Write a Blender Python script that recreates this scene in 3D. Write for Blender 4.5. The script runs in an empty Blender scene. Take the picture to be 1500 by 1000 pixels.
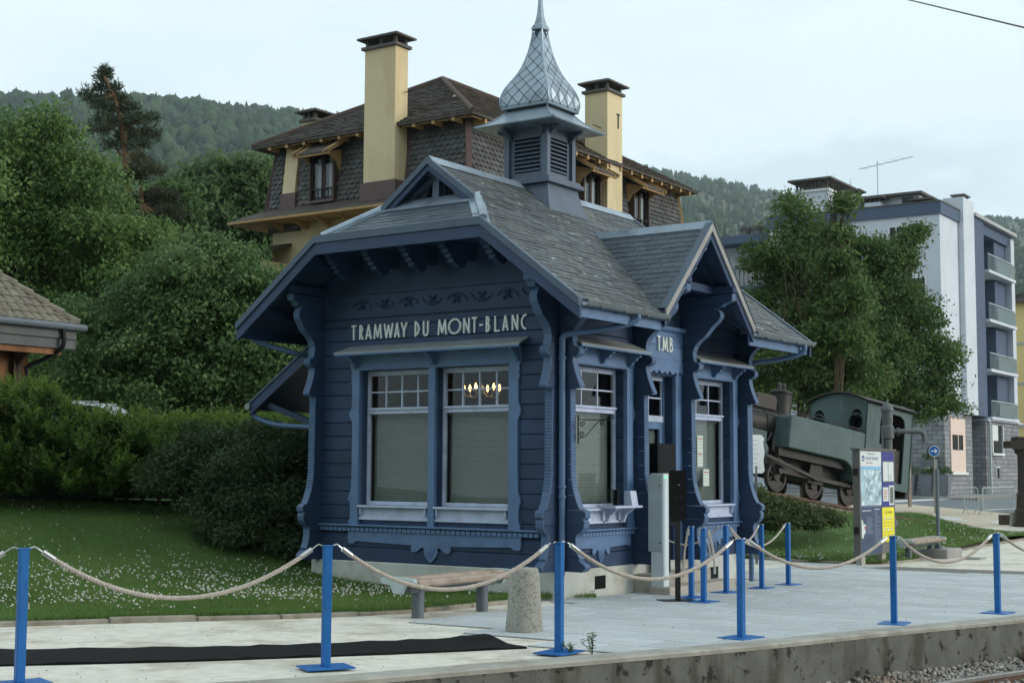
import bpy, bmesh, math, random
import numpy as np
from mathutils import Vector, Matrix
rad = math.radians
random.seed(7); RNG = np.random.default_rng(11)
SC = bpy.context.scene
COL = SC.collection
# ---------------------------------------------------------------- camera
EYE = 1.65; FPX = 2100.0; PITCH = math.atan(188/2100); ROLL = rad(.3)
camd = bpy.data.cameras.new('camera'); cam = bpy.data.objects.new('camera', camd); COL.objects.link(cam)
camd.sensor_width = 36; camd.lens = 36*FPX/1500; camd.clip_start = .1; camd.clip_end = 20000
CAMROT = Matrix.Rotation(math.pi/2+PITCH, 3, 'X') @ Matrix.Rotation(ROLL, 3, 'Z')
cam.matrix_world = Matrix.Translation((0, 0, EYE)) @ CAMROT.to_4x4()
SC.camera = cam
# ---------------------------------------------------------------- sky, sun, exposure
SUN_EL, SUN_AZ = rad(16), rad(102)      # azimuth clockwise from +Y
world = bpy.data.worlds.new('World'); SC.world = world; world.use_nodes = True
wt = world.node_tree; wt.nodes.clear()
def wn(t, **k):
    n = wt.nodes.new(t)
    for a, b in k.items(): setattr(n, a, b)
    return n
w_out = wn('ShaderNodeOutputWorld'); w_bg = wn('ShaderNodeBackground')
w_sky = wn('ShaderNodeTexSky', sky_type='NISHITA', sun_disc=False, sun_elevation=SUN_EL, sun_rotation=SUN_AZ, air_density=1.0, dust_density=2.2, ozone_density=1.2)
w_tc = wn('ShaderNodeTexCoord'); w_map = wn('ShaderNodeMapping'); w_map.inputs['Scale'].default_value = (1, 1, 4.2); w_map.inputs['Location'].default_value = (.35, .1, .2)
w_n = wn('ShaderNodeTexNoise'); w_n.inputs['Scale'].default_value = 3.1; w_n.inputs['Detail'].default_value = 7; w_n.inputs['Roughness'].default_value = .58
w_r = wn('ShaderNodeValToRGB'); w_r.color_ramp.elements[0].position = .46; w_r.color_ramp.elements[1].position = .66
w_veil = wn('ShaderNodeMixRGB'); w_veil.inputs[0].default_value = .82
w_veil.inputs[2].default_value = (9.1, 10.45, 10.8, 1)      # thin high cloud
w_cl = wn('ShaderNodeMixRGB'); w_cl.inputs[2].default_value = (6.2, 7.5, 8.2, 1)
w_m = wn('ShaderNodeMath', operation='MULTIPLY'); w_m.inputs[1].default_value = .5
L_ = wt.links.new
L_(w_tc.outputs['Generated'], w_map.inputs[0]); L_(w_map.outputs[0], w_n.inputs['Vector']); L_(w_n.outputs['Fac'], w_r.inputs[0])
L_(w_sky.outputs[0], w_veil.inputs[1]); L_(w_veil.outputs[0], w_cl.inputs[1]); L_(w_r.outputs[0], w_m.inputs[0]); L_(w_m.outputs[0], w_cl.inputs[0])
# one low bank of grey cloud over the far ridge
w_sep = wn('ShaderNodeVectorMath', operation='DISTANCE'); w_off = wn('ShaderNodeMixRGB', blend_type='LINEAR_LIGHT'); w_off.inputs[0].default_value = .055
w_n2 = wn('ShaderNodeTexNoise'); w_n2.inputs['Scale'].default_value = 16; w_n2.inputs['Detail'].default_value = 6
w_mp2 = wn('ShaderNodeMapping'); w_mp2.inputs['Scale'].default_value = (1, .3, 4.6)
w_mp3 = wn('ShaderNodeMapping'); w_mp3.inputs['Scale'].default_value = (1, 1, 2.2); L_(w_tc.outputs['Generated'], w_mp3.inputs[0]); L_(w_mp3.outputs[0], w_n2.inputs['Vector'])
L_(w_tc.outputs['Generated'], w_off.inputs[1]); L_(w_n2.outputs['Color'], w_off.inputs[2]); L_(w_off.outputs[0], w_mp2.inputs[0]); L_(w_mp2.outputs[0], w_sep.inputs[0])
w_sep.inputs[1].default_value = (.215, .955*.3, .186*4.6)
w_cr = wn('ShaderNodeMapRange'); w_cr.inputs[1].default_value = .17; w_cr.inputs[2].default_value = .09; w_cr.inputs[4].default_value = .75; L_(w_sep.outputs['Value'], w_cr.inputs[0])
w_c2 = wn('ShaderNodeMixRGB'); w_c2.inputs[2].default_value = (6.1, 7.35, 7.95, 1); L_(w_cr.outputs[0], w_c2.inputs[0]); L_(w_cl.outputs[0], w_c2.inputs[1])
L_(w_c2.outputs[0], w_bg.inputs[0]); w_bg.inputs[1].default_value = .122; L_(w_bg.outputs[0], w_out.inputs[0])
sund = bpy.data.lights.new('sun', 'SUN'); sun = bpy.data.objects.new('sun', sund); COL.objects.link(sun)
sund.energy = 2.2; sund.angle = rad(24); sund.color = (1, .93, .84)
sdir = Vector((math.sin(SUN_AZ)*math.cos(SUN_EL), math.cos(SUN_AZ)*math.cos(SUN_EL), math.sin(SUN_EL)))
sun.rotation_euler = sdir.to_track_quat('Z', 'Y').to_euler()
sun.location = (20, -10, 30)
vs = SC.view_settings; vs.view_transform = 'Standard'; vs.look = 'None'; vs.exposure = 0; vs.gamma = 1; vs.use_curve_mapping = False
SC.cycles.use_denoising = True
try: SC.cycles.denoiser = 'OPENIMAGEDENOISE'
except Exception: pass
SC.cycles.max_bounces = 8; SC.cycles.diffuse_bounces = 4; SC.cycles.transparent_max_bounces = 12; SC.cycles.volume_bounces = 1
SC.cycles.sample_clamp_indirect = 4

# ---------------------------------------------------------------- photo pixel -> direction helpers
def ray(px, py):
    d = CAMROT @ Vector(((px-750)/FPX, -(py-500)/FPX, -1)); return d/d.y
def at(px, py, depth):
    return Vector((0, 0, EYE)) + ray(px, py)*depth
def sstep(a, b, v):
    t = min(1, max(0, (v-a)/(b-a))); return t*t*(3-2*t)
def G(x, y):       # platform / street level
    yy = min(y, 30.0)
    z = -.017*(yy-11.7) - .004*(max(-12, min(x, 9))+1.5)
    return z - .03*sstep(30, 36, y) + .35*sstep(42, 68, y) + .3*sstep(68, 95, y)
def on_ground(px, py):
    d = ray(px, py); lo, hi = 3., 300.
    f = lambda t: EYE + d.z*t - G(d.x*t, t)
    for _ in range(60):
        m = (lo+hi)/2
        if f(m) > 0: lo = m
        else: hi = m
    return Vector((d.x*lo, lo, G(d.x*lo, lo)))
# ---------------------------------------------------------------- materials
def rgb(h):      # sRGB 0-255 -> linear
    return tuple(((c/255)/12.92 if c/255 <= .04045 else ((c/255+.055)/1.055)**2.4) for c in h)
MATS = {}
def M(name, c, rough=.65, var=.14, sc=3., bump=0., bsc=40., metal=0., rnd=0., isl=0., c2=None, amt=.5, c2sc=2., edge=(.5, .62), streak=1., spec=.35, stretch=(1, 1, 1), c3=None, c3sc=9., c3edge=(.62, .66), coat=0.):
    m = bpy.data.materials.new(name); m.use_nodes = True; nt = m.node_tree; N = nt.nodes; LK = nt.links.new
    b = N['Principled BSDF']; b.inputs['Roughness'].default_value = rough; b.inputs['Metallic'].default_value = metal
    b.inputs['Specular IOR Level'].default_value = spec
    if coat: b.inputs['Coat Weight'].default_value = coat
    tc = N.new('ShaderNodeTexCoord'); mp = N.new('ShaderNodeMapping'); mp.inputs['Scale'].default_value = stretch
    LK(tc.outputs['Object'], mp.inputs[0])
    n1 = N.new('ShaderNodeTexNoise'); n1.inputs['Scale'].default_value = sc; n1.inputs['Detail'].default_value = 6; LK(mp.outputs[0], n1.inputs['Vector'])
    r1 = N.new('ShaderNodeValToRGB'); e = r1.color_ramp.elements; e[0].position = .28; e[1].position = .72
    e[0].color = (*[v*(1-var) for v in c], 1); e[1].color = (*[v*(1+var) for v in c], 1)
    LK(n1.outputs['Fac'], r1.inputs[0]); out = r1.outputs[0]
    def layer(out, col, s, ed, am, st):
        mm = N.new('ShaderNodeMapping'); mm.inputs['Scale'].default_value = (1, 1, st); mm.inputs['Location'].default_value = (3.1, 7.7, 1.3); LK(tc.outputs['Object'], mm.inputs[0])
        n = N.new('ShaderNodeTexNoise'); n.inputs['Scale'].default_value = s; n.inputs['Detail'].default_value = 8; n.inputs['Roughness'].default_value = .62; LK(mm.outputs[0], n.inputs['Vector'])
        r = N.new('ShaderNodeMapRange'); r.inputs[1].default_value = ed[0]; r.inputs[2].default_value = ed[1]; r.inputs[4].default_value = am; LK(n.outputs['Fac'], r.inputs[0])
        x = N.new('ShaderNodeMixRGB'); x.inputs[2].default_value = (*col, 1); LK(r.outputs[0], x.inputs[0]); LK(out, x.inputs[1]); return x.outputs[0]
    if c2: out = layer(out, c2, c2sc, edge, amt, streak)
    if c3: out = layer(out, c3, c3sc, c3edge, .85, 1)
    for kind, v in (('o', rnd), ('i', isl)):
        if v:
            src = N.new('ShaderNodeObjectInfo').outputs['Random'] if kind == 'o' else N.new('ShaderNodeNewGeometry').outputs['Random Per Island']
            r = N.new('ShaderNodeMapRange'); r.inputs[3].default_value = 1-v; r.inputs[4].default_value = 1+v; LK(src, r.inputs[0])
            h = N.new('ShaderNodeHueSaturation'); LK(r.outputs[0], h.inputs['Value']); LK(out, h.inputs['Color']); out = h.outputs[0]
    LK(out, b.inputs['Base Color'])
    if bump:
        n2 = N.new('ShaderNodeTexNoise'); n2.inputs['Scale'].default_value = bsc; n2.inputs['Detail'].default_value = 5; LK(mp.outputs[0], n2.inputs['Vector'])
        bp = N.new('ShaderNodeBump'); bp.inputs['Strength'].default_value = bump; bp.inputs['Distance'].default_value = .01
        LK(n2.outputs['Fac'], bp.inputs['Height']); LK(bp.outputs[0], b.inputs['Normal'])
    MATS[name] = m; return m
def emit(name, c, s):
    m = bpy.data.materials.new(name); m.use_nodes = True; b = m.node_tree.nodes['Principled BSDF']
    b.inputs['Base Color'].default_value = (*c, 1); b.inputs['Emission Color'].default_value = (*c, 1); b.inputs['Emission Strength'].default_value = s
    MATS[name] = m; return m
def glass(name, tint=(.75, .8, .8), refl=.10):
    m = bpy.data.materials.new(name); m.use_nodes = True; nt = m.node_tree; N = nt.nodes; N.clear(); LK = nt.links.new
    o = N.new('ShaderNodeOutputMaterial'); mx = N.new('ShaderNodeMixShader'); t = N.new('ShaderNodeBsdfTransparent'); g = N.new('ShaderNodeBsdfGlossy')
    t.inputs[0].default_value = (*tint, 1); g.inputs['Roughness'].default_value = .02; lw = N.new('ShaderNodeFresnel'); lw.inputs[0].default_value = 1.5
    mr = N.new('ShaderNodeMath'); mr.operation = 'ADD'; mr.inputs[1].default_value = refl; LK(lw.outputs[0], mr.inputs[0])
    ge = N.new('ShaderNodeNewGeometry'); bk = N.new('ShaderNodeMath'); bk.operation = 'SUBTRACT'; bk.inputs[0].default_value = 1; LK(ge.outputs['Backfacing'], bk.inputs[1])
    ml = N.new('ShaderNodeMath'); ml.operation = 'MULTIPLY'; LK(mr.outputs[0], ml.inputs[0]); LK(bk.outputs[0], ml.inputs[1])
    LK(ml.outputs[0], mx.inputs[0]); LK(t.outputs[0], mx.inputs[1]); LK(g.outputs[0], mx.inputs[2]); LK(mx.outputs[0], o.inputs[0]); MATS[name] = m; return m
def leafmat(name, c, c2, trans=.35, rough=.5, dark=.45):
    """two greens mixed by the per-vertex attribute tint (a leaf's own colour)"""
    m = bpy.data.materials.new(name); m.use_nodes = True; nt = m.node_tree; N = nt.nodes; N.clear(); LK = nt.links.new
    o = N.new('ShaderNodeOutputMaterial'); a = N.new('ShaderNodeAttribute'); a.attribute_name = 'tint'
    r = N.new('ShaderNodeValToRGB'); e = r.color_ramp.elements; e[0].color = (*c, 1); e[1].color = (*c2, 1); e[0].position = .1; e[1].position = .95
    LK(a.outputs['Fac'], r.inputs[0])
    p = N.new('ShaderNodeBsdfPrincipled'); p.inputs['Roughness'].default_value = rough; p.inputs['Specular IOR Level'].default_value = .25; LK(r.outputs[0], p.inputs['Base Color'])
    t = N.new('ShaderNodeBsdfTranslucent'); LK(r.outputs[0], t.inputs[0])
    mx = N.new('ShaderNodeMixShader'); mx.inputs[0].default_value = trans; LK(p.outputs[0], mx.inputs[1]); LK(t.outputs[0], mx.inputs[2]); LK(mx.outputs[0], o.inputs[0])
    MATS[name] = m; return m
# ---------------------------------------------------------------- object helpers
def props(o, label=None, cat=None, group=None, kind=None):
    if label: o['label'] = label
    if cat: o['category'] = cat
    if group: o['group'] = group
    if kind: o['kind'] = kind
    return o
def empty(name, loc=(0, 0, 0), rz=0, label=None, cat=None, group=None, parent=None, rot=None):
    o = bpy.data.objects.new(name, None); COL.objects.link(o); o.location = loc
    o.rotation_euler = rot if rot else (0, 0, rz); o.empty_display_size = .2
    if parent: o.parent = parent
    return props(o, label, cat, group)
def link(name, me, mat=None, parent=None, label=None, cat=None, group=None, kind=None, loc=None):
    o = bpy.data.objects.new(name, me); COL.objects.link(o)
    if mat is not None and not me.materials: me.materials.append(MATS[mat] if isinstance(mat, str) else mat)
    if parent: o.parent = parent
    if loc is not None: o.location = loc
    return props(o, label, cat, group, kind)
def copy_tree(o, parent=None):
    c = o.copy(); COL.objects.link(c); c.parent = parent
    for ch in list(o.children): copy_tree(ch, c)
    return c
def clip_poly(poly, clip):
    """Sutherland-Hodgman, both 2D, clip convex ccw"""
    out = poly
    for i in range(len(clip)):
        a, b = clip[i], clip[(i+1) % len(clip)]
        inside = lambda p: (b[0]-a[0])*(p[1]-a[1])-(b[1]-a[1])*(p[0]-a[0]) >= -1e-9
        inp, out = out, []
        for j in range(len(inp)):
            p, q = inp[j], inp[(j+1) % len(inp)]
            ip, iq = inside(p), inside(q)
            if ip: out.append(p)
            if ip != iq:
                den = (b[0]-a[0])*(q[1]-p[1])-(b[1]-a[1])*(q[0]-p[0])
                if abs(den) > 1e-12:
                    t = -((b[0]-a[0])*(p[1]-a[1])-(b[1]-a[1])*(p[0]-a[0]))/den
                    out.append((p[0]+t*(q[0]-p[0]), p[1]+t*(q[1]-p[1])))
        if not out: return []
    return out
class MB:
    def __init__(s, f=None): s.v, s.f, s.map = [], [], f
    def pt(s, p):
        s.v.append(tuple(s.map(*p)) if s.map else tuple(p)); return len(s.v)-1
    def add(s, vs, fs):
        o = len(s.v)
        for p in vs: s.pt(p)
        s.f += [tuple(i+o for i in f) for f in fs]; return s
    def box(s, x0, x1, y0, y1, z0, z1):
        return s.add([(x0, y0, z0), (x1, y0, z0), (x1, y1, z0), (x0, y1, z0), (x0, y0, z1), (x1, y0, z1), (x1, y1, z1), (x0, y1, z1)],
                     [(0, 3, 2, 1), (4, 5, 6, 7), (0, 1, 5, 4), (1, 2, 6, 5), (2, 3, 7, 6), (3, 0, 4, 7)])
    def prism(s, poly, a, b, ax='z'):
        n = len(poly)
        mk = {'z': lambda p, t: (p[0], p[1], t), 'x': lambda p, t: (t, p[0], p[1]), 'y': lambda p, t: (p[0], t, p[1])}[ax]
        return s.add([mk(p, a) for p in poly]+[mk(p, b) for p in poly],
                     [tuple(range(n-1, -1, -1)), tuple(range(n, 2*n))]+[(i, (i+1) % n, n+(i+1) % n, n+i) for i in range(n)])
    def prism3(s, pts, off):      # planar 3D polygon extruded by vector
        n = len(pts); off = Vector(off)
        return s.add([tuple(p) for p in pts]+[tuple(Vector(p)+off) for p in pts],
                     [tuple(range(n-1, -1, -1)), tuple(range(n, 2*n))]+[(i, (i+1) % n, n+(i+1) % n, n+i) for i in range(n)])
    def beam(s, p, q, w, h, up=(0, 0, 1)):
        p, q = Vector(p), Vector(q); d = (q-p).normalized(); u = Vector(up); sd = d.cross(u)
        if sd.length < 1e-4: sd = d.cross(Vector((1, 0, 0)))
        sd.normalize(); u = sd.cross(d); sd *= w/2; u *= h/2
        c = [p-sd-u, p+sd-u, p+sd+u, p-sd+u, q-sd-u, q+sd-u, q+sd+u, q-sd+u]
        return s.add([tuple(x) for x in c], [(0, 3, 2, 1), (4, 5, 6, 7), (0, 1, 5, 4), (1, 2, 6, 5), (2, 3, 7, 6), (3, 0, 4, 7)])
    def tube(s, pts, r, n=8, caps=True):
        pts = [Vector(p) for p in pts]; m = len(pts); rs = r if isinstance(r, (list, tuple)) else [r]*m
        ref = None; rings = []
        for i, p in enumerate(pts):
            d = (pts[min(i+1, m-1)]-pts[max(i-1, 0)]).normalized()
            if ref is None: ref = d.orthogonal().normalized()
            ref = (ref-d*ref.dot(d)); ref = ref.normalized() if ref.length > 1e-5 else d.orthogonal().normalized()
            b = d.cross(ref)
            rings.append([p+ref*(rs[i]*math.cos(2*math.pi*k/n))+b*(rs[i]*math.sin(2*math.pi*k/n)) for k in range(n)])
        vs = [tuple(x) for rg in rings for x in rg]; fs = []
        for i in range(m-1):
            for k in range(n): fs.append((i*n+k, i*n+(k+1) % n, (i+1)*n+(k+1) % n, (i+1)*n+k))
        if caps: fs += [tuple(range(n-1, -1, -1)), tuple((m-1)*n+k for k in range(n))]
        return s.add(vs, fs)
    def lathe(s, prof, n=16, c=(0, 0, 0), axis='z', caps=True):
        vs = []; fs = []
        for r, z in prof:
            for k in range(n):
                a = 2*math.pi*k/n; x, y = r*math.cos(a), r*math.sin(a)
                p = {'z': (x, y, z), 'x': (z, x, y), 'y': (x, z, y)}[axis]
                vs.append((c[0]+p[0], c[1]+p[1], c[2]+p[2]))
        for i in range(len(prof)-1):
            for k in range(n): fs.append((i*n+k, i*n+(k+1) % n, (i+1)*n+(k+1) % n, (i+1)*n+k))
        if caps: fs += [tuple(range(n-1, -1, -1)), tuple((len(prof)-1)*n+k for k in range(n))]
        return s.add(vs, fs)
    def mesh(s, name, smooth=False, bevel=0):
        me = bpy.data.meshes.new(name); me.from_pydata(s.v, [], s.f)
        if len(s.f) < 30000:
            bm = bmesh.new(); bm.from_mesh(me); bmesh.ops.recalc_face_normals(bm, faces=bm.faces)
            if bevel: bmesh.ops.bevel(bm, geom=[e for e in bm.edges if e.calc_face_angle(0) > .5], offset=bevel, segments=1, affect='EDGES')
            bm.to_mesh(me); bm.free()
        if smooth:
            me.polygons.foreach_set('use_smooth', [True]*len(me.polygons)); me.set_sharp_from_angle(angle=rad(38))
        me.update(); return me
    def build(s, name, mat, parent=None, smooth=False, bevel=0, **k):
        return link(name, s.mesh(name, smooth, bevel), mat, parent, **k)
def B(name, mat, parent, *box, bevel=0, **k):
    m = MB(); m.box(*box); return m.build(name, mat, parent, bevel=bevel, **k)
def np_mesh(name, verts, faces, tint=None):
    """verts (n,3), faces (m,k) arrays"""
    me = bpy.data.meshes.new(name); n, (m, k) = len(verts), faces.shape
    me.vertices.add(n); me.vertices.foreach_set('co', np.ascontiguousarray(verts, dtype=np.float32).ravel())
    me.loops.add(m*k); me.loops.foreach_set('vertex_index', np.ascontiguousarray(faces, dtype=np.int32).ravel())
    me.polygons.add(m); me.polygons.foreach_set('loop_start', np.arange(0, m*k, k, dtype=np.int32))
    try: me.polygons.foreach_set('loop_total', np.full(m, k, dtype=np.int32))
    except Exception: pass
    if tint is not None:
        a = me.attributes.new('tint', 'FLOAT', 'POINT'); a.data.foreach_set('value', np.ascontiguousarray(tint, dtype=np.float32))
    me.update(calc_edges=True); return me
def lerp_prof(prof, z):
    for (z0, p0), (z1, p1) in zip(prof, prof[1:]):
        if z0 <= z <= z1: return p0+(p1-p0)*(z-z0)/(z1-z0+1e-9)
    return prof[0][1] if z < prof[0][0] else prof[-1][1]
def catmull(P, n=8):
    P = [Vector(p) for p in P]; out = []
    for i in range(len(P)-1):
        a, b, c, d = P[max(i-1, 0)], P[i], P[i+1], P[min(i+2, len(P)-1)]
        for k in range(n):
            t = k/n
            out.append(.5*((2*b)+(c-a)*t+(2*a-5*b+4*c-d)*t*t+(3*b-a-3*c+d)*t**3))
    return out+[P[-1]]
# ---------------------------------------------------------------- palette
M('dark_blue_paint', rgb((42, 61, 90)), .55, .16, 2.2, .25, 60, rnd=.12, c2=rgb((38, 52, 74)), amt=.55, c2sc=1.6, stretch=(1, 1, 1))
M('blue_trim_paint', rgb((92, 120, 156)), .5, .10, 3, .15, 60, c2=rgb((82, 100, 130)), amt=.5, c2sc=2.5)
M('edge_paint', rgb((76, 100, 132)), .55, .12, 5, .2, 60, c2=rgb((104, 120, 138)), amt=.3, c2sc=7)
M('window_paint', rgb((184, 194, 216)), .45, .06, 4, .08, 60, c2=rgb((140, 148, 166)), amt=.4, c2sc=4)
M('plinth_plaster', rgb((190, 192, 186)), .85, .10, 1.6, .35, 25, c2=rgb((150, 138, 116)), amt=.6, c2sc=1.1)
M('slate', rgb((76, 81, 84)), .6, .22, 4, .3, 30, isl=.30, rnd=.22, c2=rgb((92, 90, 84)), amt=.5, c2sc=1.4, c3=rgb((170, 170, 164)), c3sc=5, c3edge=(.645, .68))
M('slate_dormer', rgb((74, 84, 92)), .55, .15, 4, .25, 30, isl=.16, rnd=.16)
M('zinc', rgb((150, 164, 176)), .42, .14, 2.2, .08, 25, metal=.55, c2=rgb((112, 124, 134)), amt=.6, c2sc=2.4, rnd=.10, isl=.06)
M('zinc_dark', rgb((120, 128, 134)), .45, .15, 2.5, .08, 25, metal=.5, c2=rgb((150, 140, 120)), amt=.3, c2sc=3)
M('cupola_paint', rgb((86, 98, 114)), .5, .12, 3, .15, 50, rnd=.06)
M('pipe_paint', rgb((80, 106, 138)), .45, .1, 3, .05, 40)
M('blue_metal', rgb((42, 62, 92)), .45, .12, 3, .05, 40)
M('sign_letter', rgb((214, 222, 218)), .5, .05, 5)
M('stone_step', rgb((164, 158, 148)), .85, .15, 5, .4, 60)
M('interior', rgb((52, 44, 37)), .9, .1, 2)
M('blind_slat', rgb((128, 136, 132)), .6, .05, 4)
M('black_metal', rgb((20, 21, 23)), .45, .1, 4)
M('black_plastic', rgb((13, 14, 15)), .5, .1, 4, spec=.12)
M('white_cabinet', rgb((196, 206, 210)), .45, .06, 4)
M('grey_metal', rgb((96, 104, 112)), .5, .1, 4, c2=rgb((70, 74, 78)), amt=.4)
M('steel', rgb((190, 190, 188)), .3, .05, 4, metal=.8)
M('post_blue', rgb((26, 98, 164)), .42, .08, 6, .03, 40, c2=rgb((20, 70, 124)), amt=.4, c2sc=5)
M('rope', rgb((186, 176, 166)), .9, .15, 30, .5, 160, isl=.06)
glass('glass_dark', (.88, .90, .89), .0)
glass('glass_clear', (.88, .9, .9), .02)
emit('lamp_glow', (1, .55, .16), 9)
emit('street_glow', (1, .36, .04), 2.2)
emit('green_dot', (.1, .8, .3), 1.5)
M('glossy_black', (.006, .006, .007), .5, .05, 3, spec=.1)
# ================================================================ SETTING: ground, platform, lawn, road
TH = rad(34.9)
BX = Vector((math.sin(TH), math.cos(TH), 0)); AY = Vector((-math.cos(TH), math.sin(TH), 0))
K0 = Vector((.6645, 20.1796, 0)); KROT = math.pi/2-TH
def KW(x, y, z=0): return K0+BX*x+AY*y+Vector((0, 0, z))
def KL(p): d = Vector((p[0], p[1], 0))-K0; return d.dot(BX), d.dot(AY)
M('soil', rgb((84, 84, 58)), .95, .2, .5, .3, 20, c2=rgb((58, 76, 38)), amt=.8, c2sc=.15)
M('meadow', (.055, .115, .028), .95, .3, 3., .4, 40, c2=(.09, .14, .04), amt=.7, c2sc=.55, c3=(.10, .085, .04), c3sc=1.4, c3edge=(.62, .74))
M('gravel', rgb((210, 206, 194)), .95, .13, 7, .8, 110, c2=rgb((166, 158, 140)), amt=.65, c2sc=1.3, c3=rgb((96, 90, 80)), c3sc=38, c3edge=(.68, .73))
M('paving_stone', rgb((176, 182, 184)), .8, .10, 2.6, .25, 70, rnd=.09, c2=rgb((168, 158, 140)), amt=.6, c2sc=1.1, c3=rgb((140, 140, 136)), c3sc=12, c3edge=(.66, .74))
M('paving_bed', rgb((112, 110, 104)), .95, .1, 4)
M('old_concrete', rgb((98, 98, 93)), .9, .22, 3.2, .6, 40, c2=rgb((66, 64, 56)), amt=.85, c2sc=2.4, streak=.3, c3=rgb((26, 26, 24)), c3sc=6.5, c3edge=(.575, .63))
M('coping_concrete', rgb((156, 154, 146)), .9, .14, 3, .4, 60, c2=rgb((128, 122, 110)), amt=.6, c2sc=2)
M('kerb_stone', rgb((142, 136, 124)), .9, .15, 5, .4, 60, rnd=.10, c2=rgb((112, 104, 88)), amt=.6, c2sc=4)
M('ballast_bed', rgb((110, 102, 92)), .95, .3, 8, .8, 60)
M('ballast', rgb((146, 142, 136)), .9, .2, 6, .4, 60, isl=.42, c2=rgb((116, 92, 74)), amt=.6, c2sc=1.2)
M('rusty_steel', rgb((96, 70, 54)), .6, .25, 8, .2, 60, c2=rgb((64, 50, 44)), amt=.5)
M('rail_head', rgb((150, 146, 142)), .32, .1, 8, metal=.7)
M('asphalt', rgb((112, 116, 122)), .9, .08, 1.2, .3, 80)
M('sand_path', rgb((196, 184, 166)), .95, .08, 1, .4, 80)
M('pavement_concrete', rgb((150, 148, 144)), .9, .1, 1.5, .3, 50)
M('road_paint', rgb((206, 208, 206)), .7, .06, 6)
M('rubber_mat', rgb((20, 21, 22)), .85, .3, 9, .6, 130, spec=.15, c3=rgb((120, 116, 104)), c3sc=22, c3edge=(.70, .74))
M('bollard_stone', rgb((158, 156, 148)), .9, .1, 6, .9, 120, c2=rgb((98, 94, 86)), amt=.7, c2sc=34)

def bank(x, y):      # lawn rising to the hedge on the left of the kiosk
    d = (-.67)*(x+3.4)+.74*(y-21.6)
    return 1.8*math.tanh(.19*math.log1p(math.exp(min(30, d*1.6)))/1.6/1.8)
def lawn_z(x, y): return G(x, y)+.04+bank(x, y)
def mound(x, y):     # low rise under the old locomotive
    c = Vector((10.2, 43.5)); d = Vector((x, y))-c; ax = Vector((.766, .643)); u, v = d.dot(ax), d.dot(Vector((-.643, .766)))
    return (.62-.1*u)*math.exp(-(max(0, abs(u)-3.5)/3)**2-(max(0, abs(v)-1.2)/2.6)**2)
def hill_ridge(t):   # tangent of azimuth -> (tangent of ridge elevation, ridge distance)
    P = [(-1.2, .22, 1700), (-.62, .24, 1800), (-.357, .252, 1900), (-.25, .250, 2000), (-.15, .2415, 2300), (-.05, .225, 2700), (.12, .2, 3200), (.19, .187, 3400), (.26, .176, 3600), (.36, .170, 3600), (.7, .19, 3300), (1.3, .2, 3000)]
    if t <= P[0][0]: return P[0][1:]
    for a, b in zip(P, P[1:]):
        if t <= b[0]:
            k = (t-a[0])/(b[0]-a[0]); return a[1]+(b[1]-a[1])*k, a[2]+(b[2]-a[2])*k
    return P[-1][1:]
def hill_z(x, y):
    if y < -60: return min(420, (-60-y)*.34)+6*math.sin(x*.03)*min(1, (-60-y)/60)      # unseen valley side behind the camera, added to darken window reflections
    if y < 150: return 0.
    e, D = hill_ridge(x/y)
    u = (y-220)/(D-220)
    n = math.sin(x*.0061+1.3)*math.cos(y*.0052)+.5*math.sin(x*.017+y*.013)
    if u <= 0: return 0.
    if u < 1: return (e*D)*(u**1.06)*(1-.06*math.sin(u*math.pi*2))+n*9*min(1, u*4)*(1-u)
    return e*D*max(.3, 1-(u-1)*.5)
# one ground sheet reaching past the horizon ridge
ys = [-1700, -1100, -650, -350, -180, -110, -60, -30, -12, -4, 2, 6, 9, 11, 13, 15, 17, 19, 21, 23, 25, 28, 31, 34, 38, 42, 47, 53, 60, 68, 78, 90, 110, 150, 220, 300, 400, 520, 660, 820, 1000, 1200, 1420, 1660, 1900, 2150, 2450, 2800, 3150, 3500, 3900, 4500]
ts = [-1]+[i/14 for i in range(-13, 14)]+[1]
gv, gf = [], []
for y in ys:
    half = 60+abs(y)*1.15
    for t in ts:
        x = t*half
        z = G(x, y)-.34 if y < 150 else G(x, 100)-.34
        ex, ey = x, y
        if y < 60:
            dl = (y-11.3)-.62*(x+1.2)     # track side lies lower
            if dl < 2.5: z -= .5
        z += hill_z(x, y)
        gv.append((ex, ey, z))
nt_ = len(ts)
for j in range(len(ys)-1):
    for i in range(nt_-1): gf.append((j*nt_+i, j*nt_+i+1, (j+1)*nt_+i+1, (j+1)*nt_+i))
m = MB(); m.v = gv; m.f = gf
m.build('ground', 'soil', smooth=True, kind='structure')

# platform edge line (curved), world xy
EDGE = [(-30, -3.5), (-15, 4.2), (-6.2, 8.75), (-3.6, 10.05), (-1.6, 11.1), (-.27, 12.1), (.93, 13.03), (2.46, 14.25), (3.98, 15.65), (6.21, 17.6), (9.3, 20.2), (16, 25.5), (40, 44)]
EC = catmull([(*p, 0) for p in EDGE], 6)
def edge_n(i):
    d = EC[min(i+1, len(EC)-1)]-EC[max(i-1, 0)]; d.normalize(); return Vector((d.y, -d.x, 0))     # toward the track
def strip(offs, zf, name, mat, kind='structure', i0=0, i1=None, parent=None):
    """sweep a cross section along the platform edge: offs = [(offset toward track, dz)]"""
    idx = range(i0, i1 or len(EC)); m = MB()
    n = len(offs)
    for i in idx:
        nn = edge_n(i)
        for o, dz in offs:
            p = EC[i]+nn*o; m.v.append((p.x, p.y, zf(p.x, p.y)+dz))
    k = len(list(idx))
    for j in range(k-1):
        for a in range(n-1): m.f.append((j*n+a, j*n+a+1, (j+1)*n+a+1, (j+1)*n+a))
    return m.build(name, mat, parent, kind=kind)
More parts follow.
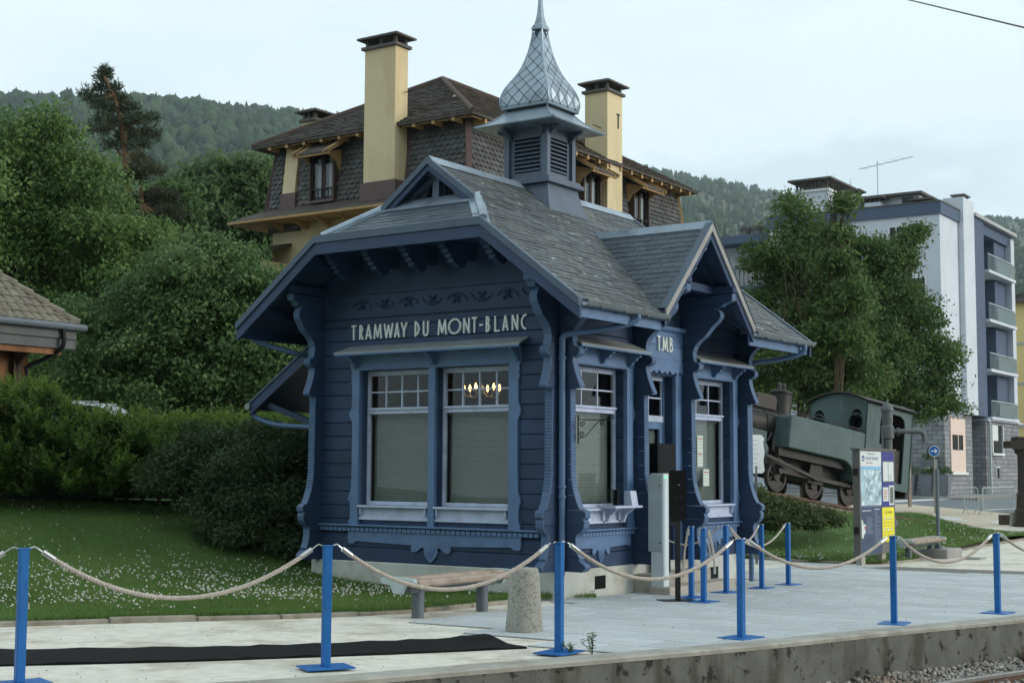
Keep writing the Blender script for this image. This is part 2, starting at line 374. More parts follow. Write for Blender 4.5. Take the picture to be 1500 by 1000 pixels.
strip([(-.30, -.3), (-.30, .020), (-.02, .020), (0, .004), (0, -.03)], G, 'platform_edge', 'coping_concrete')
strip([(-.03, -.025), (-.006, -.03), (.004, -.2), (.010, -.62)], G, 'platform_wall', 'old_concrete')
strip([(0, -.46), (.9, -.5), (3.2, -.52), (9, -.55), (20, -.6)], G, 'trackbed', 'ballast_bed')
# fine gravel surface of the platform (left part and the strip beyond the paving)
def sheet(name, mat, poly, zf, dz=0., step=1.2, kind='structure', parent=None):
    """flat-ish polygon (world xy, convex) gridded so that it follows zf"""
    xs = [p[0] for p in poly]; yy = [p[1] for p in poly]; m = MB()
    nx = max(1, int((max(xs)-min(xs))/step)); ny = max(1, int((max(yy)-min(yy))/step))
    x0, y0 = min(xs), min(yy); sx = (max(xs)-x0)/nx; sy = (max(yy)-y0)/ny
    cache = {}
    def vid(p):
        k = (round(p[0], 3), round(p[1], 3))
        if k not in cache: cache[k] = len(m.v); m.v.append((p[0], p[1], zf(*p)+dz))
        return cache[k]
    for i in range(nx):
        for j in range(ny):
            c = clip_poly([(x0+i*sx, y0+j*sy), (x0+(i+1)*sx, y0+j*sy), (x0+(i+1)*sx, y0+(j+1)*sy), (x0+i*sx, y0+(j+1)*sy)], poly)
            ids = []
            for p in c:
                q = vid(p)
                if q not in ids: ids.append(q)
            if len(ids) > 2: m.f.append(tuple(ids))
    return m.build(name, mat, parent, smooth=True, kind=kind)
m = MB(); n = 0        # gravel between platform edge and lawn: sweep inward from the edge
offs = [-.40, -1, -2, -3.2, -4.5, -6, -8, -11, -15, -20]
for i in range(len(EC)):
    nn = edge_n(i)
    for o in offs:
        p = EC[i]+nn*o; m.v.append((p.x, p.y, G(p.x, p.y)-.004))
for j in range(len(EC)-1):
    for a in range(len(offs)-1): m.f.append((j*10+a, j*10+a+1, (j+1)*10+a+1, (j+1)*10+a))
m.build('gravel_path', 'gravel', smooth=True, kind='structure')
# paving: bed sheet + one object per slab, rows along the kiosk's short side
pav = MB()
def edge_y(x):      # kiosk-local y of the platform coping's inner side at local x
    best = None
    for i in range(len(EC)):
        q = EC[i]+edge_n(i)*-.2; lx, ly = KL(q)
        if best is None or abs(lx-x) < best[0]: best = (abs(lx-x), ly)
    return best[1]
RW, SL = .62, 1.05
rows = []
x = -5.9
while x < 12.2:
    ey = (edge_y(x)+edge_y(x+RW))/2
    top = -.06 if x < 6 else 1.6
    if x < -.4: top = min(-.55 if x > -3.6 else 9, (x+3.75)*2.0)
    top = min(top, 1.6)
    rows.append((x, ey, top)); x += RW
bedpoly = []
pv = empty('paving', (K0.x, K0.y, 0), KROT); props(pv, kind='structure')
slab_me = {}
tilt = lambda lx, ly: G(*(KW(lx, ly).xy))
nslab = 0
for r, (x, ey, top) in enumerate(rows):
    if top-ey < .2: continue
    m = MB()
    for a, b in ((ey, top),):
        P = [(x, a), (x+RW, a), (x+RW, b), (x, b)]
        m.add([(p[0], p[1], tilt(*p)+.002) for p in P], [(0, 1, 2, 3)])
    m.build('joint_bed', 'paving_bed', pv)
    y = top
    first = True
    while y > ey+.05:
        ln = SL*(.55 if (r % 2 and first) else 1); first = False
        y2 = max(y-ln, ey)
        if y-y2 > .12 and nslab < 300:
            g = .008+random.random()*.005; dz = random.uniform(-.0015, .0025)
            a, b, c, d = x+g, x+RW-g, y2+g, y-g; ch = .008
            m = MB(); h = .014+dz
            bot = [(a, c), (b, c), (b, d), (a, d)]; tp = [(a+ch, c+ch), (b-ch, c+ch), (b-ch, d-ch), (a+ch, d-ch)]
            cx, cy = (a+b)/2, (c+d)/2; z0 = tilt(cx, cy)
            m.add([(p[0]-cx, p[1]-cy, tilt(*p)-z0-.02) for p in bot]+[(p[0]-cx, p[1]-cy, tilt(*p)-z0+h-.006) for p in bot]+[(p[0]-cx, p[1]-cy, tilt(*p)-z0+h) for p in tp],
                  [(0, 1, 5, 4), (1, 2, 6, 5), (2, 3, 7, 6), (3, 0, 4, 7), (4, 5, 9, 8), (5, 6, 10, 9), (6, 7, 11, 10), (7, 4, 8, 11), (8, 9, 10, 11)])
            link('paving_slab', m.mesh('paving_slab'), 'paving_stone', pv, loc=(cx, cy, z0)); nslab += 1
        y = y2
# ---- left lawn
KERB = [(-16, 10.6), (-9.2, 13.75), (-5.48, 15.62), (-4.07, 16.32), (-2.99, 16.74), (-2.01, 17.28), (-1.22, 17.9), (-.54, 18.85), (.02, 19.58), (.52, 20.15)]
KC = catmull([(*p, 0) for p in KERB], 4)
m = MB(); nl = 26
for i, p in enumerate(KC):
    d = KC[min(i+1, len(KC)-1)]-KC[max(i-1, 0)]; d.normalize(); nn = Vector((-d.y, d.x, 0))
    for k in range(nl):
        o = .1+(k/(nl-1))**1.3*26
        q = p+(nn*.6+Vector((-.25, .75, 0))*.8*min(1, k/4)).normalized()*o if k else p+nn*o
        m.v.append((q.x, q.y, lawn_z(q.x, q.y)))
for i in range(len(KC)-1):
    for k in range(nl-1): m.f.append((i*nl+k, (i+1)*nl+k, (i+1)*nl+k+1, i*nl+k+1))
lawn = m.build('lawn', 'meadow', smooth=True, kind='structure')
# kerb stones along the lawn
kb = props(empty('lawn_kerb', (0, 0, 0)), kind='structure')
acc = 0; pts = [KC[0]]
fine = catmull(KERB_ := [(*p, 0) for p in KERB], 30)
def stones(fine, parent, zf, length=.95, w=.11, h=.055, below=.08):
    seg = [fine[0]]; acc = 0
    for a, b in zip(fine, fine[1:]):
        acc += (b-a).length
        if acc >= length: seg.append(b); acc = 0
    for a, b in zip(seg, seg[1:]):
        d = (b-a).normalized(); nn = Vector((-d.y, d.x, 0)); c = (a+b)/2; hl = (b-a).length/2-.006
        m = MB(); jz = random.uniform(-.016, .010)
        m.box(-hl, hl, -w/2, w/2, -below, h+jz)
        o = link('kerb_stone', m.mesh('kerb_stone', bevel=.012), 'kerb_stone', parent, loc=(c.x, c.y, zf(c.x, c.y)))
        o.rotation_euler = (0, -math.atan2(zf(b.x, b.y)-zf(a.x, a.y), (b-a).length), math.atan2(d.y, d.x))
stones([p for p in fine if p.x > -11], kb, G)
# ---- right lawn (behind the kiosk, up to the sand path)
RL_ = [on_ground(*p) for p in [(1105, 818), (1200, 824), (1316, 824), (1407, 806), (1496, 791), (1560, 781)]]
RU_ = [Vector((-3, 45, 0)), Vector((6, 52, 0))]+[on_ground(*p) for p in [(1315, 751), (1388, 765), (1460, 779), (1560, 781)]]
m = MB(); nl = 16; ka = catmull([RL_[0]+Vector((-3.5, 1.2, 0))]+RL_, 5); kbv = catmull([Vector((-6, 44, 0))]+RU_, 5)
npt = 40
def along(C, t):
    f = t*(len(C)-1); i = min(int(f), len(C)-2); return C[i]+(C[i+1]-C[i])*(f-i)
def rlawn_z(x, y): return G(x, y)+.03+mound(x, y)
for i in range(npt):
    a, b = along(ka, i/(npt-1)), along(kbv, i/(npt-1))
    for k in range(nl):
        q = a+(b-a)*(k/(nl-1)); m.v.append((q.x, q.y, rlawn_z(q.x, q.y)))
for i in range(npt-1):
    for k in range(nl-1): m.f.append((i*nl+k, (i+1)*nl+k, (i+1)*nl+k+1, i*nl+k+1))
rlawn = m.build('lawn', 'meadow', smooth=True, kind='structure')
kb2 = props(empty('lawn_kerb', (0, 0, 0)), kind='structure')
stones(catmull(RL_, 30), kb2, G, 1.2, .12, .06)
# sand path, road, far pavement
sheet('sand_path', 'sand_path', [(p.x, p.y) for p in [on_ground(1240, 748), on_ground(1560, 800), on_ground(1640, 792), on_ground(1560, 762), on_ground(1330, 738), on_ground(1240, 738)]], G, -.004, 1.5)
sheet('road', 'asphalt', [(-10, 57), (60, 57), (80, 92), (-10, 92)], G, -.012, 5)
def flatq(name, mat, pts, dz, parent=None, kind='structure'):
    m = MB(); m.v = [(p[0], p[1], G(p[0], p[1])+dz) for p in pts]; m.f = [tuple(range(len(pts)))]; return m.build(name, mat, parent, kind=kind)
# ---- black rubber mat lying on the gravel
mat_edge_a = [on_ground(*p) for p in [(-60, 953.5), (0, 953), (250, 949), (400, 946), (560, 940), (700, 934.5)]]
mat_edge_b = [on_ground(*p) for p in [(-90, 978), (0, 975), (250, 969), (400, 964), (590, 957), (772, 949)]]
m = MB(); CA, CB = catmull(mat_edge_a, 8), catmull(mat_edge_b, 8); n = min(len(CA), len(CB)); W7 = 9
for i in range(n):
    for k in range(W7):
        q = CA[i].lerp(CB[i], k/(W7-1)); t = i/(n-1)
        wob = .005*math.sin(i*1.7+k)+(.05*math.exp(-((t-1)/.06)**2)*math.exp(-((k-1.5)/2.0)**2))+.008*random.random()
        m.v.append((q.x, q.y, G(q.x, q.y)+.012+max(0, wob)))
for i in range(n-1):
    for k in range(W7-1): m.f.append((i*W7+k, i*W7+k+1, (i+1)*W7+k+1, (i+1)*W7+k))
b = len(m.v)
rim = [k for k in range(W7)]+[i*W7+W7-1 for i in range(1, n)]+[(n-1)*W7+k for k in range(W7-2, -1, -1)]+[i*W7 for i in range(n-2, 0, -1)]
for r_ in rim: x, y, z = m.v[r_]; m.v.append((x, y, z-.03))
for i in range(len(rim)): m.f.append((rim[i], rim[(i+1) % len(rim)], b+(i+1) % len(rim), b+i))
m.build('rubber_mat', 'rubber_mat', smooth=True, label='long black rubber mat strip lying on the pale gravel', cat='mat')
# ---- rails and ballast
def rail(off, label):
    rt = empty('rail', (0, 0, 0), label=label, cat='rail', group='rails of the track below the platform')
    i0, i1 = 10, len(EC)-4
    def sw(name, mat, sec):
        m = MB(); n = len(sec)
        for i in range(i0, i1):
            nn = edge_n(i)
            for o, dz in sec:
                p = EC[i]+nn*(off+o); m.v.append((p.x, p.y, G(p.x, p.y)-.40+dz))
        for j in range(i1-i0-1):
            for a in range(n): m.f.append((j*n+a, j*n+(a+1) % n, (j+1)*n+(a+1) % n, (j+1)*n+a))
        m.build(name, mat, rt)
    sw('rail_web', 'rusty_steel', [(-.06, -.1), (.06, -.1), (.06, -.085), (.01, -.07), (.01, .0), (-.01, .0), (-.01, -.07), (-.06, -.085)])
    sw('rail_head', 'rail_head', [(-.034, -.002), (.034, -.002), (.034, .03), (.028, .036), (-.028, .036), (-.034, .03)])
rail(1.02, 'rusty steel rail with worn top beside the platform wall')
# ballast stones: many small faceted lumps
cube = np.array([[-1, -1, -1], [1, -1, -1], [1, 1, -1], [-1, 1, -1], [-1, -1, 1], [1, -1, 1], [1, 1, 1], [-1, 1, 1]], float)*.62
cf = np.array([[0, 3, 2, 1], [4, 5, 6, 7], [0, 1, 5, 4], [1, 2, 6, 5], [2, 3, 7, 6], [3, 0, 4, 7]])
V, Fc = [], []
cnt = 0
for _ in range(9000):
    i = RNG.integers(30, 62); k = RNG.random(); p = EC[i].lerp(EC[i+1], float(k)); o = float(RNG.random()**1.2*2.4+.03)
    p = p+edge_n(i)*o
    s = float(RNG.uniform(.014, .038)); R_ = np.linalg.qr(RNG.normal(size=(3, 3)))[0]
    c = (cube*RNG.uniform(.55, 1.15, (8, 3))*s*np.array([1.3, 1, .75]))@R_.T
    V.append(c+np.array([p.x, p.y, G(p.x, p.y)-.47-.015*min(o, 1)+float(RNG.random())*.05])); Fc.append(cf+8*cnt); cnt += 1
link('ballast_stones', np_mesh('ballast_stones', np.vstack(V), np.vstack(Fc)), 'ballast', kind='stuff')

# loose pebbles and grit on the gravel and the paving
V, Fc = [], []; cnt = 0
for _ in range(420):
    i = int(RNG.integers(14, 62)); p = EC[i].lerp(EC[i+1], float(RNG.random()))+edge_n(i)*-float(.35+RNG.random()**1.5*5.2)
    lx, ly = KL(p)
    if ly > -.15 and lx > -4.5: continue
    s = float(RNG.uniform(.003, .009))*(1.7 if RNG.random() < .06 else 1)
    V.append(cube*RNG.uniform(.6, 1.1, (8, 3))*s*np.array([1.2, 1, .7])+np.array([p.x, p.y, G(p.x, p.y)+(.018 if lx > -4.6 else .004)])); Fc.append(cf+8*cnt); cnt += 1
link('loose_pebbles', np_mesh('loose_pebbles', np.vstack(V), np.vstack(Fc)), 'ballast', kind='stuff')
# ================================================================ THE KIOSK (local frame: x along the platform side, y along the gable side)
W, LN, T_ = 4.54, 5.78, .12
YC, XC = 2.27, 2.89
ZB = .245
kiosk = empty('station_kiosk', (K0.x, K0.y, 0), KROT, 'ornate dark blue wooden ticket kiosk with slate roof and zinc onion spire', 'kiosk')
PA = lambda s, d, z: (d, s, z)          # gable side: s = y, depth = +x
PB = lambda s, d, z: (s, d, z)          # platform side: s = x, depth = +y
def kbuild(m, name, mat, parent=kiosk, **k): return m.build(name, mat, parent, **k)
# plinth with vents
m = MB(); m.box(-.02, LN+.10, -.02, W+.10, -.5, ZB); plinth = kbuild(m, 'plinth', 'plinth_plaster', bevel=.015)
for vx0, vz0, s in ((.93, -.06, 1), (4.55, -.12, 1)):
    m = MB(); m.box(vx0, vx0+.30, -.024, -.018, vz0, vz0+.19); kbuild(m, 'vent', 'black_plastic', plinth)  # flat black plates, the shade of the recessed holes is in their colour
# walls (backing)
wallA = kbuild(MB().prism([(0, ZB), (W, ZB), (W, 4.5), (YC+1.45, 5.05), (YC-1.45, 5.05), (0, 4.5)], .26, .32, 'x'), 'gable_wall', 'interior')
m = MB()
# inner lining of the gable wall is pierced by the windows: rebuild as pieces round the openings
wallA.data.clear_geometry(); pieces = MB()
for s0, s1, z0, z1 in ((0, .84, ZB, 4.5), (3.675, W, ZB, 4.5), (.84, 3.675, ZB, .9), (.84, 3.675, 3.17, 4.5), (2.19, 2.31, .9, 3.17)):
    pieces.box(.03, .16, s0, s1, z0, z1)
pieces.prism([(0, 4.5), (W, 4.5), (YC+1.45, 5.05), (YC-1.45, 5.05)], .03, .16, 'x')
bmt = pieces.mesh('gable_wall'); wallA.data = bmt; bmt.materials.append(MATS['dark_blue_paint'])
wb = MB()
for s0, s1, z0, z1 in ((0, .36, ZB, 4.5), (1.84, 2.41, ZB, 4.5), (3.38, 3.96, ZB, 4.5), (5.44, LN, ZB, 4.5), (.36, 1.84, ZB, .9), (.36, 1.84, 3.17, 4.5), (3.96, 5.44, ZB, .9), (3.96, 5.44, 3.17, 4.5), (2.41, 3.38, 3.15, 4.5)):
    wb.box(s0, s1, .03, .16, z0, z1)
wallB = kbuild(wb, 'platform_wall', 'dark_blue_paint')
wr = MB(); wr.box(LN-.12, LN, .16, W, ZB, 4.5); wr.prism([(0, 4.5), (W, 4.5), (YC+1.45, 5.05), (YC-1.45, 5.05)], LN-.12, LN, 'x'); wallR = kbuild(wr, 'end_wall', 'dark_blue_paint')
wl = MB(); wl.box(.16, LN-.12, W-.12, W, ZB, 4.5); wallL = kbuild(wl, 'back_wall', 'dark_blue_paint')
kbuild(MB().box(.16, LN-.12, .16, W-.12, .2, .26), 'inner_floor', 'interior')
kbuild(MB().box(.16, LN-.12, .16, W-.12, 3.9, 3.95), 'inner_ceiling', 'interior')
# dark lining inside
kbuild(MB().box(LN-.17, LN-.125, .17, W-.13, .26, 3.9), 'inner_wall', 'interior'); kbuild(MB().box(.17, LN-.17, W-.17, W-.125, .26, 3.9), 'inner_wall', 'interior')
PH = .2125
def plank(P, s0, s1, z0, z1, parent, d0=0.):
    j = random.uniform(-.002, .002); g = .003; c = .009; d = d0+j
    m = MB(P); prof = [(d+c, z0+g), (d, z0+g+c), (d, z1-g-c), (d+c, z1-g), (d0+.034, z1-g), (d0+.034, z0+g)]
    n = 6
    m.add([(s0, a, z) for a, z in prof]+[(s1, a, z) for a, z in prof], [(5, 4, 3, 2, 1, 0), (6, 7, 8, 9, 10, 11)]+[(i, (i+1) % n, n+(i+1) % n, n+i) for i in range(n)])
    kbuild(m, 'plank', 'dark_blue_paint', parent)
NROW = 19
for r in range(NROW):
    z0, z1 = ZB+r*PH, ZB+(r+1)*PH
    if z1 > .80 and z0 < 3.42:
        plank(PA, .1, .655, z0, z1, wallA); plank(PA, 3.835, 4.44, z0, z1, wallA)
    elif z0 < 4.0: plank(PA, .1, 4.44, z0, z1, wallA)
    if z1 <= .80 or z0 >= 3.42:
        plank(PB, .12, 2.07, z0, z1, wallB); plank(PB, 3.72, 5.66, z0, z1, wallB)
    if z0 > 3.85: plank(PB, 2.19, 3.6, z0, z1, wallB)
    if z0 < 4.2:      # hidden sides keep the same boarding, one course each
        m = MB(); m.box(LN-.002, LN+.02, .1, W-.1, z0+.004, z1-.004); kbuild(m, 'plank', 'dark_blue_paint', wallR)
        m = MB(); m.box(.1, LN-.1, W-.002, W+.02, z0+.004, z1-.004); kbuild(m, 'plank', 'dark_blue_paint', wallL)
# carved wall ends ("fins"): profile = projection over height
LOW = [(.245, .36), (.27, .42), (.31, .447), (.35, .42), (.40, .33), (.43, .345), (.50, .31), (.60, .285), (.72, .28), (.76, .30), (.80, .375), (.86, .415), (.93, .425), (.97, .40), (1.0, .44), (1.06, .445), (1.10, .40), (1.115, .345), (1.20, .30), (1.32, .255), (1.45, .225), (1.6, .205), (2.79, .195), (2.80, .34), (2.83, .352), (2.9, .318), (3.02, .27), (3.15, .235), (3.235, .23), (3.24, .285), (3.28, .335), (3.33, .345), (3.375, .315), (3.395, .255), (3.46, .235), (3.55, .228), (3.64, .262), (3.72, .335), (3.80, .45)]
END = LOW+[(3.86, .56), (3.92, .66), (3.98, .72), (4.02, .74)]
BIG = LOW+[(3.94, .57), (4.03, .68), (4.09, .72), (4.15, .725), (4.20, .69), (4.235, .62), (4.25, .60), (4.26, .74), (4.30, .79), (4.33, .90), (4.345, .93), (4.45, .935)]
GAB = LOW+[(3.90, .52), (3.98, .585), (4.06, .60), (4.12, .575), (4.17, .54), (4.18, .63), (4.24, .66), (4.27, .74), (4.36, .75)]
def fin(P3, prof, th0, th1, top=None):
    """P3(p, t, z) -> local point; p = projection outward, t across the thickness"""
    top = top or prof[-1][0]
    f = empty('carved_wall_end', parent=kiosk)
    z = ZB
    while z < top-.01:
        z1 = min(z+PH, top); g = .003
        zs = [z+g]+[q for q, _ in prof if z+g < q < z1-g]+[z1-g]
        poly = [(-.02, z+g)]+[(lerp_prof(prof, q)-.006, q) for q in zs]+[(-.02, z1-g)]
        n = len(poly); m = MB(P3)
        m.add([(p, th0, q) for p, q in poly]+[(p, th1, q) for p, q in poly], [tuple(range(n-1, -1, -1)), tuple(range(n, 2*n))]+[(i, (i+1) % n, n+(i+1) % n, n+i) for i in range(n)])
        kbuild(m, 'plank', 'dark_blue_paint', f); z = z1
    # lighter painted edge following the outline, serrated along the shaft
    zz = []; q = ZB
    for a, b in zip(prof, prof[1:]):
        if a[0] >= top: break
        nseg = max(1, int((b[0]-a[0])/.015)) if 1.3 < a[0] < 2.79 or b[0]-a[0] > .3 else 1
        for k in range(nseg): zz.append(a[0]+(b[0]-a[0])*k/nseg)
    zz.append(top); m = MB(P3); e = .004; o = 0
    for k, q in enumerate(zz):
        p = lerp_prof(prof, q)
        if k: p = p if abs(zz[k]-zz[k-1]) > 1e-6 else p
        saw = .0045*((k % 3)-1) if 1.35 < q < 2.77 or .44 < q < .72 else 0
        sd = (.006 if k % 3 else -.004) if 1.35 < q < 2.77 else 0
        m.v += [P3(p-.008, th0-e, q), P3(p+.006+saw, th0-e+sd, q), P3(p+.006+saw, th1+e-sd, q), P3(p-.008, th1+e, q)]
    for k in range(len(zz)-1):
        for a in range(4): m.f.append((k*4+a, k*4+(a+1) % 4, (k+1)*4+(a+1) % 4, (k+1)*4+a))
    m.f += [(3, 2, 1, 0), tuple(len(zz)*4-4+i for i in range(4))]
    kbuild(m, 'edge_trim', 'edge_paint', f)
    # carved scroll lines on both sides of the upper bracket
    for t in (th0-.001, th1+.001):
        m = MB(P3); pz = lerp_prof(prof, 4.02)
        pts = [(pz*.62+.16*math.exp(-.22*a)*math.cos(a)*.62, t, 4.06+.16*math.exp(-.22*a)*math.sin(a)*.62) for a in [i*.35 for i in range(24)]]
        mm = MB(); mm.tube(pts, .006, 4); m.add(mm.v, mm.f); kbuild(m, 'scroll_line', 'dark_blue_paint', f)
    return f
FA = lambda p, t, z: (-p, t, z); FB = lambda p, t, z: (t, -p, z); FAr = lambda p, t, z: (LN+p, t, z)
fin(FA, GAB, -.02, .10); fin(FA, GAB, 4.44, 4.56)
fin(FB, END, 0, .12); fin(FB, BIG, 2.07, 2.19); fin(FB, BIG, 3.60, 3.72); fin(FB, END, 5.66, 5.78)
fin(FAr, GAB, -.02, .10); fin(FAr, GAB, 4.44, 4.56)
for x0 in (2.07, 3.60):     # tie beam ends over the two door brackets
    m = MB(); m.prism([(.1, 4.46), (-.9, 4.46), (-.95, 4.48), (-.96, 4.54), (-.93, 4.58), (.1, 4.58)], x0-.012, x0+.132, 'x'); kbuild(m, 'tie_beam', 'dark_blue_paint')
for y0 in (-.02, 4.44):
    m = MB(); m.prism([(.1, 4.37), (-.74, 4.37), (-.80, 4.39), (-.82, 4.45), (-.78, 4.5), (.1, 4.5)], y0-.012, y0+.132, 'y'); kbuild(m, 'tie_beam', 'dark_blue_paint')
# ---------------- windows
def roundel(m, s, z, r, d0, d1, n=12):
    m.prism([(s+r*math.cos(2*math.pi*k/n), z+r*math.sin(2*math.pi*k/n)) for k in range(n)], d0, d1, 'y')
def window(P, s0, s1, cols, right_side, z0=.88, z1=3.17, shelf=False):
    w = empty('window', parent=kiosk); zs, zt0, zt1 = 1.10, 2.50, 2.585
    fw = .055; d0, d1 = .165, .225
    fr = MB(P)
    fr.box(s0, s0+fw, d0, d1, zs, z1); fr.box(s1-fw, s1, d0, d1, zs, z1)
    fr.box(s0+fw, s1-fw, d0+.001, d1, z1-.075, z1); fr.box(s0+fw, s1-fw, d0+.001, d1, zs, zs+.06)
    fr.box(s0+fw, s1-fw, d0-.02, d1, zt0, zt1)
    kbuild(fr, 'frame', 'window_paint', w, bevel=.006)
    kbuild(MB(P).box(s0+fw, s1-fw, d0-.05, d0-.018, zt1-.02, zt1+.012), 'transom_lip', 'window_paint', w)
    kbuild(MB(P).box(s0-.0, s1, -.062, d0, zs-.035, zs), 'sill', 'window_paint', w, bevel=.008)
    kbuild(MB(P).box(s0+.0, s1, .02, .05, z0, zs-.036), 'sill_apron', 'window_paint', w)
    kbuild(MB(P).box(s0+.0, s1, -.01, .0199, z0, z0+.035), 'apron_bead', 'window_paint', w)
    for s in (s0+.04, s1-.06):
        kbuild(MB(P).prism([(s, zs-.036), (s+.02, zs-.036), (s+.02, zs-.12), (s, zs-.16)], -.04, .0199, 'y'), 'sill_bracket', 'window_paint', w)
    b = .011; gw = s1-s0-2*fw; zg0, zg1 = zt1, z1-.075; zm = (zg0+zg1)/2
    for k in range(1, cols):
        s = s0+fw+gw*k/cols; kbuild(MB(P).box(s-b, s+b, d0+.01, d0+.045, zg0, zg1), 'muntin', 'window_paint', w)
    kbuild(MB(P).box(s0+fw, s1-fw, d0+.012, d0+.043, zm-b, zm+b), 'muntin', 'window_paint', w)
    for k in range(cols):
        a0 = s0+fw+gw*k/cols; a1 = s0+fw+gw*(k+1)/cols
        for q0, q1 in ((zg0, zm), (zm, zg1)):
            m = MB(P); j = random.uniform(-.001, .001); m.box(a0, a1, d0+.024+j, d0+.028+j, q0, q1); kbuild(m, 'pane', 'glass_dark', w)
    kbuild(MB(P).box(s0+fw, s1-fw, d0+.026, d0+.030, zs+.06, zt0), 'pane', 'glass_dark', w)
    m = MB(P); z = zs+.07
    while z < zt0-.02:      # venetian blind behind the lower pane
        m.add([(s0+fw+.02, .268, z), (s1-fw-.02, .268, z), (s1-fw-.02, .282, z+.030), (s0+fw+.02, .282, z+.030)], [(0, 1, 2, 3)]); z += .034
    kbuild(m, 'blind', 'blind_slat', w, kind='stuff')
    kbuild(MB(P).box(s0+fw, s1-fw, .25, .30, zt0-.04, zt0), 'blind_rail', 'blind_slat', w)
    return w
def casing(P, ops, s0, s1, carve, z0=.80, z1=3.42):
    """trim boards round a group of openings"""
    c = empty('window_casing', parent=kiosk); d0 = -.034
    kbuild(MB(P).box(ops[0][0], ops[-1][1], d0, .2, 3.175, z1-.001), 'head_board', 'blue_trim_paint', c)
    kbuild(MB(P).box(ops[0][0], ops[-1][1], d0-.014, d0-.0005, 3.19, 3.215), 'bead', 'blue_trim_paint', c)
    for a, b in zip(ops, ops[1:]):
        kbuild(MB(P).box(a[1], b[0], d0, .2, z0, 3.1745), 'mullion', 'blue_trim_paint', c)
    for a, b, outer, sg in ((s0, ops[0][0], s0, -1), (ops[-1][1], s1, s1, 1)):
        m = MB(P); inner = b if sg < 0 else a
        # outline with small carved bumps on the outer edge
        zs = [z0, z0+.06, z0+.10, z0+.3, z0+.36, z0+.40, z0+.46, z0+.50, z0+.56, 1.7, 2.35, 2.40, 2.44, 2.50, 2.56, 2.62, 2.95, 3.0, 3.04, 3.10, 3.14, 3.2, 3.26, z1]
        of = [.03, .03, 0, 0, .02, .035, .02, .0, -.012, -.022, -.022, -.01, .02, .035, .02, -.012, -.012, .012, -.006, .014, -.004, .02, .03, .03]
        if not carve: of = [v*.7 for v in of]
        pl = [(inner, z0)]+[(outer+sg*o, z) for o, z in zip(of, zs)]+[(inner, z1)]
        m.prism(pl, d0-.002, .2, 'y'); kbuild(m, 'side_board', 'blue_trim_paint', c)
        for zz in (z0+.40, 2.50):
            m = MB(P); roundel(m, outer+sg*.006, zz, .036, d0-.010, d0-.0025); kbuild(m, 'roundel', 'blue_trim_paint', c)
    return c
def hood(P, s0, s1, zw, zf, out, nb):
    h = empty('window_hood', parent=kiosk); i = .06
    m = MB(P); t = .022
    top = [(s0+i, .0, zw), (s1-i, .0, zw), (s1, -out, zf), (s0, -out, zf)]
    m.add(top+[(a, b, z-t) for a, b, z in top], [(0, 1, 2, 3), (7, 6, 5, 4), (0, 4, 5, 1), (1, 5, 6, 2), (2, 6, 7, 3), (3, 7, 4, 0)])
    kbuild(m, 'hood_board', 'hood_zinc', h)
    kbuild(MB(P).box(s0+.01, s1-.01, -out+.002, -out+.03, zf-t-.028, zf-t-.001), 'lip', 'blue_trim_paint', h)
    for k in range(nb):
        s = s0+.22+(s1-s0-.44)*k/(nb-1)
        m = MB(P); m.add([(s+q, d, z) for q in (-.03, .03) for d, z in [(-.03, zw-.05), (-out*.78, zf-.055), (-out*.78, zf-.085), (-out*.62, zf-.10), (-out*.55, zf-.14), (-out*.4, zf-.16), (-out*.3, zf-.21), (-.035, zf-.24)]],
              [(7, 6, 5, 4, 3, 2, 1, 0), (8, 9, 10, 11, 12, 13, 14, 15)]+[(k2, (k2+1) % 8, 8+(k2+1) % 8, 8+k2) for k2 in range(8)])
        kbuild(m, 'hood_bracket', 'blue_trim_paint', h)
    return h
M('hood_zinc', rgb((140, 148, 150)), .55, .14, 2.4, .1, 30, metal=.2, c2=rgb((160, 150, 132)), amt=.5, c2sc=2.2)
window(PA, .84, 2.19, 4, 1); window(PA, 2.31, 3.675, 4, 1)
casing(PA, [(.84, 2.19), (2.31, 3.675)], .66, 3.83, True)
hood(PA, .45, 3.95, 3.56, 3.44, .34, 3)
window(PB, .36, 1.84, 3, 1); window(PB, 3.96, 5.44, 3, 1)
casing(PB, [(.36, 1.84)], .18, 2.04, True); casing(PB, [(3.96, 5.44)], 3.77, 5.62, True)
hood(PB, .10, 2.10, 3.58, 3.44, .32, 3); hood(PB, 3.70, 5.68, 3.58, 3.44, .32, 3)
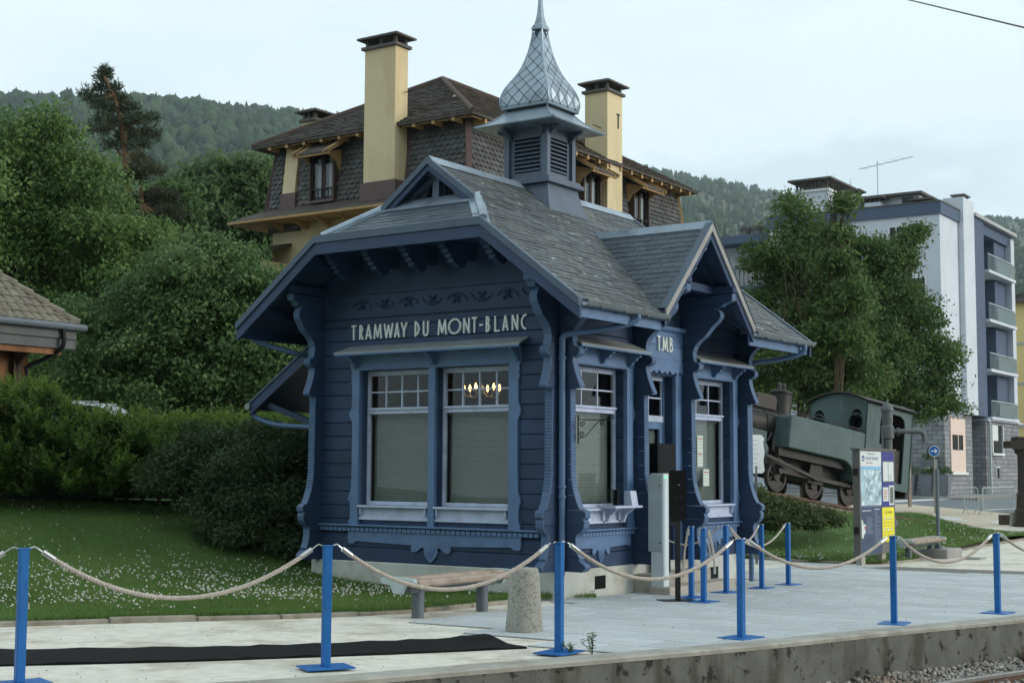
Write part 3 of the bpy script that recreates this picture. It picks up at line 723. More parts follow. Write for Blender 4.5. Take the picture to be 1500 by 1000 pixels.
# sill mouldings, dentils and carved aprons
def sill_band(P, s0, s1, orn):
    b = empty('sill_moulding', parent=kiosk)
    m = MB(P); m.prism([(-.085, .80), (-.085, .782), (-.06, .765), (0, .76), (.02, .76), (.02, .80)], s0, s1, 'x') if False else None
    prof = [(-.085, .800), (-.088, .785), (-.064, .768), (-.03, .758), (.02, .758), (.02, .806)]; n = 6
    m = MB(P); m.add([(s0, d, z) for d, z in prof]+[(s1, d, z) for d, z in prof], [tuple(range(5, -1, -1)), tuple(range(6, 12))]+[(i, (i+1) % n, n+(i+1) % n, n+i) for i in range(n)])
    kbuild(m, 'moulding', 'blue_trim_paint', b)
    m = MB(P); s = s0+.06
    while s < s1-.08: m.box(s, s+.075, -.058, -.0, .705, .757); s += .092
    kbuild(m, 'dentil_row', 'blue_trim_paint', b, kind='stuff')
    a0, a1 = orn; c = (a0+a1)/2; w = (a1-a0)/2
    half = [(0, .27), (.05, .31), (.105, .37), (.13, .43), (.125, .48), (.155, .50), (.2, .475), (.25, .435), (.31, .415), (.36, .43), (.375, .475), (.36, .52)]
    k = min(1, w/1.3)
    half = [(p*k, .60-(.60-z)*(.75+.25*k)) for p, z in half]
    half += [(w-.16, .60-.05), (w-.16, .54), (w-.12, .51), (w-.02, .51), (w, .54), (w, .72)] if w > .9 else [(w-.1, .55), (w-.08, .53), (w, .53), (w, .72)]
    pl = [(c+p, z) for p, z in half]+[(c-p, z) for p, z in reversed(half[1:])]
    pl = [(c, half[0][1])]+[(c+p, z) for p, z in half[1:]]+[(c-p, z) for p, z in reversed(half[1:])]
    m = MB(P); m.prism(pl, -.03, .0, 'y'); kbuild(m, 'carved_apron', 'blue_trim_paint', b)
    for sg in (-1, 0, 1):
        m = MB(P); mm = MB(); mm.tube([(c+sg*.0, -.031, .31), (c+sg*.05, -.036, .42), (c+sg*.09, -.031, .5)], .006, 4); m.add(mm.v, mm.f); kbuild(m, 'carved_vein', 'blue_trim_paint', b)
sill_band(PA, .24, 4.44, (.62, 3.87)); sill_band(PB, .12, 2.07, (.25, 1.95)); sill_band(PB, 3.72, 5.66, (3.85, 5.55))
# ---------------- frieze with carved rosettes
fz = kbuild(MB(PA).box(.1, 4.44, -.014, .03, 4.03, 4.36), 'frieze', 'dark_blue_paint')
kbuild(MB(PA).box(.1, 4.44, -.045, -.0145, 3.995, 4.029), 'ledge', 'dark_blue_paint', fz); kbuild(MB(PA).box(.1, 4.44, -.05, -.0145, 4.36, 4.40), 'ledge', 'dark_blue_paint', fz)
for k in range(9):
    s = .42+k*.4625; m = MB(PA); up = k % 2
    mm = MB(); a0 = math.pi*(.1 if up else 1.1)
    mm.tube([(s+.19*math.cos(a0+i*.29), -.022, (4.14 if up else 4.25)+.12*math.sin(a0+i*.29)) for i in range(11)], [.008+.003*min(i, 10-i) for i in range(11)], 6)
    for q in range(4):
        a = q*math.pi/2+.785; mm.tube([(s, -.02, 4.195), (s+.055*math.cos(a), -.032, 4.195+.055*math.sin(a)), (s+.105*math.cos(a), -.02, 4.195+.105*math.sin(a))], [.010, .028, .006], 6)
    m.add(mm.v, mm.f); kbuild(m, 'rosette', 'dark_blue_paint', fz, smooth=True)
# ---------------- lettering (stroke letters cut as plates)
GLY = {'T': [[(0, 1), (1, 1)], [(.5, 1), (.5, 0)]], 'R': [[(0, 0), (0, 1)], [(0, 1), (.55, .93), (.8, .74), (.55, .52), (0, .42)], [(.3, .44), (1, 0)]],
       'A': [[(0, 0), (.5, 1)], [(.5, 1), (1, 0)], [(.2, .26), (.8, .26)]], 'M': [[(.0, 0), (.12, 1)], [(.12, 1), (.5, .12)], [(.5, .12), (.88, 1)], [(.88, 1), (1, 0)]],
       'W': [[(0, 1), (.24, 0)], [(.24, 0), (.5, .9)], [(.5, .9), (.76, 0)], [(.76, 0), (1, 1)]], 'Y': [[(0, 1), (.5, .42)], [(1, 1), (.5, .42)], [(.5, .42), (.5, 0)]],
       'D': [[(0, 0), (0, 1)], [(0, 1), (.55, .85), (.95, .5), (.55, .15), (0, 0)]], 'U': [[(0, 1), (0, .2), (.2, .03), (.5, 0), (.8, .03), (1, .2), (1, 1)]],
       'O': [[(.5+.5*math.cos(a), .5+.5*math.sin(a)) for a in [i*math.pi/10 for i in range(21)]]], 'N': [[(0, 0), (0, 1)], [(0, 1), (1, 0)], [(1, 0), (1, 1)]],
       '-': [[(0, .48), (1, .48)]], 'B': [[(0, 0), (0, 1)], [(0, 1), (.6, .95), (.85, .78), (.6, .6), (0, .55)], [(0, .55), (.7, .48), (1, .26), (.7, .05), (0, 0)]],
       'L': [[(0, 1), (0, 0)], [(0, 0), (1, 0)]], 'C': [[(1, .98), (.55, .92), (.2, .72), (.08, .5), (.2, .27), (.55, .08), (1, .02)]], '.': [[(.2, .02), (.8, .02)]]}
def letter(P, ch, s0, s1, z0, z1, parent, th=.027, d=-.012, thick=.016):
    m = MB(P); k = 0; sg = 1 if s1 > s0 else -1; a, b = s0+sg*th/2, s1-sg*th/2
    for st in GLY[ch]:
        pts = [(a+(b-a)*u, z0+th/2+(z1-z0-th)*v) for u, v in st]
        for p, q in zip(pts, pts[1:]):
            v = Vector((q[0]-p[0], q[1]-p[1])); l = v.length; v.normalize(); nn = Vector((-v.y, v.x))*th/2; e = v*th*.25
            c = [(p[0]-e.x+nn.x, p[1]-e.y+nn.y), (p[0]-e.x-nn.x, p[1]-e.y-nn.y), (q[0]+e.x-nn.x, q[1]+e.y-nn.y), (q[0]+e.x+nn.x, q[1]+e.y+nn.y)]
            m.prism(c, d-thick-k*.0008, d+.011, 'y'); k += 1
    return kbuild(m, 'letter', 'sign_letter', parent)
sg = empty('sign_lettering', parent=kiosk)
for c, a, b in [('T', 3.87, 3.76), ('R', 3.7, 3.614), ('A', 3.575, 3.45), ('M', 3.408, 3.243), ('W', 3.206, 3.014), ('A', 2.998, 2.887), ('Y', 2.868, 2.74), ('D', 2.595, 2.492), ('U', 2.436, 2.326), ('M', 2.153, 1.983), ('O', 1.952, 1.71), ('N', 1.676, 1.556), ('T', 1.522, 1.417), ('-', 1.387, 1.308), ('B', 1.263, 1.183), ('L', 1.108, 1.011), ('A', .969, .858), ('N', .8, .685), ('C', .645, .535)]:
    letter(PA, c, a, b, 3.65, 3.89, sg)
# ---------------- door bay
dr = empty('door', parent=kiosk); D0 = .2
kbuild(MB(PB).box(2.20, 2.405, -.03, .2, ZB, 3.18), 'door_post', 'blue_trim_paint', dr); kbuild(MB(PB).box(3.385, 3.59, -.03, .2, ZB, 3.18), 'door_post', 'blue_trim_paint', dr)
kbuild(MB(PB).box(2.41, 2.47, D0-.03, D0+.04, ZB, 3.15), 'frame', 'blue_trim_paint', dr); kbuild(MB(PB).box(3.32, 3.38, D0-.03, D0+.04, ZB, 3.15), 'frame', 'blue_trim_paint', dr)
kbuild(MB(PB).box(2.47, 3.32, D0-.04, D0+.04, 2.42, 2.52), 'transom', 'window_paint', dr); kbuild(MB(PB).box(2.47, 3.32, D0-.03, D0+.03, 3.08, 3.15), 'frame', 'window_paint', dr)
for s in (2.47, 2.89-.012, 3.30): kbuild(MB(PB).box(s, s+.024, D0-.01, D0+.02, 2.521, 3.079), 'muntin', 'window_paint', dr)
kbuild(MB(PB).box(2.495, 3.30, D0-.009, D0+.019, 2.79, 2.812), 'muntin', 'window_paint', dr)
kbuild(MB(PB).box(2.49, 3.30, D0, D0+.005, 2.525, 3.075), 'pane', 'glass_dark', dr)
kbuild(MB(PB).box(2.475, 2.57, D0-.025, D0+.02, ZB+.02, 2.415), 'door_stile', 'blue_trim_paint', dr); kbuild(MB(PB).box(3.22, 3.315, D0-.025, D0+.02, ZB+.02, 2.415), 'door_stile', 'blue_trim_paint', dr)
kbuild(MB(PB).box(2.57, 3.22, D0-.024, D0+.02, ZB+.02, 1.0), 'door_panel', 'blue_trim_paint', dr); kbuild(MB(PB).box(2.57, 3.22, D0-.024, D0+.02, 2.31, 2.415), 'door_rail', 'blue_trim_paint', dr)
kbuild(MB(PB).box(2.57, 3.22, D0-.002, D0+.003, 1.0, 2.31), 'pane', 'glass_dark', dr)
m = MB(PB); z = 1.02
while z < 2.3: m.add([(2.58, .25, z), (3.21, .25, z), (3.21, .264, z+.03), (2.58, .264, z+.03)], [(0, 1, 2, 3)]); z += .034
kbuild(m, 'blind', 'blind_slat', dr, kind='stuff')
kbuild(MB(PB).box(2.6, 2.63, D0-.07, D0-.024, 1.2, 1.32), 'handle', 'steel', dr)
# T.M.B board over the door: planks, scalloped lower edge and cornice
tb = empty('name_board', parent=kiosk)
for z0, z1 in ((3.40, 3.62), (3.62, 3.84)): kbuild(MB(PB).box(2.2, 3.59, -.05, .03, z0+.003, z1-.003), 'plank', 'blue_trim_paint', tb)
pl = [(2.2, 3.40), (2.2, 3.18)]
for k in range(8):
    a = 2.2+k*1.39/8; pl += [(a+.02, 3.17), (a+.06, 3.20+(.03 if k % 2 else 0)), (a+.12, 3.21), (a+.15, 3.18)]
pl += [(3.59, 3.18), (3.59, 3.40)]
kbuild(MB(PB).prism(list(reversed(pl)), -.055, .03, 'y'), 'scalloped_edge', 'blue_trim_paint', tb)
m = MB(PB); prof = [(-.05, 3.84), (-.10, 3.87), (-.12, 3.90), (-.12, 3.92), (.03, 3.92), (.03, 3.84)]
m.add([(2.2, d, z) for d, z in prof]+[(3.595, d, z) for d, z in prof], [tuple(range(5, -1, -1)), tuple(range(6, 12))]+[(i, (i+1) % 6, 6+(i+1) % 6, 6+i) for i in range(6)]); kbuild(m, 'cornice', 'blue_trim_paint', tb)
sg2 = empty('sign_lettering', parent=kiosk)
for c, a, b in [('T', 2.70, 2.81), ('.', 2.805, 2.85), ('M', 2.87, 3.03), ('.', 3.03, 3.075), ('B', 3.10, 3.20)]: letter(PB, c, a, b, 3.52, 3.76, sg2, d=-.062, thick=.02)
# steps to the door
stp = empty('door_step', parent=kiosk)
kbuild(MB().box(2.05, 3.85, -.40, -.021, -.5, .10), 'upper_step', 'stone_step', stp, bevel=.012); kbuild(MB().box(1.85, 4.05, -.75, -.401, -.5, -.06), 'lower_step', 'stone_step', stp, bevel=.012)
# ---------------- roof
SL_ = .755; ZR = 6.32; EV = .895
def zmain(y): return ZR-SL_*abs(y-YC)
roof = empty('roof', parent=kiosk)
XE0, XE1, XG0, XG1, HC, HG = -.88, 6.66, -.1, 5.88, 1.56, .895
def slab(poly3, t, name, mat, parent=roof):      # thick sheet below a 3D polygon
    m = MB(); m.prism3(poly3, (0, 0, -t)); return kbuild(m, name, mat, parent)
for s in (-1, 1):
    Y = lambda h: YC+s*h
    lows = [[(XE0, Y(3.165)), (XE1, Y(3.165)), (XE1, Y(HC)), (XG1, Y(HG)), (XG0, Y(HG)), (XE0, Y(HC))]] if s > 0 else [
        [(XE0, Y(3.165)), (XC-1.45, Y(3.165)), (XC, 1.144), (XC, Y(HG)), (XG0, Y(HG)), (XE0, Y(HC))], [(XE1, Y(3.165)), (XC+1.45, Y(3.165)), (XC, 1.144), (XC, Y(HG)), (XG1, Y(HG)), (XE1, Y(HC))]]
    for low in lows: slab([(x, y, zmain(y)-.022) for x, y in low], .06, 'roof_deck', 'dark_blue_paint')
    slab([(x, y, zmain(y)-.022) for x, y in [(XG0, Y(HG)), (XG1, Y(HG)), (XG1, YC), (XG0, YC)]], .06, 'roof_deck', 'dark_blue_paint')
HS = (zmain(YC+HG)-zmain(YC+HC))/(XG0-XE0)
def zhip(x): return zmain(YC+HC)+HS*(x-XE0)
slab([(XE0, YC-HC, zhip(XE0)-.02), (XG0, YC-HG, zhip(XG0)-.02), (XG0, YC+HG, zhip(XG0)-.02), (XE0, YC+HC, zhip(XE0)-.02)], .05, 'hip_deck', 'dark_blue_paint')
X2 = lambda x: LN-x
slab([(X2(XE0), YC-HC, zhip(XE0)-.02), (X2(XG0), YC-HG, zhip(XG0)-.02), (X2(XG0), YC+HG, zhip(XG0)-.02), (X2(XE0), YC+HC, zhip(XE0)-.02)], .05, 'hip_deck', 'dark_blue_paint')
slab([(XE0+.02, YC-HC, 4.99), (.0, YC-HC, 4.99), (.0, YC+HC, 4.99), (XE0+.02, YC+HC, 4.99)], .02, 'soffit', 'dark_blue_paint')
# slates
NOBJ = {'n': 0}
def slates(origin, ud, vd, regions, w, ex, mat, as_obj, joined, flip=False, jitter=.006, near=None):
    """courses of slates on a plane; regions = convex 2D polygons (u, v)"""
    o, u, v = Vector(origin), Vector(ud).normalized(), Vector(vd).normalized(); n = u.cross(v)
    if n.z < 0: n = -n
    for reg in regions:
        a2 = sum(reg[i][0]*reg[(i+1) % len(reg)][1]-reg[(i+1) % len(reg)][0]*reg[i][1] for i in range(len(reg)))
        if a2 < 0: reg = reg[::-1]
        us = [p[0] for p in reg]; vs_ = [p[1] for p in reg]
        r0, r1 = math.floor(min(vs_)/ex), math.ceil(max(vs_)/ex)
        for r in range(r0, r1):
            off = (.5*w if r % 2 else 0)+random.uniform(-.02, .02)
            c0, c1 = math.floor((min(us)-off)/w), math.ceil((max(us)-off)/w)
            for c in range(c0, c1):
                a = off+c*w; jz = random.uniform(-jitter, jitter)*.5; dv = random.uniform(-jitter, jitter); g = .003
                q = clip_poly([(a+g, r*ex+dv), (a+w-g, r*ex+dv+random.uniform(-.004, .004)), (a+w-g, (r+1)*ex+.02), (a+g, (r+1)*ex+.02)], reg)
                if len(q) < 3: continue
                t = lambda pv: .009+jz-(pv-r*ex)/ex*.008     # tail lifted over the course below
                top = [o+u*p[0]+v*p[1]+n*max(.001, t(p[1])) for p in q]
                bot = [o+u*p[0]+v*p[1]+n*(max(.001, t(p[1]))-.010) for p in q]
                k = len(q); fs = [tuple(range(k))]+[(i, k+i, k+(i+1) % k, (i+1) % k) for i in range(k)]
                if as_obj and (near is None or near(top[0])) and NOBJ['n'] < 298 and len(q) == 4:
                    m = MB(); m.add([tuple(x) for x in top+bot], fs); kbuild(m, 'slate', mat, roof); NOBJ['n'] += 1
                else: joined.add([tuple(x) for x in top+bot], fs)
jm, jd = MB(), MB()
cs = 1/math.hypot(1, SL_)
XV = 1.45
# cross gable slopes first (largest in the picture), then the hip, then the near part of the main slope
GZ = 5.47; GF = -.93; GB_ = YC-(ZR-GZ)/SL_
for s in (-1, 1):
    vlen = XV*math.sqrt(2)
    vy = lambda dx: YC-(ZR-GZ+dx)/SL_
    reg = [(GF, 0), (vy(XV), 0), (GB_, vlen), (GF, vlen)]
    slates((XC+s*XV, 0, GZ-XV), (0, 1, 0), (-s, 0, 1), [reg], .22, .125, 'slate_dormer', s < 0, jd)
    slab([(XC+s*XV, GF, GZ-XV-.016), (XC+s*XV, vy(XV)+.06, GZ-XV-.016), (XC, GB_+.06, GZ-.016), (XC, GF, GZ-.016)], .05, 'gable_deck', 'dark_blue_paint')
hl = math.hypot(XG0-XE0, zhip(XG0)-zhip(XE0))
slates((XE0, YC, zhip(XE0)), (0, 1, 0), (XG0-XE0, 0, zhip(XG0)-zhip(XE0)), [[(-HC, 0), (HC, 0), (HG, hl), (-HG, hl)]], .24, .12, 'slate_dormer', True, jd)
slates((X2(XE0), YC, zhip(XE0)), (0, 1, 0), (-(XG0-XE0), 0, zhip(XG0)-zhip(XE0)), [[(-HC, 0), (HC, 0), (HG, hl), (-HG, hl)]], .24, .12, 'slate_dormer', False, jd)
for s in (-1, 1):
    vv = lambda h: (3.165-h)/cs
    v2 = vv(YC-GB_)
    regs = ([[(XE0, 0), (XE1, 0), (XE1, vv(HC)), (XG1, vv(HG)), (XG0, vv(HG)), (XE0, vv(HC))]] if s > 0 else [[(XE0, 0), (XC-XV, 0), (XC, v2), (XC, vv(HG)), (XG0, vv(HG)), (XE0, vv(HC))], [(XC+XV, 0), (XE1, 0), (XE1, vv(HC)), (XG1, vv(HG)), (XC, vv(HG)), (XC, v2)]])+[[(XG0, vv(HG)), (XG1, vv(HG)), (XG1, vv(0)), (XG0, vv(0))]]
    slates((0, YC+s*3.165, zmain(YC+3.165)), (1, 0, 0), (0, -s, SL_), regs, .235, .112, 'slate', s < 0, jm, jitter=.011, near=lambda p: p.x < .9 and p.y < 1.35)
kbuild(jm, 'slate_courses', 'slate', roof, kind='stuff'); kbuild(jd, 'slate_courses', 'slate_dormer', roof, kind='stuff')
# ridge and hip caps in zinc
def cap(p, q, r=.05, wing=.13, s1=(0, 1, 0), s2=(0, -1, 0), name='ridge_cap', mat='zinc'):
    p, q = Vector(p), Vector(q); m = MB()
    w1, w2 = Vector(s1)*wing, Vector(s2)*wing; up = Vector((0, 0, 1))
    sec = lambda c: [c+w1+up*.004, c+w1*.3+up*(.012+r*.5), c+up*(r+.012), c+w2*.3+up*(.012+r*.5), c+w2+up*.004]
    a, b = sec(p), sec(q)
    m.add([tuple(x) for x in a+b], [(i, i+1, 6+i, 5+i) for i in range(4)]); kbuild(m, name, mat, roof)
d1 = Vector((0, 1, -SL_)).normalized(); d2 = Vector((0, -1, -SL_)).normalized()
cap((XG0-.04, YC, ZR+.02), (2.3, YC, ZR+.02), .03, .16, d1, d2); cap((3.45, YC, ZR+.02), (XG1+.04, YC, ZR+.02), .03, .16, d1, d2)
g1 = Vector((1, 0, -1)).normalized(); g2 = Vector((-1, 0, -1)).normalized()
cap((XC, GF-.01, GZ+.02), (XC, GB_+.05, GZ+.02), .02, .15, g1, g2)
for s in (-1, 1):      # stub hip rolls next to the gablet, flashings along the hips
    for fx, side in ((lambda x: x, 0), (X2, 1)):
        a = Vector((fx(XE0+.02), YC+s*HC, zhip(XE0)+.02)); b = Vector((fx(XG0), YC+s*HG, zhip(XG0)+.02))
        m = MB(); m.tube([a.lerp(b, .05), a.lerp(b, .5), a.lerp(b, 1.0)], [.055, .06, .06], 8); kbuild(m, 'hip_roll', 'zinc', roof, smooth=True)
        dn = Vector((0, s, -SL_)).normalized()*.17; hd = Vector((-1 if side == 0 else 1, 0, -HS)).normalized()*.05+Vector((0, -s, 0))*.14
        m = MB(); m.add([tuple(a), tuple(b), tuple(b+dn), tuple(a+dn)], [(0, 1, 2, 3)]); m.add([tuple(a), tuple(b), tuple(b+hd), tuple(a+hd)], [(0, 1, 2, 3)]); kbuild(m, 'hip_flashing', 'zinc', roof)
for fx in (lambda x: x, X2):     # apron flashing at the foot of the gablets
    m = MB(); a = .14; e = .024
    m.add([(fx(XG0+.16), YC-HG+.06, zhip(XG0)+.03+e+.08), (fx(XG0+.16), YC+HG-.06, zhip(XG0)+.03+e+.08), (fx(XG0-a), YC+HG+.08, zhip(XG0-a)+e), (fx(XG0-a), YC-HG-.08, zhip(XG0-a)+e)], [(0, 1, 2, 3)])
    kbuild(m, 'apron_flashing', 'zinc', roof)
# bargeboards with zinc drip edge
def barge(pts, xx, th, hgt, cap_h, parent=roof):
    """boards along a polyline of (y, z) in the plane x = xx"""
    for (y0, z0), (y1, z1) in zip(pts, pts[1:]):
        kbuild(MB().prism([(y0, z0-cap_h), (y1, z1-cap_h), (y1, z1-hgt), (y0, z0-hgt)], xx, xx+th, 'x'), 'bargeboard', 'blue_metal', parent)
        kbuild(MB().prism([(y0, z0+.035), (y1, z1+.035), (y1, z1-cap_h), (y0, z0-cap_h)], xx-.03, xx+th+.02, 'x'), 'drip_edge', 'barge_zinc', parent)
M('barge_zinc', rgb((80, 94, 108)), .5, .12, 3, .06, 40, metal=.3)
M('barge_grey', rgb((150, 148, 146)), .6, .14, 4, .1, 40, metal=.15)
oy = [(YC+3.2, zmain(YC+3.2)), (YC+HC, zhip(XE0)), (YC-HC, zhip(XE0)), (YC-3.2, zmain(YC+3.2))]
barge(oy, XE0-.05, .05, .25, .075); barge(oy, X2(XE0), .05, .25, .075)
gy = [(YC+HG+.06, zmain(YC+HG+.06)), (YC, ZR), (YC-HG-.06, zmain(YC+HG+.06))]
for fx, x0 in ((1, XG0-.05), (-1, X2(XG0))): barge(gy, x0, .05, .17, .07)
# gablet fronts
for fx in (lambda x: x, X2):
    gb = empty('gablet', parent=kiosk); zb0 = zhip(XG0)+.02
    tri = [(YC-HG+.1, zb0), (YC+HG-.1, zb0), (YC, ZR-.12)]
    a, b = sorted((fx(.16), fx(.20))); kbuild(MB().prism(tri, a, b, 'x'), 'gablet_board', 'cupola_paint', gb)
    a, b = sorted((fx(.04), fx(.1595))); kbuild(MB().box(a, b, YC-.06, YC+.06, zb0, ZR-.14), 'king_post', 'cupola_paint', gb)
    a, b = sorted((fx(-.06), fx(.1))); kbuild(MB().box(a, b, YC-.10, YC+.10, ZR-.23, ZR-.17), 'post_cap', 'cupola_paint', gb)
    for s in (-1, 1):
        q = [(YC+s*.09, zb0+.10), (YC+s*.09, zb0+.36), (YC+s*.14, zb0+.35), (YC+s*.20, zb0+.28), (YC+s*.25, zb0+.19), (YC+s*.27, zb0+.10)]
        a, b = sorted((fx(.156), fx(.1595))); kbuild(MB().prism(q, a, b, 'x'), 'quarter_opening', 'black_plastic', gb)
        a, b = sorted((fx(.08), fx(.155))); m = MB(); m.prism([(YC+s*(HG-.12), zb0+.02), (YC+s*.02, ZR-.16), (YC+s*.02, ZR-.26), (YC+s*(HG-.26), zb0+.02)], a, b, 'x'); kbuild(m, 'inner_rafter', 'cupola_paint', gb)
# eave brackets on the gable side (stepped corbels)
CB_ = [(-.80, 4.96), (-.80, 4.90), (-.74, 4.885), (-.74, 4.84), (-.67, 4.825), (-.67, 4.775), (-.60, 4.76), (-.60, 4.71), (-.53, 4.70), (-.53, 4.65), (-.46, 4.63), (-.40, 4.59), (-.32, 4.58), (-.25, 4.61), (-.22, 4.67), (-.22, 4.72), (.02, 4.72), (.02, 4.96)]
for y in (3.74, 3.0, 2.27, 1.54, .80):
    kbuild(MB().prism(CB_, y-.055, y+.055, 'y'), 'eave_bracket', 'dark_blue_paint')
for sgn, x0 in ((-1, XE0+.06), (1, LN+.8)):     # sloping lookouts next to the barge
    for s in (-1, 1):
        for h in (1.75, 2.75):
            y = YC+s*h; kbuild(MB().box(min(x0, x0*.0+.05) if sgn < 0 else LN, .05 if sgn < 0 else x0, y-.05, y+.05, zmain(y)-.24, zmain(y)-.10), 'purlin_end', 'dark_blue_paint')
# cross gable front
cg = empty('cross_gable', parent=kiosk)
gpts = [(XC-XV-.04, GZ-XV-.04), (XC, GZ), (XC+XV+.04, GZ-XV-.04)]
for (x0, z0), (x1, z1) in zip(gpts, gpts[1:]):
    kbuild(MB().prism([(x0, z0-.03), (x1, z1-.03), (x1, z1-.24), (x0, z0-.24)], GF-.0, GF+.05, 'y'), 'bargeboard', 'blue_metal', cg)
    kbuild(MB().prism([(x0, z0+.035), (x1, z1+.035), (x1, z1-.11), (x0, z0-.11)], GF-.03, GF-.001, 'y'), 'barge_cover', 'barge_grey', cg)
    kbuild(MB().prism([(x0, z0+.045), (x1, z1+.045), (x1, z1+.0355), (x0, z0+.0355)], GF-.045, GF+.08, 'y'), 'drip_edge', 'barge_zinc', cg)
kbuild(MB().prism([(XC-1.2, 4.2), (XC+1.2, 4.2), (XC, GZ-.2)], .08, .14, 'y'), 'gable_board', 'dark_blue_paint', cg)
for s in (-1, 1):
    kbuild(MB().beam((XC+s*.95, -.55, 4.40), (XC+s*.05, -.55, 5.2), .09, .12, (0, 1, 0)), 'rafter_brace', 'dark_blue_paint', cg)
    kbuild(MB().beam((XC+s*.95, -.85, 4.34), (XC+s*1.32, -.85, 4.02), .08, .10, (0, 1, 0)), 'knee_brace', 'dark_blue_paint', cg)
for k in range(3): 
    z = 4.42+k*.34; x = XC-(GZ-z)+.06
    kbuild(MB().prism([(x, z), (x+.14, z+.02), (x+.17, z-.04), (x+.10, z-.09), (x+.02, z-.10)], GF+.0, GF+.045, 'y'), 'carved_tab', 'blue_trim_paint', cg)
kbuild(MB().box(XC-.84, XC+.84, -.62, -.50, 4.46, 4.58), 'cross_tie', 'dark_blue_paint', cg)
# eaves fascia, gutters, downpipes on the platform side and the back
def half_gutter(x0, x1, y, z, r=.068):
    m = MB(); k = 8; sec = [(y+r*math.cos(a), z+r*math.sin(a)) for a in [math.pi+math.pi*i/k for i in range(k+1)]]
    sec2 = [(y+(r-.006)*math.cos(a), z+(r-.006)*math.sin(a)) for a in [2*math.pi-math.pi*i/k for i in range(k+1)]]
    m.prism(sec+sec2, x0, x1, 'x'); g = kbuild(m, 'gutter', 'zinc_dark', roof, smooth=True)
    kbuild(MB().tube([(x0, y-r-.002, z), (x1, y-r-.002, z)], .010, 6), 'gutter_bead', 'zinc_dark', g)
    x = x0+.35
    while x < x1: kbuild(MB().box(x, x+.02, y-r-.006, y+r, z-r-.006, z-r+.012), 'gutter_strap', 'zinc_dark', g); x += .62
ZE = zmain(YC+3.165)
for x0, x1 in ((XE0+.03, XC-XV-.02), (XC+XV+.02, XE1+.06)):
    half_gutter(x0, x1, YC-3.165-.06, ZE-.035)
    kbuild(MB().box(x0-.02, x1-.04, YC-3.165+.02, YC-3.165+.05, ZE-.24, ZE-.07), 'fascia', 'blue_trim_paint', roof)
half_gutter(XE0+.03, XE1, YC+3.165+.06, ZE-.035); kbuild(MB().box(XE0, XE1, YC+3.165-.05, YC+3.165-.02, ZE-.24, ZE-.07), 'fascia', 'blue_metal', roof)
def dpipe(pts, r=.042, collars=()):
    p = kbuild(MB().tube(catmull(pts, 6), r, 10), 'downpipe', 'pipe_paint', smooth=True)
    for c in collars: kbuild(MB().lathe([(r+.004, c[2]-.02), (r+.012, c[2]-.015), (r+.012, c[2]+.015), (r+.004, c[2]+.02)], 12, (c[0], c[1], 0)), 'collar', 'pipe_paint', p)
yg = YC-3.165-.06
dpipe([(.55, yg, ZE-.09), (.55, yg, ZE-.16), (.46, yg+.10, ZE-.23), (.25, yg+.35, ZE-.30), (-.02, -.24, ZE-.37), (-.07, -.12, ZE-.42), (-.07, -.10, ZE-.55), (-.07, -.10, 2.5), (-.07, -.10, 1.0), (-.07, -.10, .35), (-.08, -.10, .2), (-.14, -.08, .08), (-.15, -.08, -.02)], .045, [(-.07, -.10, 3.22), (-.07, -.10, 1.42), (-.07, -.10, 1.28)])
dpipe([(6.35, yg, ZE-.09), (6.35, yg, ZE-.18), (6.3, yg+.12, ZE-.27), (6.1, yg+.5, ZE-.36), (5.95, -.22, ZE-.40), (5.92, -.12, ZE-.55), (5.92, -.12, 2), (5.92, -.12, -.3)], .045)
# ---------------- cupola and spire
M('zinc_seam', rgb((70, 78, 86)), .6, .1, 3, metal=.3)
cp = empty('cupola', parent=kiosk)
def ring(h0, z0, h1, z1, name, mat, t=None):
    m = MB(); C = lambda h, z: [(XC-h, YC-h, z), (XC+h, YC-h, z), (XC+h, YC+h, z), (XC-h, YC+h, z)]
    m.add(C(h0, z0)+C(h1, z1), [(0, 3, 2, 1), (4, 5, 6, 7), (0, 1, 5, 4), (1, 2, 6, 5), (2, 3, 7, 6), (3, 0, 4, 7)]); return kbuild(m, name, mat, cp)
m = MB(); C = lambda h, z: [(XC-h, YC-h, z), (XC+h, YC-h, z), (XC+h, YC+h, z), (XC-h, YC+h, z)]
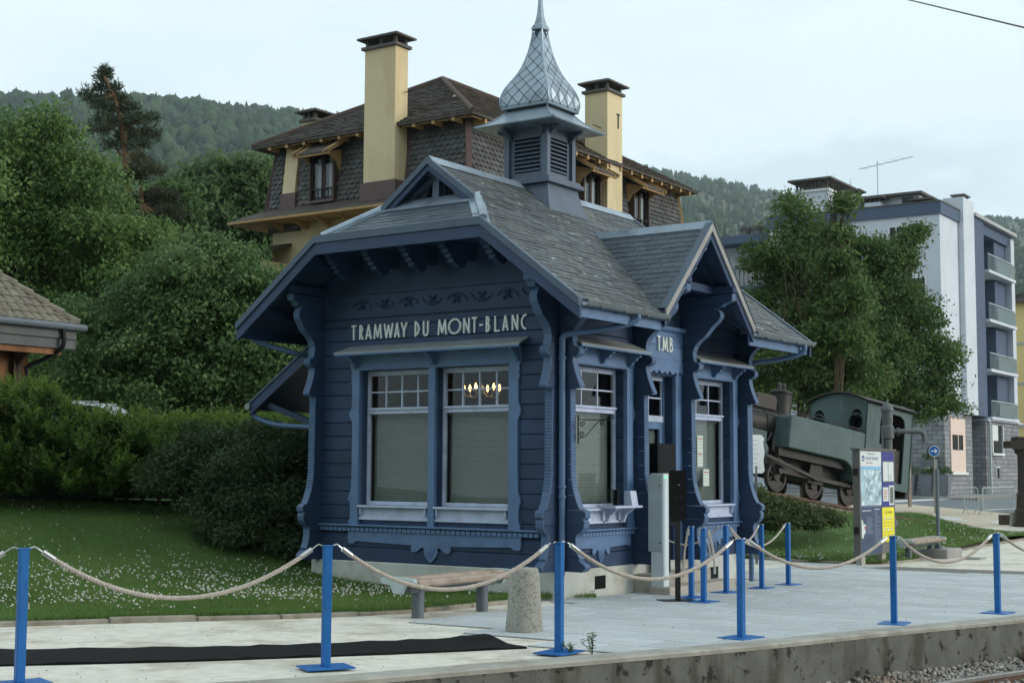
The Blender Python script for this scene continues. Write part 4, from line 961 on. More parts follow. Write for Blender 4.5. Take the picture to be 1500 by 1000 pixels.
# flared skirt sitting on the slates
sk = [(.69, 5.62), (.60, 5.86), (.53, 6.06), (.47, 6.28), (.46, 6.36)]
for h, z in sk: m.v += C(h, z)
for i in range(len(sk)-1):
    for k in range(4): m.f.append((i*4+k, i*4+(k+1) % 4, i*4+4+(k+1) % 4, i*4+4+k))
kbuild(m, 'skirt', 'cupola_paint', cp)
ring(.54, 6.36, .54, 6.43, 'sill', 'cupola_paint'); ring(.50, 6.431, .50, 6.475, 'sill', 'cupola_paint')
for sx in (-1, 1):
    for sy in (-1, 1):
        x, y = XC+sx*.385, YC+sy*.385; kbuild(MB().box(x-.05, x+.05, y-.05, y+.05, 6.476, 7.36), 'corner_post', 'cupola_paint', cp)
for P in (lambda s, d, z: (XC-.43+d, YC+s, z), lambda s, d, z: (XC+s, YC-.43+d, z), lambda s, d, z: (XC+.43-d, YC+s, z), lambda s, d, z: (XC+s, YC+.43-d, z)):
    kbuild(MB(P).box(-.334, .334, .05, .08, 7.16, 7.36), 'top_panel', 'cupola_paint', cp); kbuild(MB(P).box(-.334, .334, .05, .08, 6.476, 6.58), 'bottom_panel', 'cupola_paint', cp)
    for s in (-.334, .26): kbuild(MB(P).box(s, s+.074, .05, .08, 6.58, 7.16), 'louvre_stile', 'cupola_paint', cp)
    for k in range(8):
        z = 6.60+k*.0695
        m = MB(P); m.add([(a, d, zz) for a in (-.26, .26) for d, zz in ((.035, z), (.035, z+.014), (.095, z+.062), (.095, z+.048))], [(0, 1, 2, 3), (7, 6, 5, 4), (0, 4, 5, 1), (1, 5, 6, 2), (2, 6, 7, 3), (3, 7, 4, 0)])
        kbuild(m, 'louvre_slat', 'cupola_paint', cp)
    kbuild(MB(P).box(-.26, .26, .12, .13, 6.58, 7.16), 'louvre_back', 'black_plastic', cp)
    for s in (-.33, .33):     # small brackets under the cupola eaves
        m = MB(P); m.add([(s+q, d, z) for q in (-.03, .03) for d, z in [(.05, 7.36), (-.22, 7.36), (-.2, 7.31), (-.08, 7.25), (.05, 7.12)]], [(4, 3, 2, 1, 0), (5, 6, 7, 8, 9)]+[(k, (k+1) % 5, 5+(k+1) % 5, 5+k) for k in range(5)]); kbuild(m, 'eave_bracket', 'cupola_paint', cp)
m = MB(); rf = [(.79, 7.335), (.80, 7.355), (.70, 7.40), (.58, 7.48), (.48, 7.57), (.41, 7.65)]
for h, z in rf: m.v += C(h, z)
for i in range(len(rf)-1):
    for k in range(4): m.f.append((i*4+k, i*4+(k+1) % 4, i*4+4+(k+1) % 4, i*4+4+k))
m.f.append((3, 2, 1, 0)); kbuild(m, 'cupola_roof', 'zinc', cp)
SP = [(.38, 7.62), (.42, 7.67), (.465, 7.72), (.487, 7.79), (.488, 7.86), (.468, 7.95), (.435, 8.04), (.375, 8.15), (.32, 8.24), (.27, 8.33), (.232, 8.42), (.198, 8.52), (.168, 8.63), (.14, 8.74), (.118, 8.86), (.10, 8.98), (.09, 9.10)]
m = MB()
for h, z in SP: m.v += C(h-.022, z)
for i in range(len(SP)-1):
    for k in range(4): m.f.append((i*4+k, i*4+(k+1) % 4, i*4+4+(k+1) % 4, i*4+4+k))
m.f.append((3, 2, 1, 0)); kbuild(m, 'spire_core', 'zinc_seam', cp)
for h, z, e in ((.452, 7.70, .02),):     # rolled band under the shingles
    for k in range(4):
        q = C(h+.012, z); kbuild(MB().tube([q[k], q[(k+1) % 4]], .022, 6), 'base_roll', 'zinc', cp, smooth=True)
for k in range(4):     # standing rolls on the spire edges
    sx, sy = ((-1, -1), (1, -1), (1, 1), (-1, 1))[k]
    kbuild(MB().tube([(XC+sx*h, YC+sy*h, z) for h, z in SP], .017, 6), 'edge_roll', 'zinc', cp, smooth=True)
    kbuild(MB().tube([(XC+sx*h, YC+sy*h, z) for h, z in rf[1:]], .017, 6), 'edge_roll', 'zinc', cp, smooth=True)
# diamond zinc shingles wrapped on the four faces
spz = [(z, h) for h, z in SP]
arc = [0]
for (h0, z0), (h1, z1) in zip(SP, SP[1:]): arc.append(arc[-1]+math.hypot(z1-z0, h1-h0))
def on_face(q, u, s):      # s = arc length up the face, u = sideways metres
    s = max(0, min(arc[-1], s))
    for i in range(len(arc)-1):
        if arc[i] <= s <= arc[i+1]+1e-9:
            t = (s-arc[i])/(arc[i+1]-arc[i]); h = SP[i][0]+(SP[i+1][0]-SP[i][0])*t; z = SP[i][1]+(SP[i+1][1]-SP[i][1])*t
            dh, dz = SP[i+1][0]-SP[i][0], SP[i+1][1]-SP[i][1]; l = math.hypot(dh, dz); break
    u = max(-h+.012, min(h-.012, u)); lift = q
    return u, h, z, (dz/l, -dh/l)
for f in range(4):
    fr = (lambda u, o, z: (XC+u, YC-o, z), lambda u, o, z: (XC+o, YC+u, z), lambda u, o, z: (XC-u, YC+o, z), lambda u, o, z: (XC-o, YC-u, z))[f]
    s0 = .16; hw, hh = .118, .118
    for r in range(-1, 14):
        for c in range(-6, 7):
            uc = (c+(.5 if r % 2 else 0))*2*hw; sc_ = s0+r*hh
            hm = on_face(0, 0, sc_)[1]
            if abs(uc)-hw*.8 > hm or sc_ > arc[-1]-.05: continue
            g = .925; q2 = clip_poly([(uc, sc_-hh*g), (uc+hw*g, sc_), (uc, sc_+hh*g), (uc-hw*g, sc_)], [(-2, .125), (2, .125), (2, arc[-1]-.02), (-2, arc[-1]-.02)])
            if len(q2) < 3: continue
            pts = []
            for u_, s_ in q2:
                u, h, z, (no, nz) = on_face(0, u_, s_); lf = .011-.005*(s_-(sc_-hh))/(2*hh); pts.append((u, h+lf*no, z+lf*nz))
            kk = len(pts)
            if abs(max(p[0] for p in pts)-min(p[0] for p in pts)) < .03: continue
            m = MB(fr); m.add(pts+[(u, h-.008, z) for u, h, z in pts], [tuple(range(kk))]+[(i, kk+i, kk+(i+1) % kk, (i+1) % kk) for i in range(kk)])
            kbuild(m, 'zinc_shingle', 'zinc', cp)
m = MB(); fin_ = [(.092, 9.09), (.112, 9.105), (.112, 9.135), (.10, 9.15), (.102, 9.165), (.078, 9.2), (.058, 9.28), (.042, 9.4), (.032, 9.55), (.024, 9.75), (.016, 9.98), (.006, 10.15)]
for h, z in fin_: m.v += C(h, z)
for i in range(len(fin_)-1):
    for k in range(4): m.f.append((i*4+k, i*4+(k+1) % 4, i*4+4+(k+1) % 4, i*4+4+k))
m.f += [(3, 2, 1, 0), tuple(len(m.v)-4+i for i in range(4))]; kbuild(m, 'finial', 'zinc', cp)
# ---------------- lean-to porch on the back
lt = empty('lean_to_roof', parent=kiosk); ly0, ly1, lz0, lz1 = W+.02, 6.42, 3.98, 2.72; lx0, lx1 = .45, LN-.45
m = MB(); q = [(lx0, ly0, lz0), (lx1, ly0, lz0), (lx1, ly1, lz1), (lx0, ly1, lz1)]; m.prism3(q, (0, 0, -.07)); kbuild(m, 'roof_deck', 'dark_blue_paint', lt)
kbuild(MB().prism([(ly0, lz0+.05), (ly1+.05, lz1+.01), (ly1+.05, lz1-.17), (ly0, lz0-.13)], lx0-.06, lx0, 'x'), 'bargeboard', 'blue_metal', lt)
kbuild(MB().prism([(ly0, lz0+.09), (ly1+.06, lz1+.05), (ly1+.06, lz1+.011), (ly0, lz0+.051)], lx0-.08, lx0+.03, 'x'), 'drip_edge', 'barge_zinc', lt)
kbuild(MB().tube([(lx0-.1, ly1+.08, lz1-.03), (lx1, ly1+.08, lz1-.03)], .06, 8), 'gutter', 'zinc_dark', lt, smooth=True)
kbuild(MB().tube(catmull([(lx0+.05, ly1+.06, lz1-.08), (lx0+.05, ly1+.02, lz1-.2), (lx0+.02, ly1-.5, lz1-.34), (lx0-.1, W+.3, lz1-.42), (lx0-.2, W+.12, lz1-.6), (lx0-.2, W+.12, .2)], 5), .042, 8), 'downpipe', 'pipe_paint', lt, smooth=True)
kbuild(MB().tube(catmull([(XE0+.4, YC+3.22, ZE-.1), (XE0+.4, YC+3.2, ZE-.25), (-.2, 5.0, ZE-.42), (.1, W+.3, ZE-.5), (.2, W+.15, ZE-.75), (.2, W+.12, lz0-.3)], 5), .042, 8), 'downpipe', 'pipe_paint', lt, smooth=True)
for x in (lx0+.1, LN/2, lx1-.1): kbuild(MB().beam((x, W+.02, 2.2), (x, ly1-.25, lz1+.0), .09, .09), 'porch_brace', 'dark_blue_paint', lt)
# ---------------- little things on the kiosk
lb = KW(XE0+.35, -.40, 4.06)
fl = empty('floodlight', lb, KROT, 'small white floodlight under the kiosk eave by the corner', 'floodlight')
MB().box(-.10, .10, -.06, .06, -.055, .055).build('housing', 'white_cabinet', fl, bevel=.01); MB().box(-.085, .085, -.066, -.0605, -.04, .04).build('lens', 'glass_clear', fl); MB().box(-.02, .02, -.02, .02, .055, .19).build('arm', 'white_cabinet', fl); MB().lathe([(.03, -.09), (.035, -.075), (.03, -.056)], 10, (.09, 0, 0)).build('sensor', 'white_cabinet', fl)
# scrolled iron sign bracket on the corner wall end
sb = empty('iron_bracket', KW(.13, -.235, 2.2), KROT, 'empty black scrolled iron sign bracket on the kiosk corner', 'bracket')
MB().box(-.012, .012, -.014, .0, -.18, .22).build('wall_plate', 'black_metal', sb)
def curl(c, r, a0, turns, sgn=1): return [(0, c[0]-r*math.exp(-.16*t)*math.cos(a0+sgn*t), c[1]+r*math.exp(-.16*t)*math.sin(a0+sgn*t)) for t in [i*.35 for i in range(int(turns*18))]]
for nm, pts in (('arm', [(0, -.01, .16), (0, -.3, .15), (0, -.52, .15)]), ('stay', [(0, -.02, -.10), (0, -.12, -.08), (0, -.25, .05), (0, -.36, .14)]), ('scroll', curl((-.07, .09), .045, 0, 1.3)), ('scroll', curl((-.06, -.05), .045, 0, 1.3)), ('scroll', curl((-.55, .19), .045, -1.5, 1.3)), ('scroll', curl((-.40, .1), .045, 1, 1.3))):
    MB().tube(pts, .007, 5).build(nm, 'black_metal', sb)
# counter shelf with leaflet holders at the ticket window
sh = empty('ticket_counter', KW(1.1, -.06, 1.06), KROT, 'small white counter shelf with leaflet box under the ticket window', 'counter')
MB().box(-.05, .75, -.24, .04, .04, .075).build('shelf', 'window_paint', sh, bevel=.008)
for s in (.1, .55): MB().prism([(-.2, .039), (.03, .039), (.03, -.16), (-.02, -.16), (-.06, -.06)], s, s+.05, 'x').build('shelf_bracket', 'window_paint', sh)
MB().prism([(-.2, .076), (-.06, .076), (-.06, .29), (-.16, .29)], .5, .68, 'x').build('leaflet_box', 'window_paint', sh); MB().box(.12, .22, -.06, .02, .076, .33).build('leaflet_holder', 'glass_clear', sh); MB().box(.30, .36, -.06, .02, .076, .31).build('leaflet_stand', 'black_plastic', sh)
M('paper', rgb((196, 206, 198)), .8, .03, 4); M('paper_red', rgb((180, 70, 62)), .8, .03, 4); M('paper_ink', rgb((120, 130, 130)), .8, .03, 4)
# notices taped inside the far window
for k, (x, z, w_, h_) in enumerate(((4.48, 1.72, .20, .52), (4.69, 1.40, .21, .28))):
    nt2 = empty('paper_notice', KW(x, .163, z), KROT, ('tall', 'short')[k]+' pale paper notice with red headings behind the ticket kiosk window', 'notice')
    MB().box(0, w_, -.004, 0, 0, h_).build('sheet', 'paper', nt2)
    for q in range(2 if k == 0 else 1): MB().box(.02, w_-.02, -.006, -.0045, h_-.06-q*.26, h_-.045-q*.26).build('heading', 'paper_red', nt2)
    for q in range(7 if k == 0 else 4):
        for c in range(3): MB().box(.025+c*.055, .06+c*.055, -.006, -.0045, h_-.10-q*.055-(.03 if q > 2 else 0), h_-.094-q*.055-(.03 if q > 2 else 0)).build('text_line', 'paper_ink', nt2)
# lit chandelier inside
ch = empty('chandelier', KW(2.2, 2.95, 3.72), KROT, 'lit chandelier with warm bulbs hanging inside the kiosk', 'chandelier')
MB().tube([(0, 0, 0), (0, 0, -.75)], .012, 6).build('rod', 'black_metal', ch); MB().lathe([(.02, -.85), (.06, -.80), (.05, -.72), (.02, -.68)], 12).build('hub', 'steel', ch)
for k in range(6):
    a = k*math.pi/3+.3; c, s = math.cos(a), math.sin(a)
    MB().tube([(.03*c, .03*s, -.78), (.15*c, .15*s, -.88), (.27*c, .27*s, -.86), (.3*c, .3*s, -.78)], .009, 6).build('arm', 'steel', ch)
    MB().lathe([(.006, -.77), (.022, -.745), (.026, -.715), (.014, -.68), (.004, -.655)], 8, (.3*c, .3*s, 0)).build('bulb', 'lamp_glow', ch, smooth=True)
pl_ = bpy.data.lights.new('chandelier_light', 'POINT'); pl_.energy = 3.5; pl_.color = (1, .68, .36); pl_.shadow_soft_size = .25
plo = bpy.data.objects.new('chandelier_light', pl_); COL.objects.link(plo); plo.parent = ch; plo.location = (0, 0, -.6)
sb2 = empty('desk_lamp', KW(.95, .75, 1.0), KROT, 'small lit orange lamp glowing behind the ticket window blind', 'lamp')
MB().lathe([(.05, 1.35), (.06, 1.38), (.05, 1.42), (.02, 1.44)], 10).build('bulb', 'lamp_glow', sb2, smooth=True); MB().tube([(0, 0, 0), (0, 0, 1.36)], .012, 6).build('stem', 'black_metal', sb2)
# ================================================================ THINGS ON THE PLATFORM
def gz(p): return G(p[0], p[1])
# ---- rope barrier posts
POSTS = [on_ground(28, 1004)]+[on_ground(*p) for p in [(477, 980), (819, 957.7), (1086, 936), (1310, 915), (1462, 899)]]
POSTS = [POSTS[0]+(POSTS[0]-POSTS[1])*1.0]+POSTS+[POSTS[-1]+(POSTS[-1]-POSTS[-2])*1.1]
INNER = [on_ground(*p) for p in [(943, 864.6), (1013, 876.5), (1031, 883), (1064, 869), (1116, 862.5), (1155, 857.3)]]
pdesc = {0: 'blue rope barrier post at the outer end of the gravel strip', 1: 'blue rope barrier post with its base plate on the gravel left of the mat', 2: 'blue rope barrier post standing beside the black mat', 3: 'blue rope barrier post in front of the kiosk corner downpipe', 4: 'blue rope barrier post near the platform edge before the kiosk door', 5: 'blue rope barrier post before the information panel', 6: 'blue rope barrier post at the platform edge before the sand path'}
idesc = ['blue rope post close to the kiosk wall left of the door step', 'blue rope post with a loose rope end behind the black stand', 'blue rope post with two loose hanging ropes', 'blue rope post before the second ticket window', 'blue rope post at the far corner of the kiosk', 'blue rope post farthest from the kiosk corner beside the lawn']
def post(p, label, group, rz):
    t = empty('rope_post', (p.x, p.y, gz(p)+.014), rz, label, 'post', group)
    MB().box(-.21, .21, -.155, .155, 0, .014).build('base_plate', 'post_blue', t, bevel=.003)
    MB().box(-.034, .034, -.034, .034, .0141, 1.0).build('upright', 'post_blue', t, bevel=.004)
    MB().box(-.05, .05, -.037, .037, 1.0, 1.008).build('top_plate', 'post_blue', t)
    for s in (-1, 1): MB().tube([(s*.045, 0, 1.004), (s*.075, 0, 1.016), (s*.10, 0, 1.005)], .006, 5).build('hook', 'steel', t)
    return t
def rdir(a, b): return math.atan2(b.y-a.y, b.x-a.x)
for i, p in enumerate(POSTS):
    a = rdir(POSTS[max(i-1, 0)], POSTS[min(i+1, len(POSTS)-1)])
    post(p, pdesc.get(i, 'blue rope barrier post past the end of the platform view'), 'rope posts along the platform edge', a+(.12 if i % 2 else -.1)+ (0.25 if i>2 else 0))
for i, p in enumerate(INNER): post(p, idesc[i], 'rope posts in front of the kiosk door', KROT+random.uniform(-.2, .2))
def rope_obj(a, b, sag, label, group, r=.0165):
    a, b = Vector(a), Vector(b); root = empty('barrier_rope', (a+b)/2, 0, label, 'rope', group); c = (a+b)/2
    N = 150; L0 = (b-a).length
    def f(t): p = a.lerp(b, t); return p-Vector((0, 0, sag*4*t*(1-t)))-c
    m = MB()
    cen = [f(.035+.93*k/(N-1)) for k in range(N)]
    length = sum((q-p).length for p, q in zip(cen, cen[1:])); turns = length/.075
    for st in range(3):
        pts = []
        for k in range(N*2):
            t = k/(N*2-1); p = f(.035+.93*t); d = (f(min(1, .035+.93*t+.01))-f(max(0, .035+.93*t-.01))).normalized()
            e1 = d.cross(Vector((0, 0, 1))).normalized(); e2 = d.cross(e1); an = 2*math.pi*(turns*t+st/3)
            pts.append(p+(e1*math.cos(an)+e2*math.sin(an))*r*.56)
        m.tube(pts, r*.62, 6)
    m.build('twisted_cord', 'rope', root, smooth=True)
    for t0, t1 in ((0.018, .058), (.982, .942)):
        MB().tube([f(t0), f(t1)], r*1.3, 10).build('ferrule', 'steel', root, smooth=True)
        MB().tube([f(0 if t0 < .5 else 1), f(t0)], .006, 5).build('hook', 'steel', root)
    return root
def top(p, q):
    d = Vector((q.x-p.x, q.y-p.y, 0)).normalized()*.10; return Vector((p.x, p.y, gz(p)+1.018))+d
sags = [.40, .40, .395, .37, .33, .33, .3]
rl = ['rope barrier span leaving past the outermost post on the gravel', 'grey twisted rope hanging across the clover lawn', 'grey twisted rope hanging in front of the wooden bench', 'grey twisted rope hanging before the kiosk door step', 'grey twisted rope hanging before the paved forecourt', 'grey twisted rope hanging in front of the round sign block', 'rope barrier span leaving past the last post by the sand path']
for i in range(len(POSTS)-1): rope_obj(top(POSTS[i], POSTS[i+1]), top(POSTS[i+1], POSTS[i]), sags[i], rl[i], 'ropes along the platform edge')
rope_obj(top(INNER[0], INNER[3]), top(INNER[3], INNER[0]), .30, 'grey rope strung between posts in front of the door step', 'ropes in front of the kiosk door', .014)
rope_obj(top(INNER[3], INNER[5]), top(INNER[5], INNER[3]), .34, 'long slack grey rope between posts at the far kiosk corner', 'ropes in front of the kiosk door', .014)
rope_obj(top(INNER[3], INNER[4]), top(INNER[4], INNER[3]), .26, 'short grey rope between posts by the second ticket window', 'ropes in front of the kiosk door', .014)
def loose(p, dx, ln, label):
    a = Vector((p.x+dx, p.y-.06, gz(p)+1.0)); b = Vector((p.x+dx*2.2, p.y-.05, gz(p)+1.0-ln))
    root = empty('loose_rope', a, 0, label, 'rope', 'loose rope ends hanging from posts'); m = MB(); n = 70
    cen = [Vector((dx*.4*math.sin(t*2.6)+(b-a).x*t, (b-a).y*t, -ln*t)) for t in [k/(n-1) for k in range(n)]]
    for st in range(3):
        m.tube([c+Vector((math.cos(k*.55+st*2.1), math.sin(k*.55+st*2.1), 0))*.008 for k, c in enumerate(cen)], .009, 5)
    m.build('twisted_cord', 'rope', root, smooth=True)
    MB().tube([(0, 0, .0), (0, 0, -.10)], .018, 8).build('ferrule', 'steel', root); MB().tube([cen[-1], cen[-1]-Vector((0, 0, .08))], .018, 8).build('ferrule', 'steel', root)
loose(INNER[1], -.05, .62, 'loose grey rope end hanging from the post behind the black stand'); loose(INNER[2], .06, .52, 'loose grey rope end hanging close to the double-roped post'); loose(INNER[1], .11, .36, 'short loose grey rope end between the two middle posts')
# ---- bench
M('bench_wood', rgb((152, 138, 126)), .85, .2, 3, .4, 50, c2=rgb((104, 92, 82)), amt=.6, c2sc=4, stretch=(.4, 6, 6), rnd=.10)
M('bench_alu', rgb((170, 184, 184)), .5, .08, 4, metal=.2)
def bench(a, b, label, hs=.46):
    c = (a+b)/2; rz = rdir(a, b); L = (b-a).length
    t = empty('bench', (c.x, c.y, gz(c)), rz, label, 'bench', 'wooden benches on grey legs')
    for s in (-1, 1):
        z = gz(a if s < 0 else b)-gz(c)
        MB().lathe([(.075, z-.02), (.075, hs-.10)], 14, (s*L/2, 0, 0)).build('leg', 'grey_metal', t, smooth=True)
        MB().prism([(-.27, hs+.0), (-.24, hs-.04), (-.12, hs-.05), (-.06, hs-.15), (.06, hs-.15), (.12, hs-.05), (.24, hs-.04), (.27, hs), (.24, hs+.03), (.1, hs+.045), (-.1, hs+.045), (-.24, hs+.03)], s*(L/2+.36)-.03, s*(L/2+.36)+.03, 'x').build('end_casting', 'bench_alu', t, bevel=.008)
    MB().box(-L/2-.2, L/2+.2, -.05, .05, hs-.15, hs-.07).build('under_beam', 'grey_metal', t, bevel=.008)
    for k, y in enumerate((-.21, -.07, .07, .21)):
        zt = hs+.035-.02*(abs(k-1.5)-.5)
        MB().box(-L/2-.33, L/2+.33, y-.066, y+.066, zt-.085, zt).build('seat_slat', 'bench_wood', t, bevel=.022)
    return t
bench(on_ground(612, 904), on_ground(706, 894.5), 'weathered wooden bench on grey legs along the lawn beside the kiosk')
b2 = on_ground(1331, 821)
bench(b2, b2+Vector((math.sin(TH), math.cos(TH), 0))*1.5, 'weathered wooden bench behind the information panel')
# ---- rough stone bollard
bp = on_ground(768, 926)
m = MB(); pr = [(.20, -.05), (.198, .02), (.185, .2), (.172, .4), (.155, .6), (.148, .655), (.13, .67), (.02, .675)]; n = 28
for r, z in pr:
    for k in range(n):
        a = 2*math.pi*k/n; j = 1+random.uniform(-.018, .018); m.v.append((r*j*math.cos(a), r*j*math.sin(a), z+random.uniform(-.004, .004)))
for i in range(len(pr)-1):
    for k in range(n): m.f.append((i*n+k, i*n+(k+1) % n, (i+1)*n+(k+1) % n, (i+1)*n+k))
m.f.append(tuple((len(pr)-1)*n+k for k in range(n)))
m.build('stone_bollard', 'bollard_stone', smooth=True, loc=(bp.x, bp.y, gz(bp)+.01), label='short tapered pebbled stone bollard on the paving by the bench', cat='bollard')
# ---- black stand, ticket validator, black display box
p = on_ground(993, 881)
t = empty('black_stand', (p.x, p.y, gz(p)+.014), KROT-.75, 'black sign panel on a black pole with a flat base', 'sign stand')
MB().box(-.26, .26, -.18, .18, 0, .01).build('base_plate', 'black_metal', t); MB().box(-.032, .032, -.032, .032, .0101, 1.12).build('pole', 'black_metal', t, bevel=.004)
MB().prism([(-.10, 1.10), (.10, 1.10), (.10, 1.13), (.118, 1.14), (.118, 1.80), (-.105, 1.80), (-.105, 1.14), (-.10, 1.13)], -.035, .035, 'y').build('panel', 'black_plastic', t)
for sx in (-.05, .05):
    for z in (1.28, 1.42, 1.56): MB().lathe([(.004, -.038), (.004, -.0355)], 6, (sx, 0, z), 'y').build('rivet', 'steel', t)
MB().lathe([(.011, -.04), (.011, -.0355)], 10, (.01, 0, 1.60), 'y').build('lock', 'steel', t)
q = KW(2.004, -.564); z0 = G(q.x, q.y)
t = empty('ticket_validator', (q.x, q.y, z0+.012), KROT, 'slim white ticket validator cabinet before the kiosk door', 'cabinet')
MB().box(0, .16, 0, .22, 0, 1.78).build('cabinet', 'white_cabinet', t, bevel=.008); MB().box(-.012, -.0005, .02, .26, .62, 1.76).build('side_panel', 'bench_alu', t, bevel=.004)
MB().box(.02, .14, -.006, -.0005, .2, 1.70).build('front_strip', 'white_cabinet', t); MB().box(.03, .08, -.012, -.007, 1.71, 1.74).build('green_light', 'green_dot', t) if 'green_dot' in MATS else None
for z in (.75, 1.6): MB().lathe([(.012, -.02), (.012, -.0125)], 8, (0, .06, z), 'x').build('bolt', 'black_metal', t)
q = KW(2.393, -.249)
t = empty('display_cabinet', (q.x, q.y, G(q.x, q.y)+.04), KROT, 'tall black display cabinet against the kiosk beside the door', 'cabinet')
MB().box(0, .57, 0, .15, .95, 2.22).build('screen_box', 'black_plastic', t, bevel=.006); MB().box(.04, .53, -.004, -.0005, 1.0, 2.17).build('screen', 'glossy_black', t) if 'glossy_black' in MATS else None
MB().box(.12, .45, .03, .12, -.06, .95).build('pedestal', 'black_plastic', t)
# ---- information panel (parallel to the platform side of the kiosk)
M('panel_navy', rgb((52, 66, 98)), .45, .05, 3); M('panel_blue', rgb((44, 46, 128)), .45, .05, 3); M('panel_white', rgb((206, 212, 212)), .5, .03, 3)
M('panel_ice', rgb((160, 186, 196)), .5, .25, 5, c2=rgb((96, 126, 142)), amt=.8, c2sc=4, c3=rgb((214, 226, 230)), c3sc=7, c3edge=(.52, .6), streak=1)
M('panel_yellow', rgb((226, 214, 40)), .5, .04, 3); M('panel_frame', rgb((104, 102, 98)), .5, .1, 3, metal=.3); M('panel_sky', rgb((128, 178, 214)), .5, .06, 3)
M('ink_blue', rgb((54, 84, 128)), .6, .02, 3); M('ink_grey', rgb((128, 138, 156)), .6, .02, 3); M('ink_red', rgb((176, 60, 60)), .6, .02, 3); M('ink_olive', rgb((120, 116, 40)), .6, .02, 3); M('panel_glass', rgb((196, 204, 206)), .25, .03, 3); M('panel_rose', rgb((170, 90, 110)), .6, .02, 3)
pp = on_ground(1262, 829)
FW = empty('information_panel', (pp.x, pp.y, gz(pp)), KROT, 'blue and white station information panel on two legs by the lawn', 'information panel')
def pb(nm, mt, x0, x1, z0, z1, d=.004, parent=FW, y=-.0): return MB().box(x0, x1, y-d, y-.0003, z0, z1).build(nm, mt, parent)
PW, P0, P1 = 1.72, .22, 2.56
MB().box(-.02, PW+.02, .0, .16, P0, P1).build('body', 'panel_frame', FW, bevel=.006); MB().box(-.05, PW+.05, -.03, .19, P1+.001, P1+.035).build('cap', 'panel_frame', FW)
for x in (.05, PW*.62): MB().box(x, x+.18, .02, .14, -.1, P0+.01).build('leg', 'stone_step', FW)
pm = empty('map_poster', parent=FW)
pb('poster_sheet', 'panel_navy', .02, 1.04, P0+.02, 1.32, .003, pm); pb('photograph', 'panel_ice', .02, 1.04, 1.322, 2.12, .003, pm); pb('photograph_sky', 'panel_sky', .02, 1.04, 2.121, 2.19, .003, pm); pb('header', 'panel_white', .02, 1.04, 2.191, 2.53, .003, pm)
def text(body, size, mat, parent, x, z, y=-.006, name='lettering', align='LEFT'):
    cu = bpy.data.curves.new('t', 'FONT'); cu.body = body; cu.size = size; cu.align_x = align; o = bpy.data.objects.new('t', cu); COL.objects.link(o)
    me = o.to_mesh(); vs_ = [(x+v.co.x, y, z+v.co.y) for v in me.vertices]; fs = [tuple(p.vertices) for p in me.polygons]; o.to_mesh_clear(); bpy.data.objects.remove(o)
    m = MB(); m.v = vs_; m.f = fs; return m.build(name, mat, parent)
text('MONT-BLANC', .098, 'ink_blue', pm, .27, 2.34); text('TRAMWAY DU', .06, 'ink_grey', pm, .34, 2.45); text('SAINT-GERVAIS', .045, 'ink_red', pm, .30, 2.26)
m = MB(); m.lathe([(.065, -.0060), (.065, -.0035)], 20, (.15, 0, 2.37), 'y'); m.build('emblem', 'ink_blue', pm)
m = MB(); m.prism([(.10, 2.34), (.14, 2.40), (.16, 2.37), (.19, 2.34)], -.0075, -.0062, 'y'); m.build('emblem_peak', 'panel_white', pm)
for k in range(9): pb('tick', 'panel_white', .06+k*.11, .075+k*.11, 1.285, 1.315, .005, pm)
pb('heading_line', 'panel_white', .06, .5, 1.20, 1.216, .005, pm); pb('heading_line', 'panel_white', .66, .92, 1.22, 1.236, .005, pm)
for k in range(9): pb('text_line', 'ink_grey', .28, .28+random.uniform(.22, .34), 1.04-k*.042, 1.054-k*.042, .005, pm)
for k in range(18): pb('text_line', 'ink_grey', .68, .68+random.uniform(.1, .3), 1.16-k*.043, 1.172-k*.043, .005, pm)
m = MB(); m.prism([(.03, .62), (.10, .60), (.16, .70), (.22, .72), (.20, .80), (.26, .86), (.20, .92), (.12, .90), (.09, 1.0), (.03, 1.02)], -.005, -.0033, 'y'); m.build('map_shape', 'panel_white', pm)
m = MB(); m.lathe([(.045, -.0072), (.045, -.0052)], 14, (.2, 0, .84), 'y'); m.build('map_dot', 'panel_rose', pm)
bd = empty('notice_board', parent=FW)
pb('board', 'panel_blue', 1.06, PW-.02, 1.28, 2.53, .003, bd); pb('frame', 'panel_frame', 1.10, PW-.04, 1.84, 2.32, .008, bd); pb('sheet', 'panel_white', 1.12, 1.37, 1.86, 2.30, .010, bd); pb('sheet', 'panel_white', 1.395, PW-.06, 1.86, 2.30, .010, bd)
for k in range(4): pb('text_line', 'ink_grey', 1.44, 1.44+random.uniform(.08, .16), 2.0-k*.03, 2.01-k*.03, .012, bd)
pb('notice', 'panel_white', 1.10, 1.38, 1.40, 1.72, .010, bd)
for k in range(5): pb('text_line', 'ink_red', 1.13, 1.13+random.uniform(.14, .22), 1.64-k*.045, 1.656-k*.045, .012, bd)
pb('timetable_frame', 'panel_white', 1.42, PW-.05, 1.31, 1.76, .010, bd); pb('timetable', 'panel_frame', 1.46, PW-.09, 1.35, 1.72, .012, bd)
yl = empty('yellow_poster', parent=FW)
pb('poster_sheet', 'panel_yellow', 1.06, PW-.05, .48, 1.26, .004, yl)
text('LES TARIFS', .075, 'ink_olive', yl, 1.2, 1.12, -.007)
for k in range(7):
    for c in range(3): pb('text_line', 'ink_olive', 1.12+c*.18, 1.12+c*.18+random.uniform(.08, .14), .98-k*.07, .992-k*.07, .006, yl)
for c in range(3):
    for k in range(2): pb('pictogram', 'panel_white', 1.14+c*.17, 1.20+c*.17, .99-k*.25, 1.04-k*.25, .007, yl)
MB().box(-.06, -.0205, .03, .13, .7, .85).build('hinge', 'black_metal', FW); MB().box(-.06, -.0205, .03, .13, 2.0, 2.14).build('hinge', 'black_metal', FW)
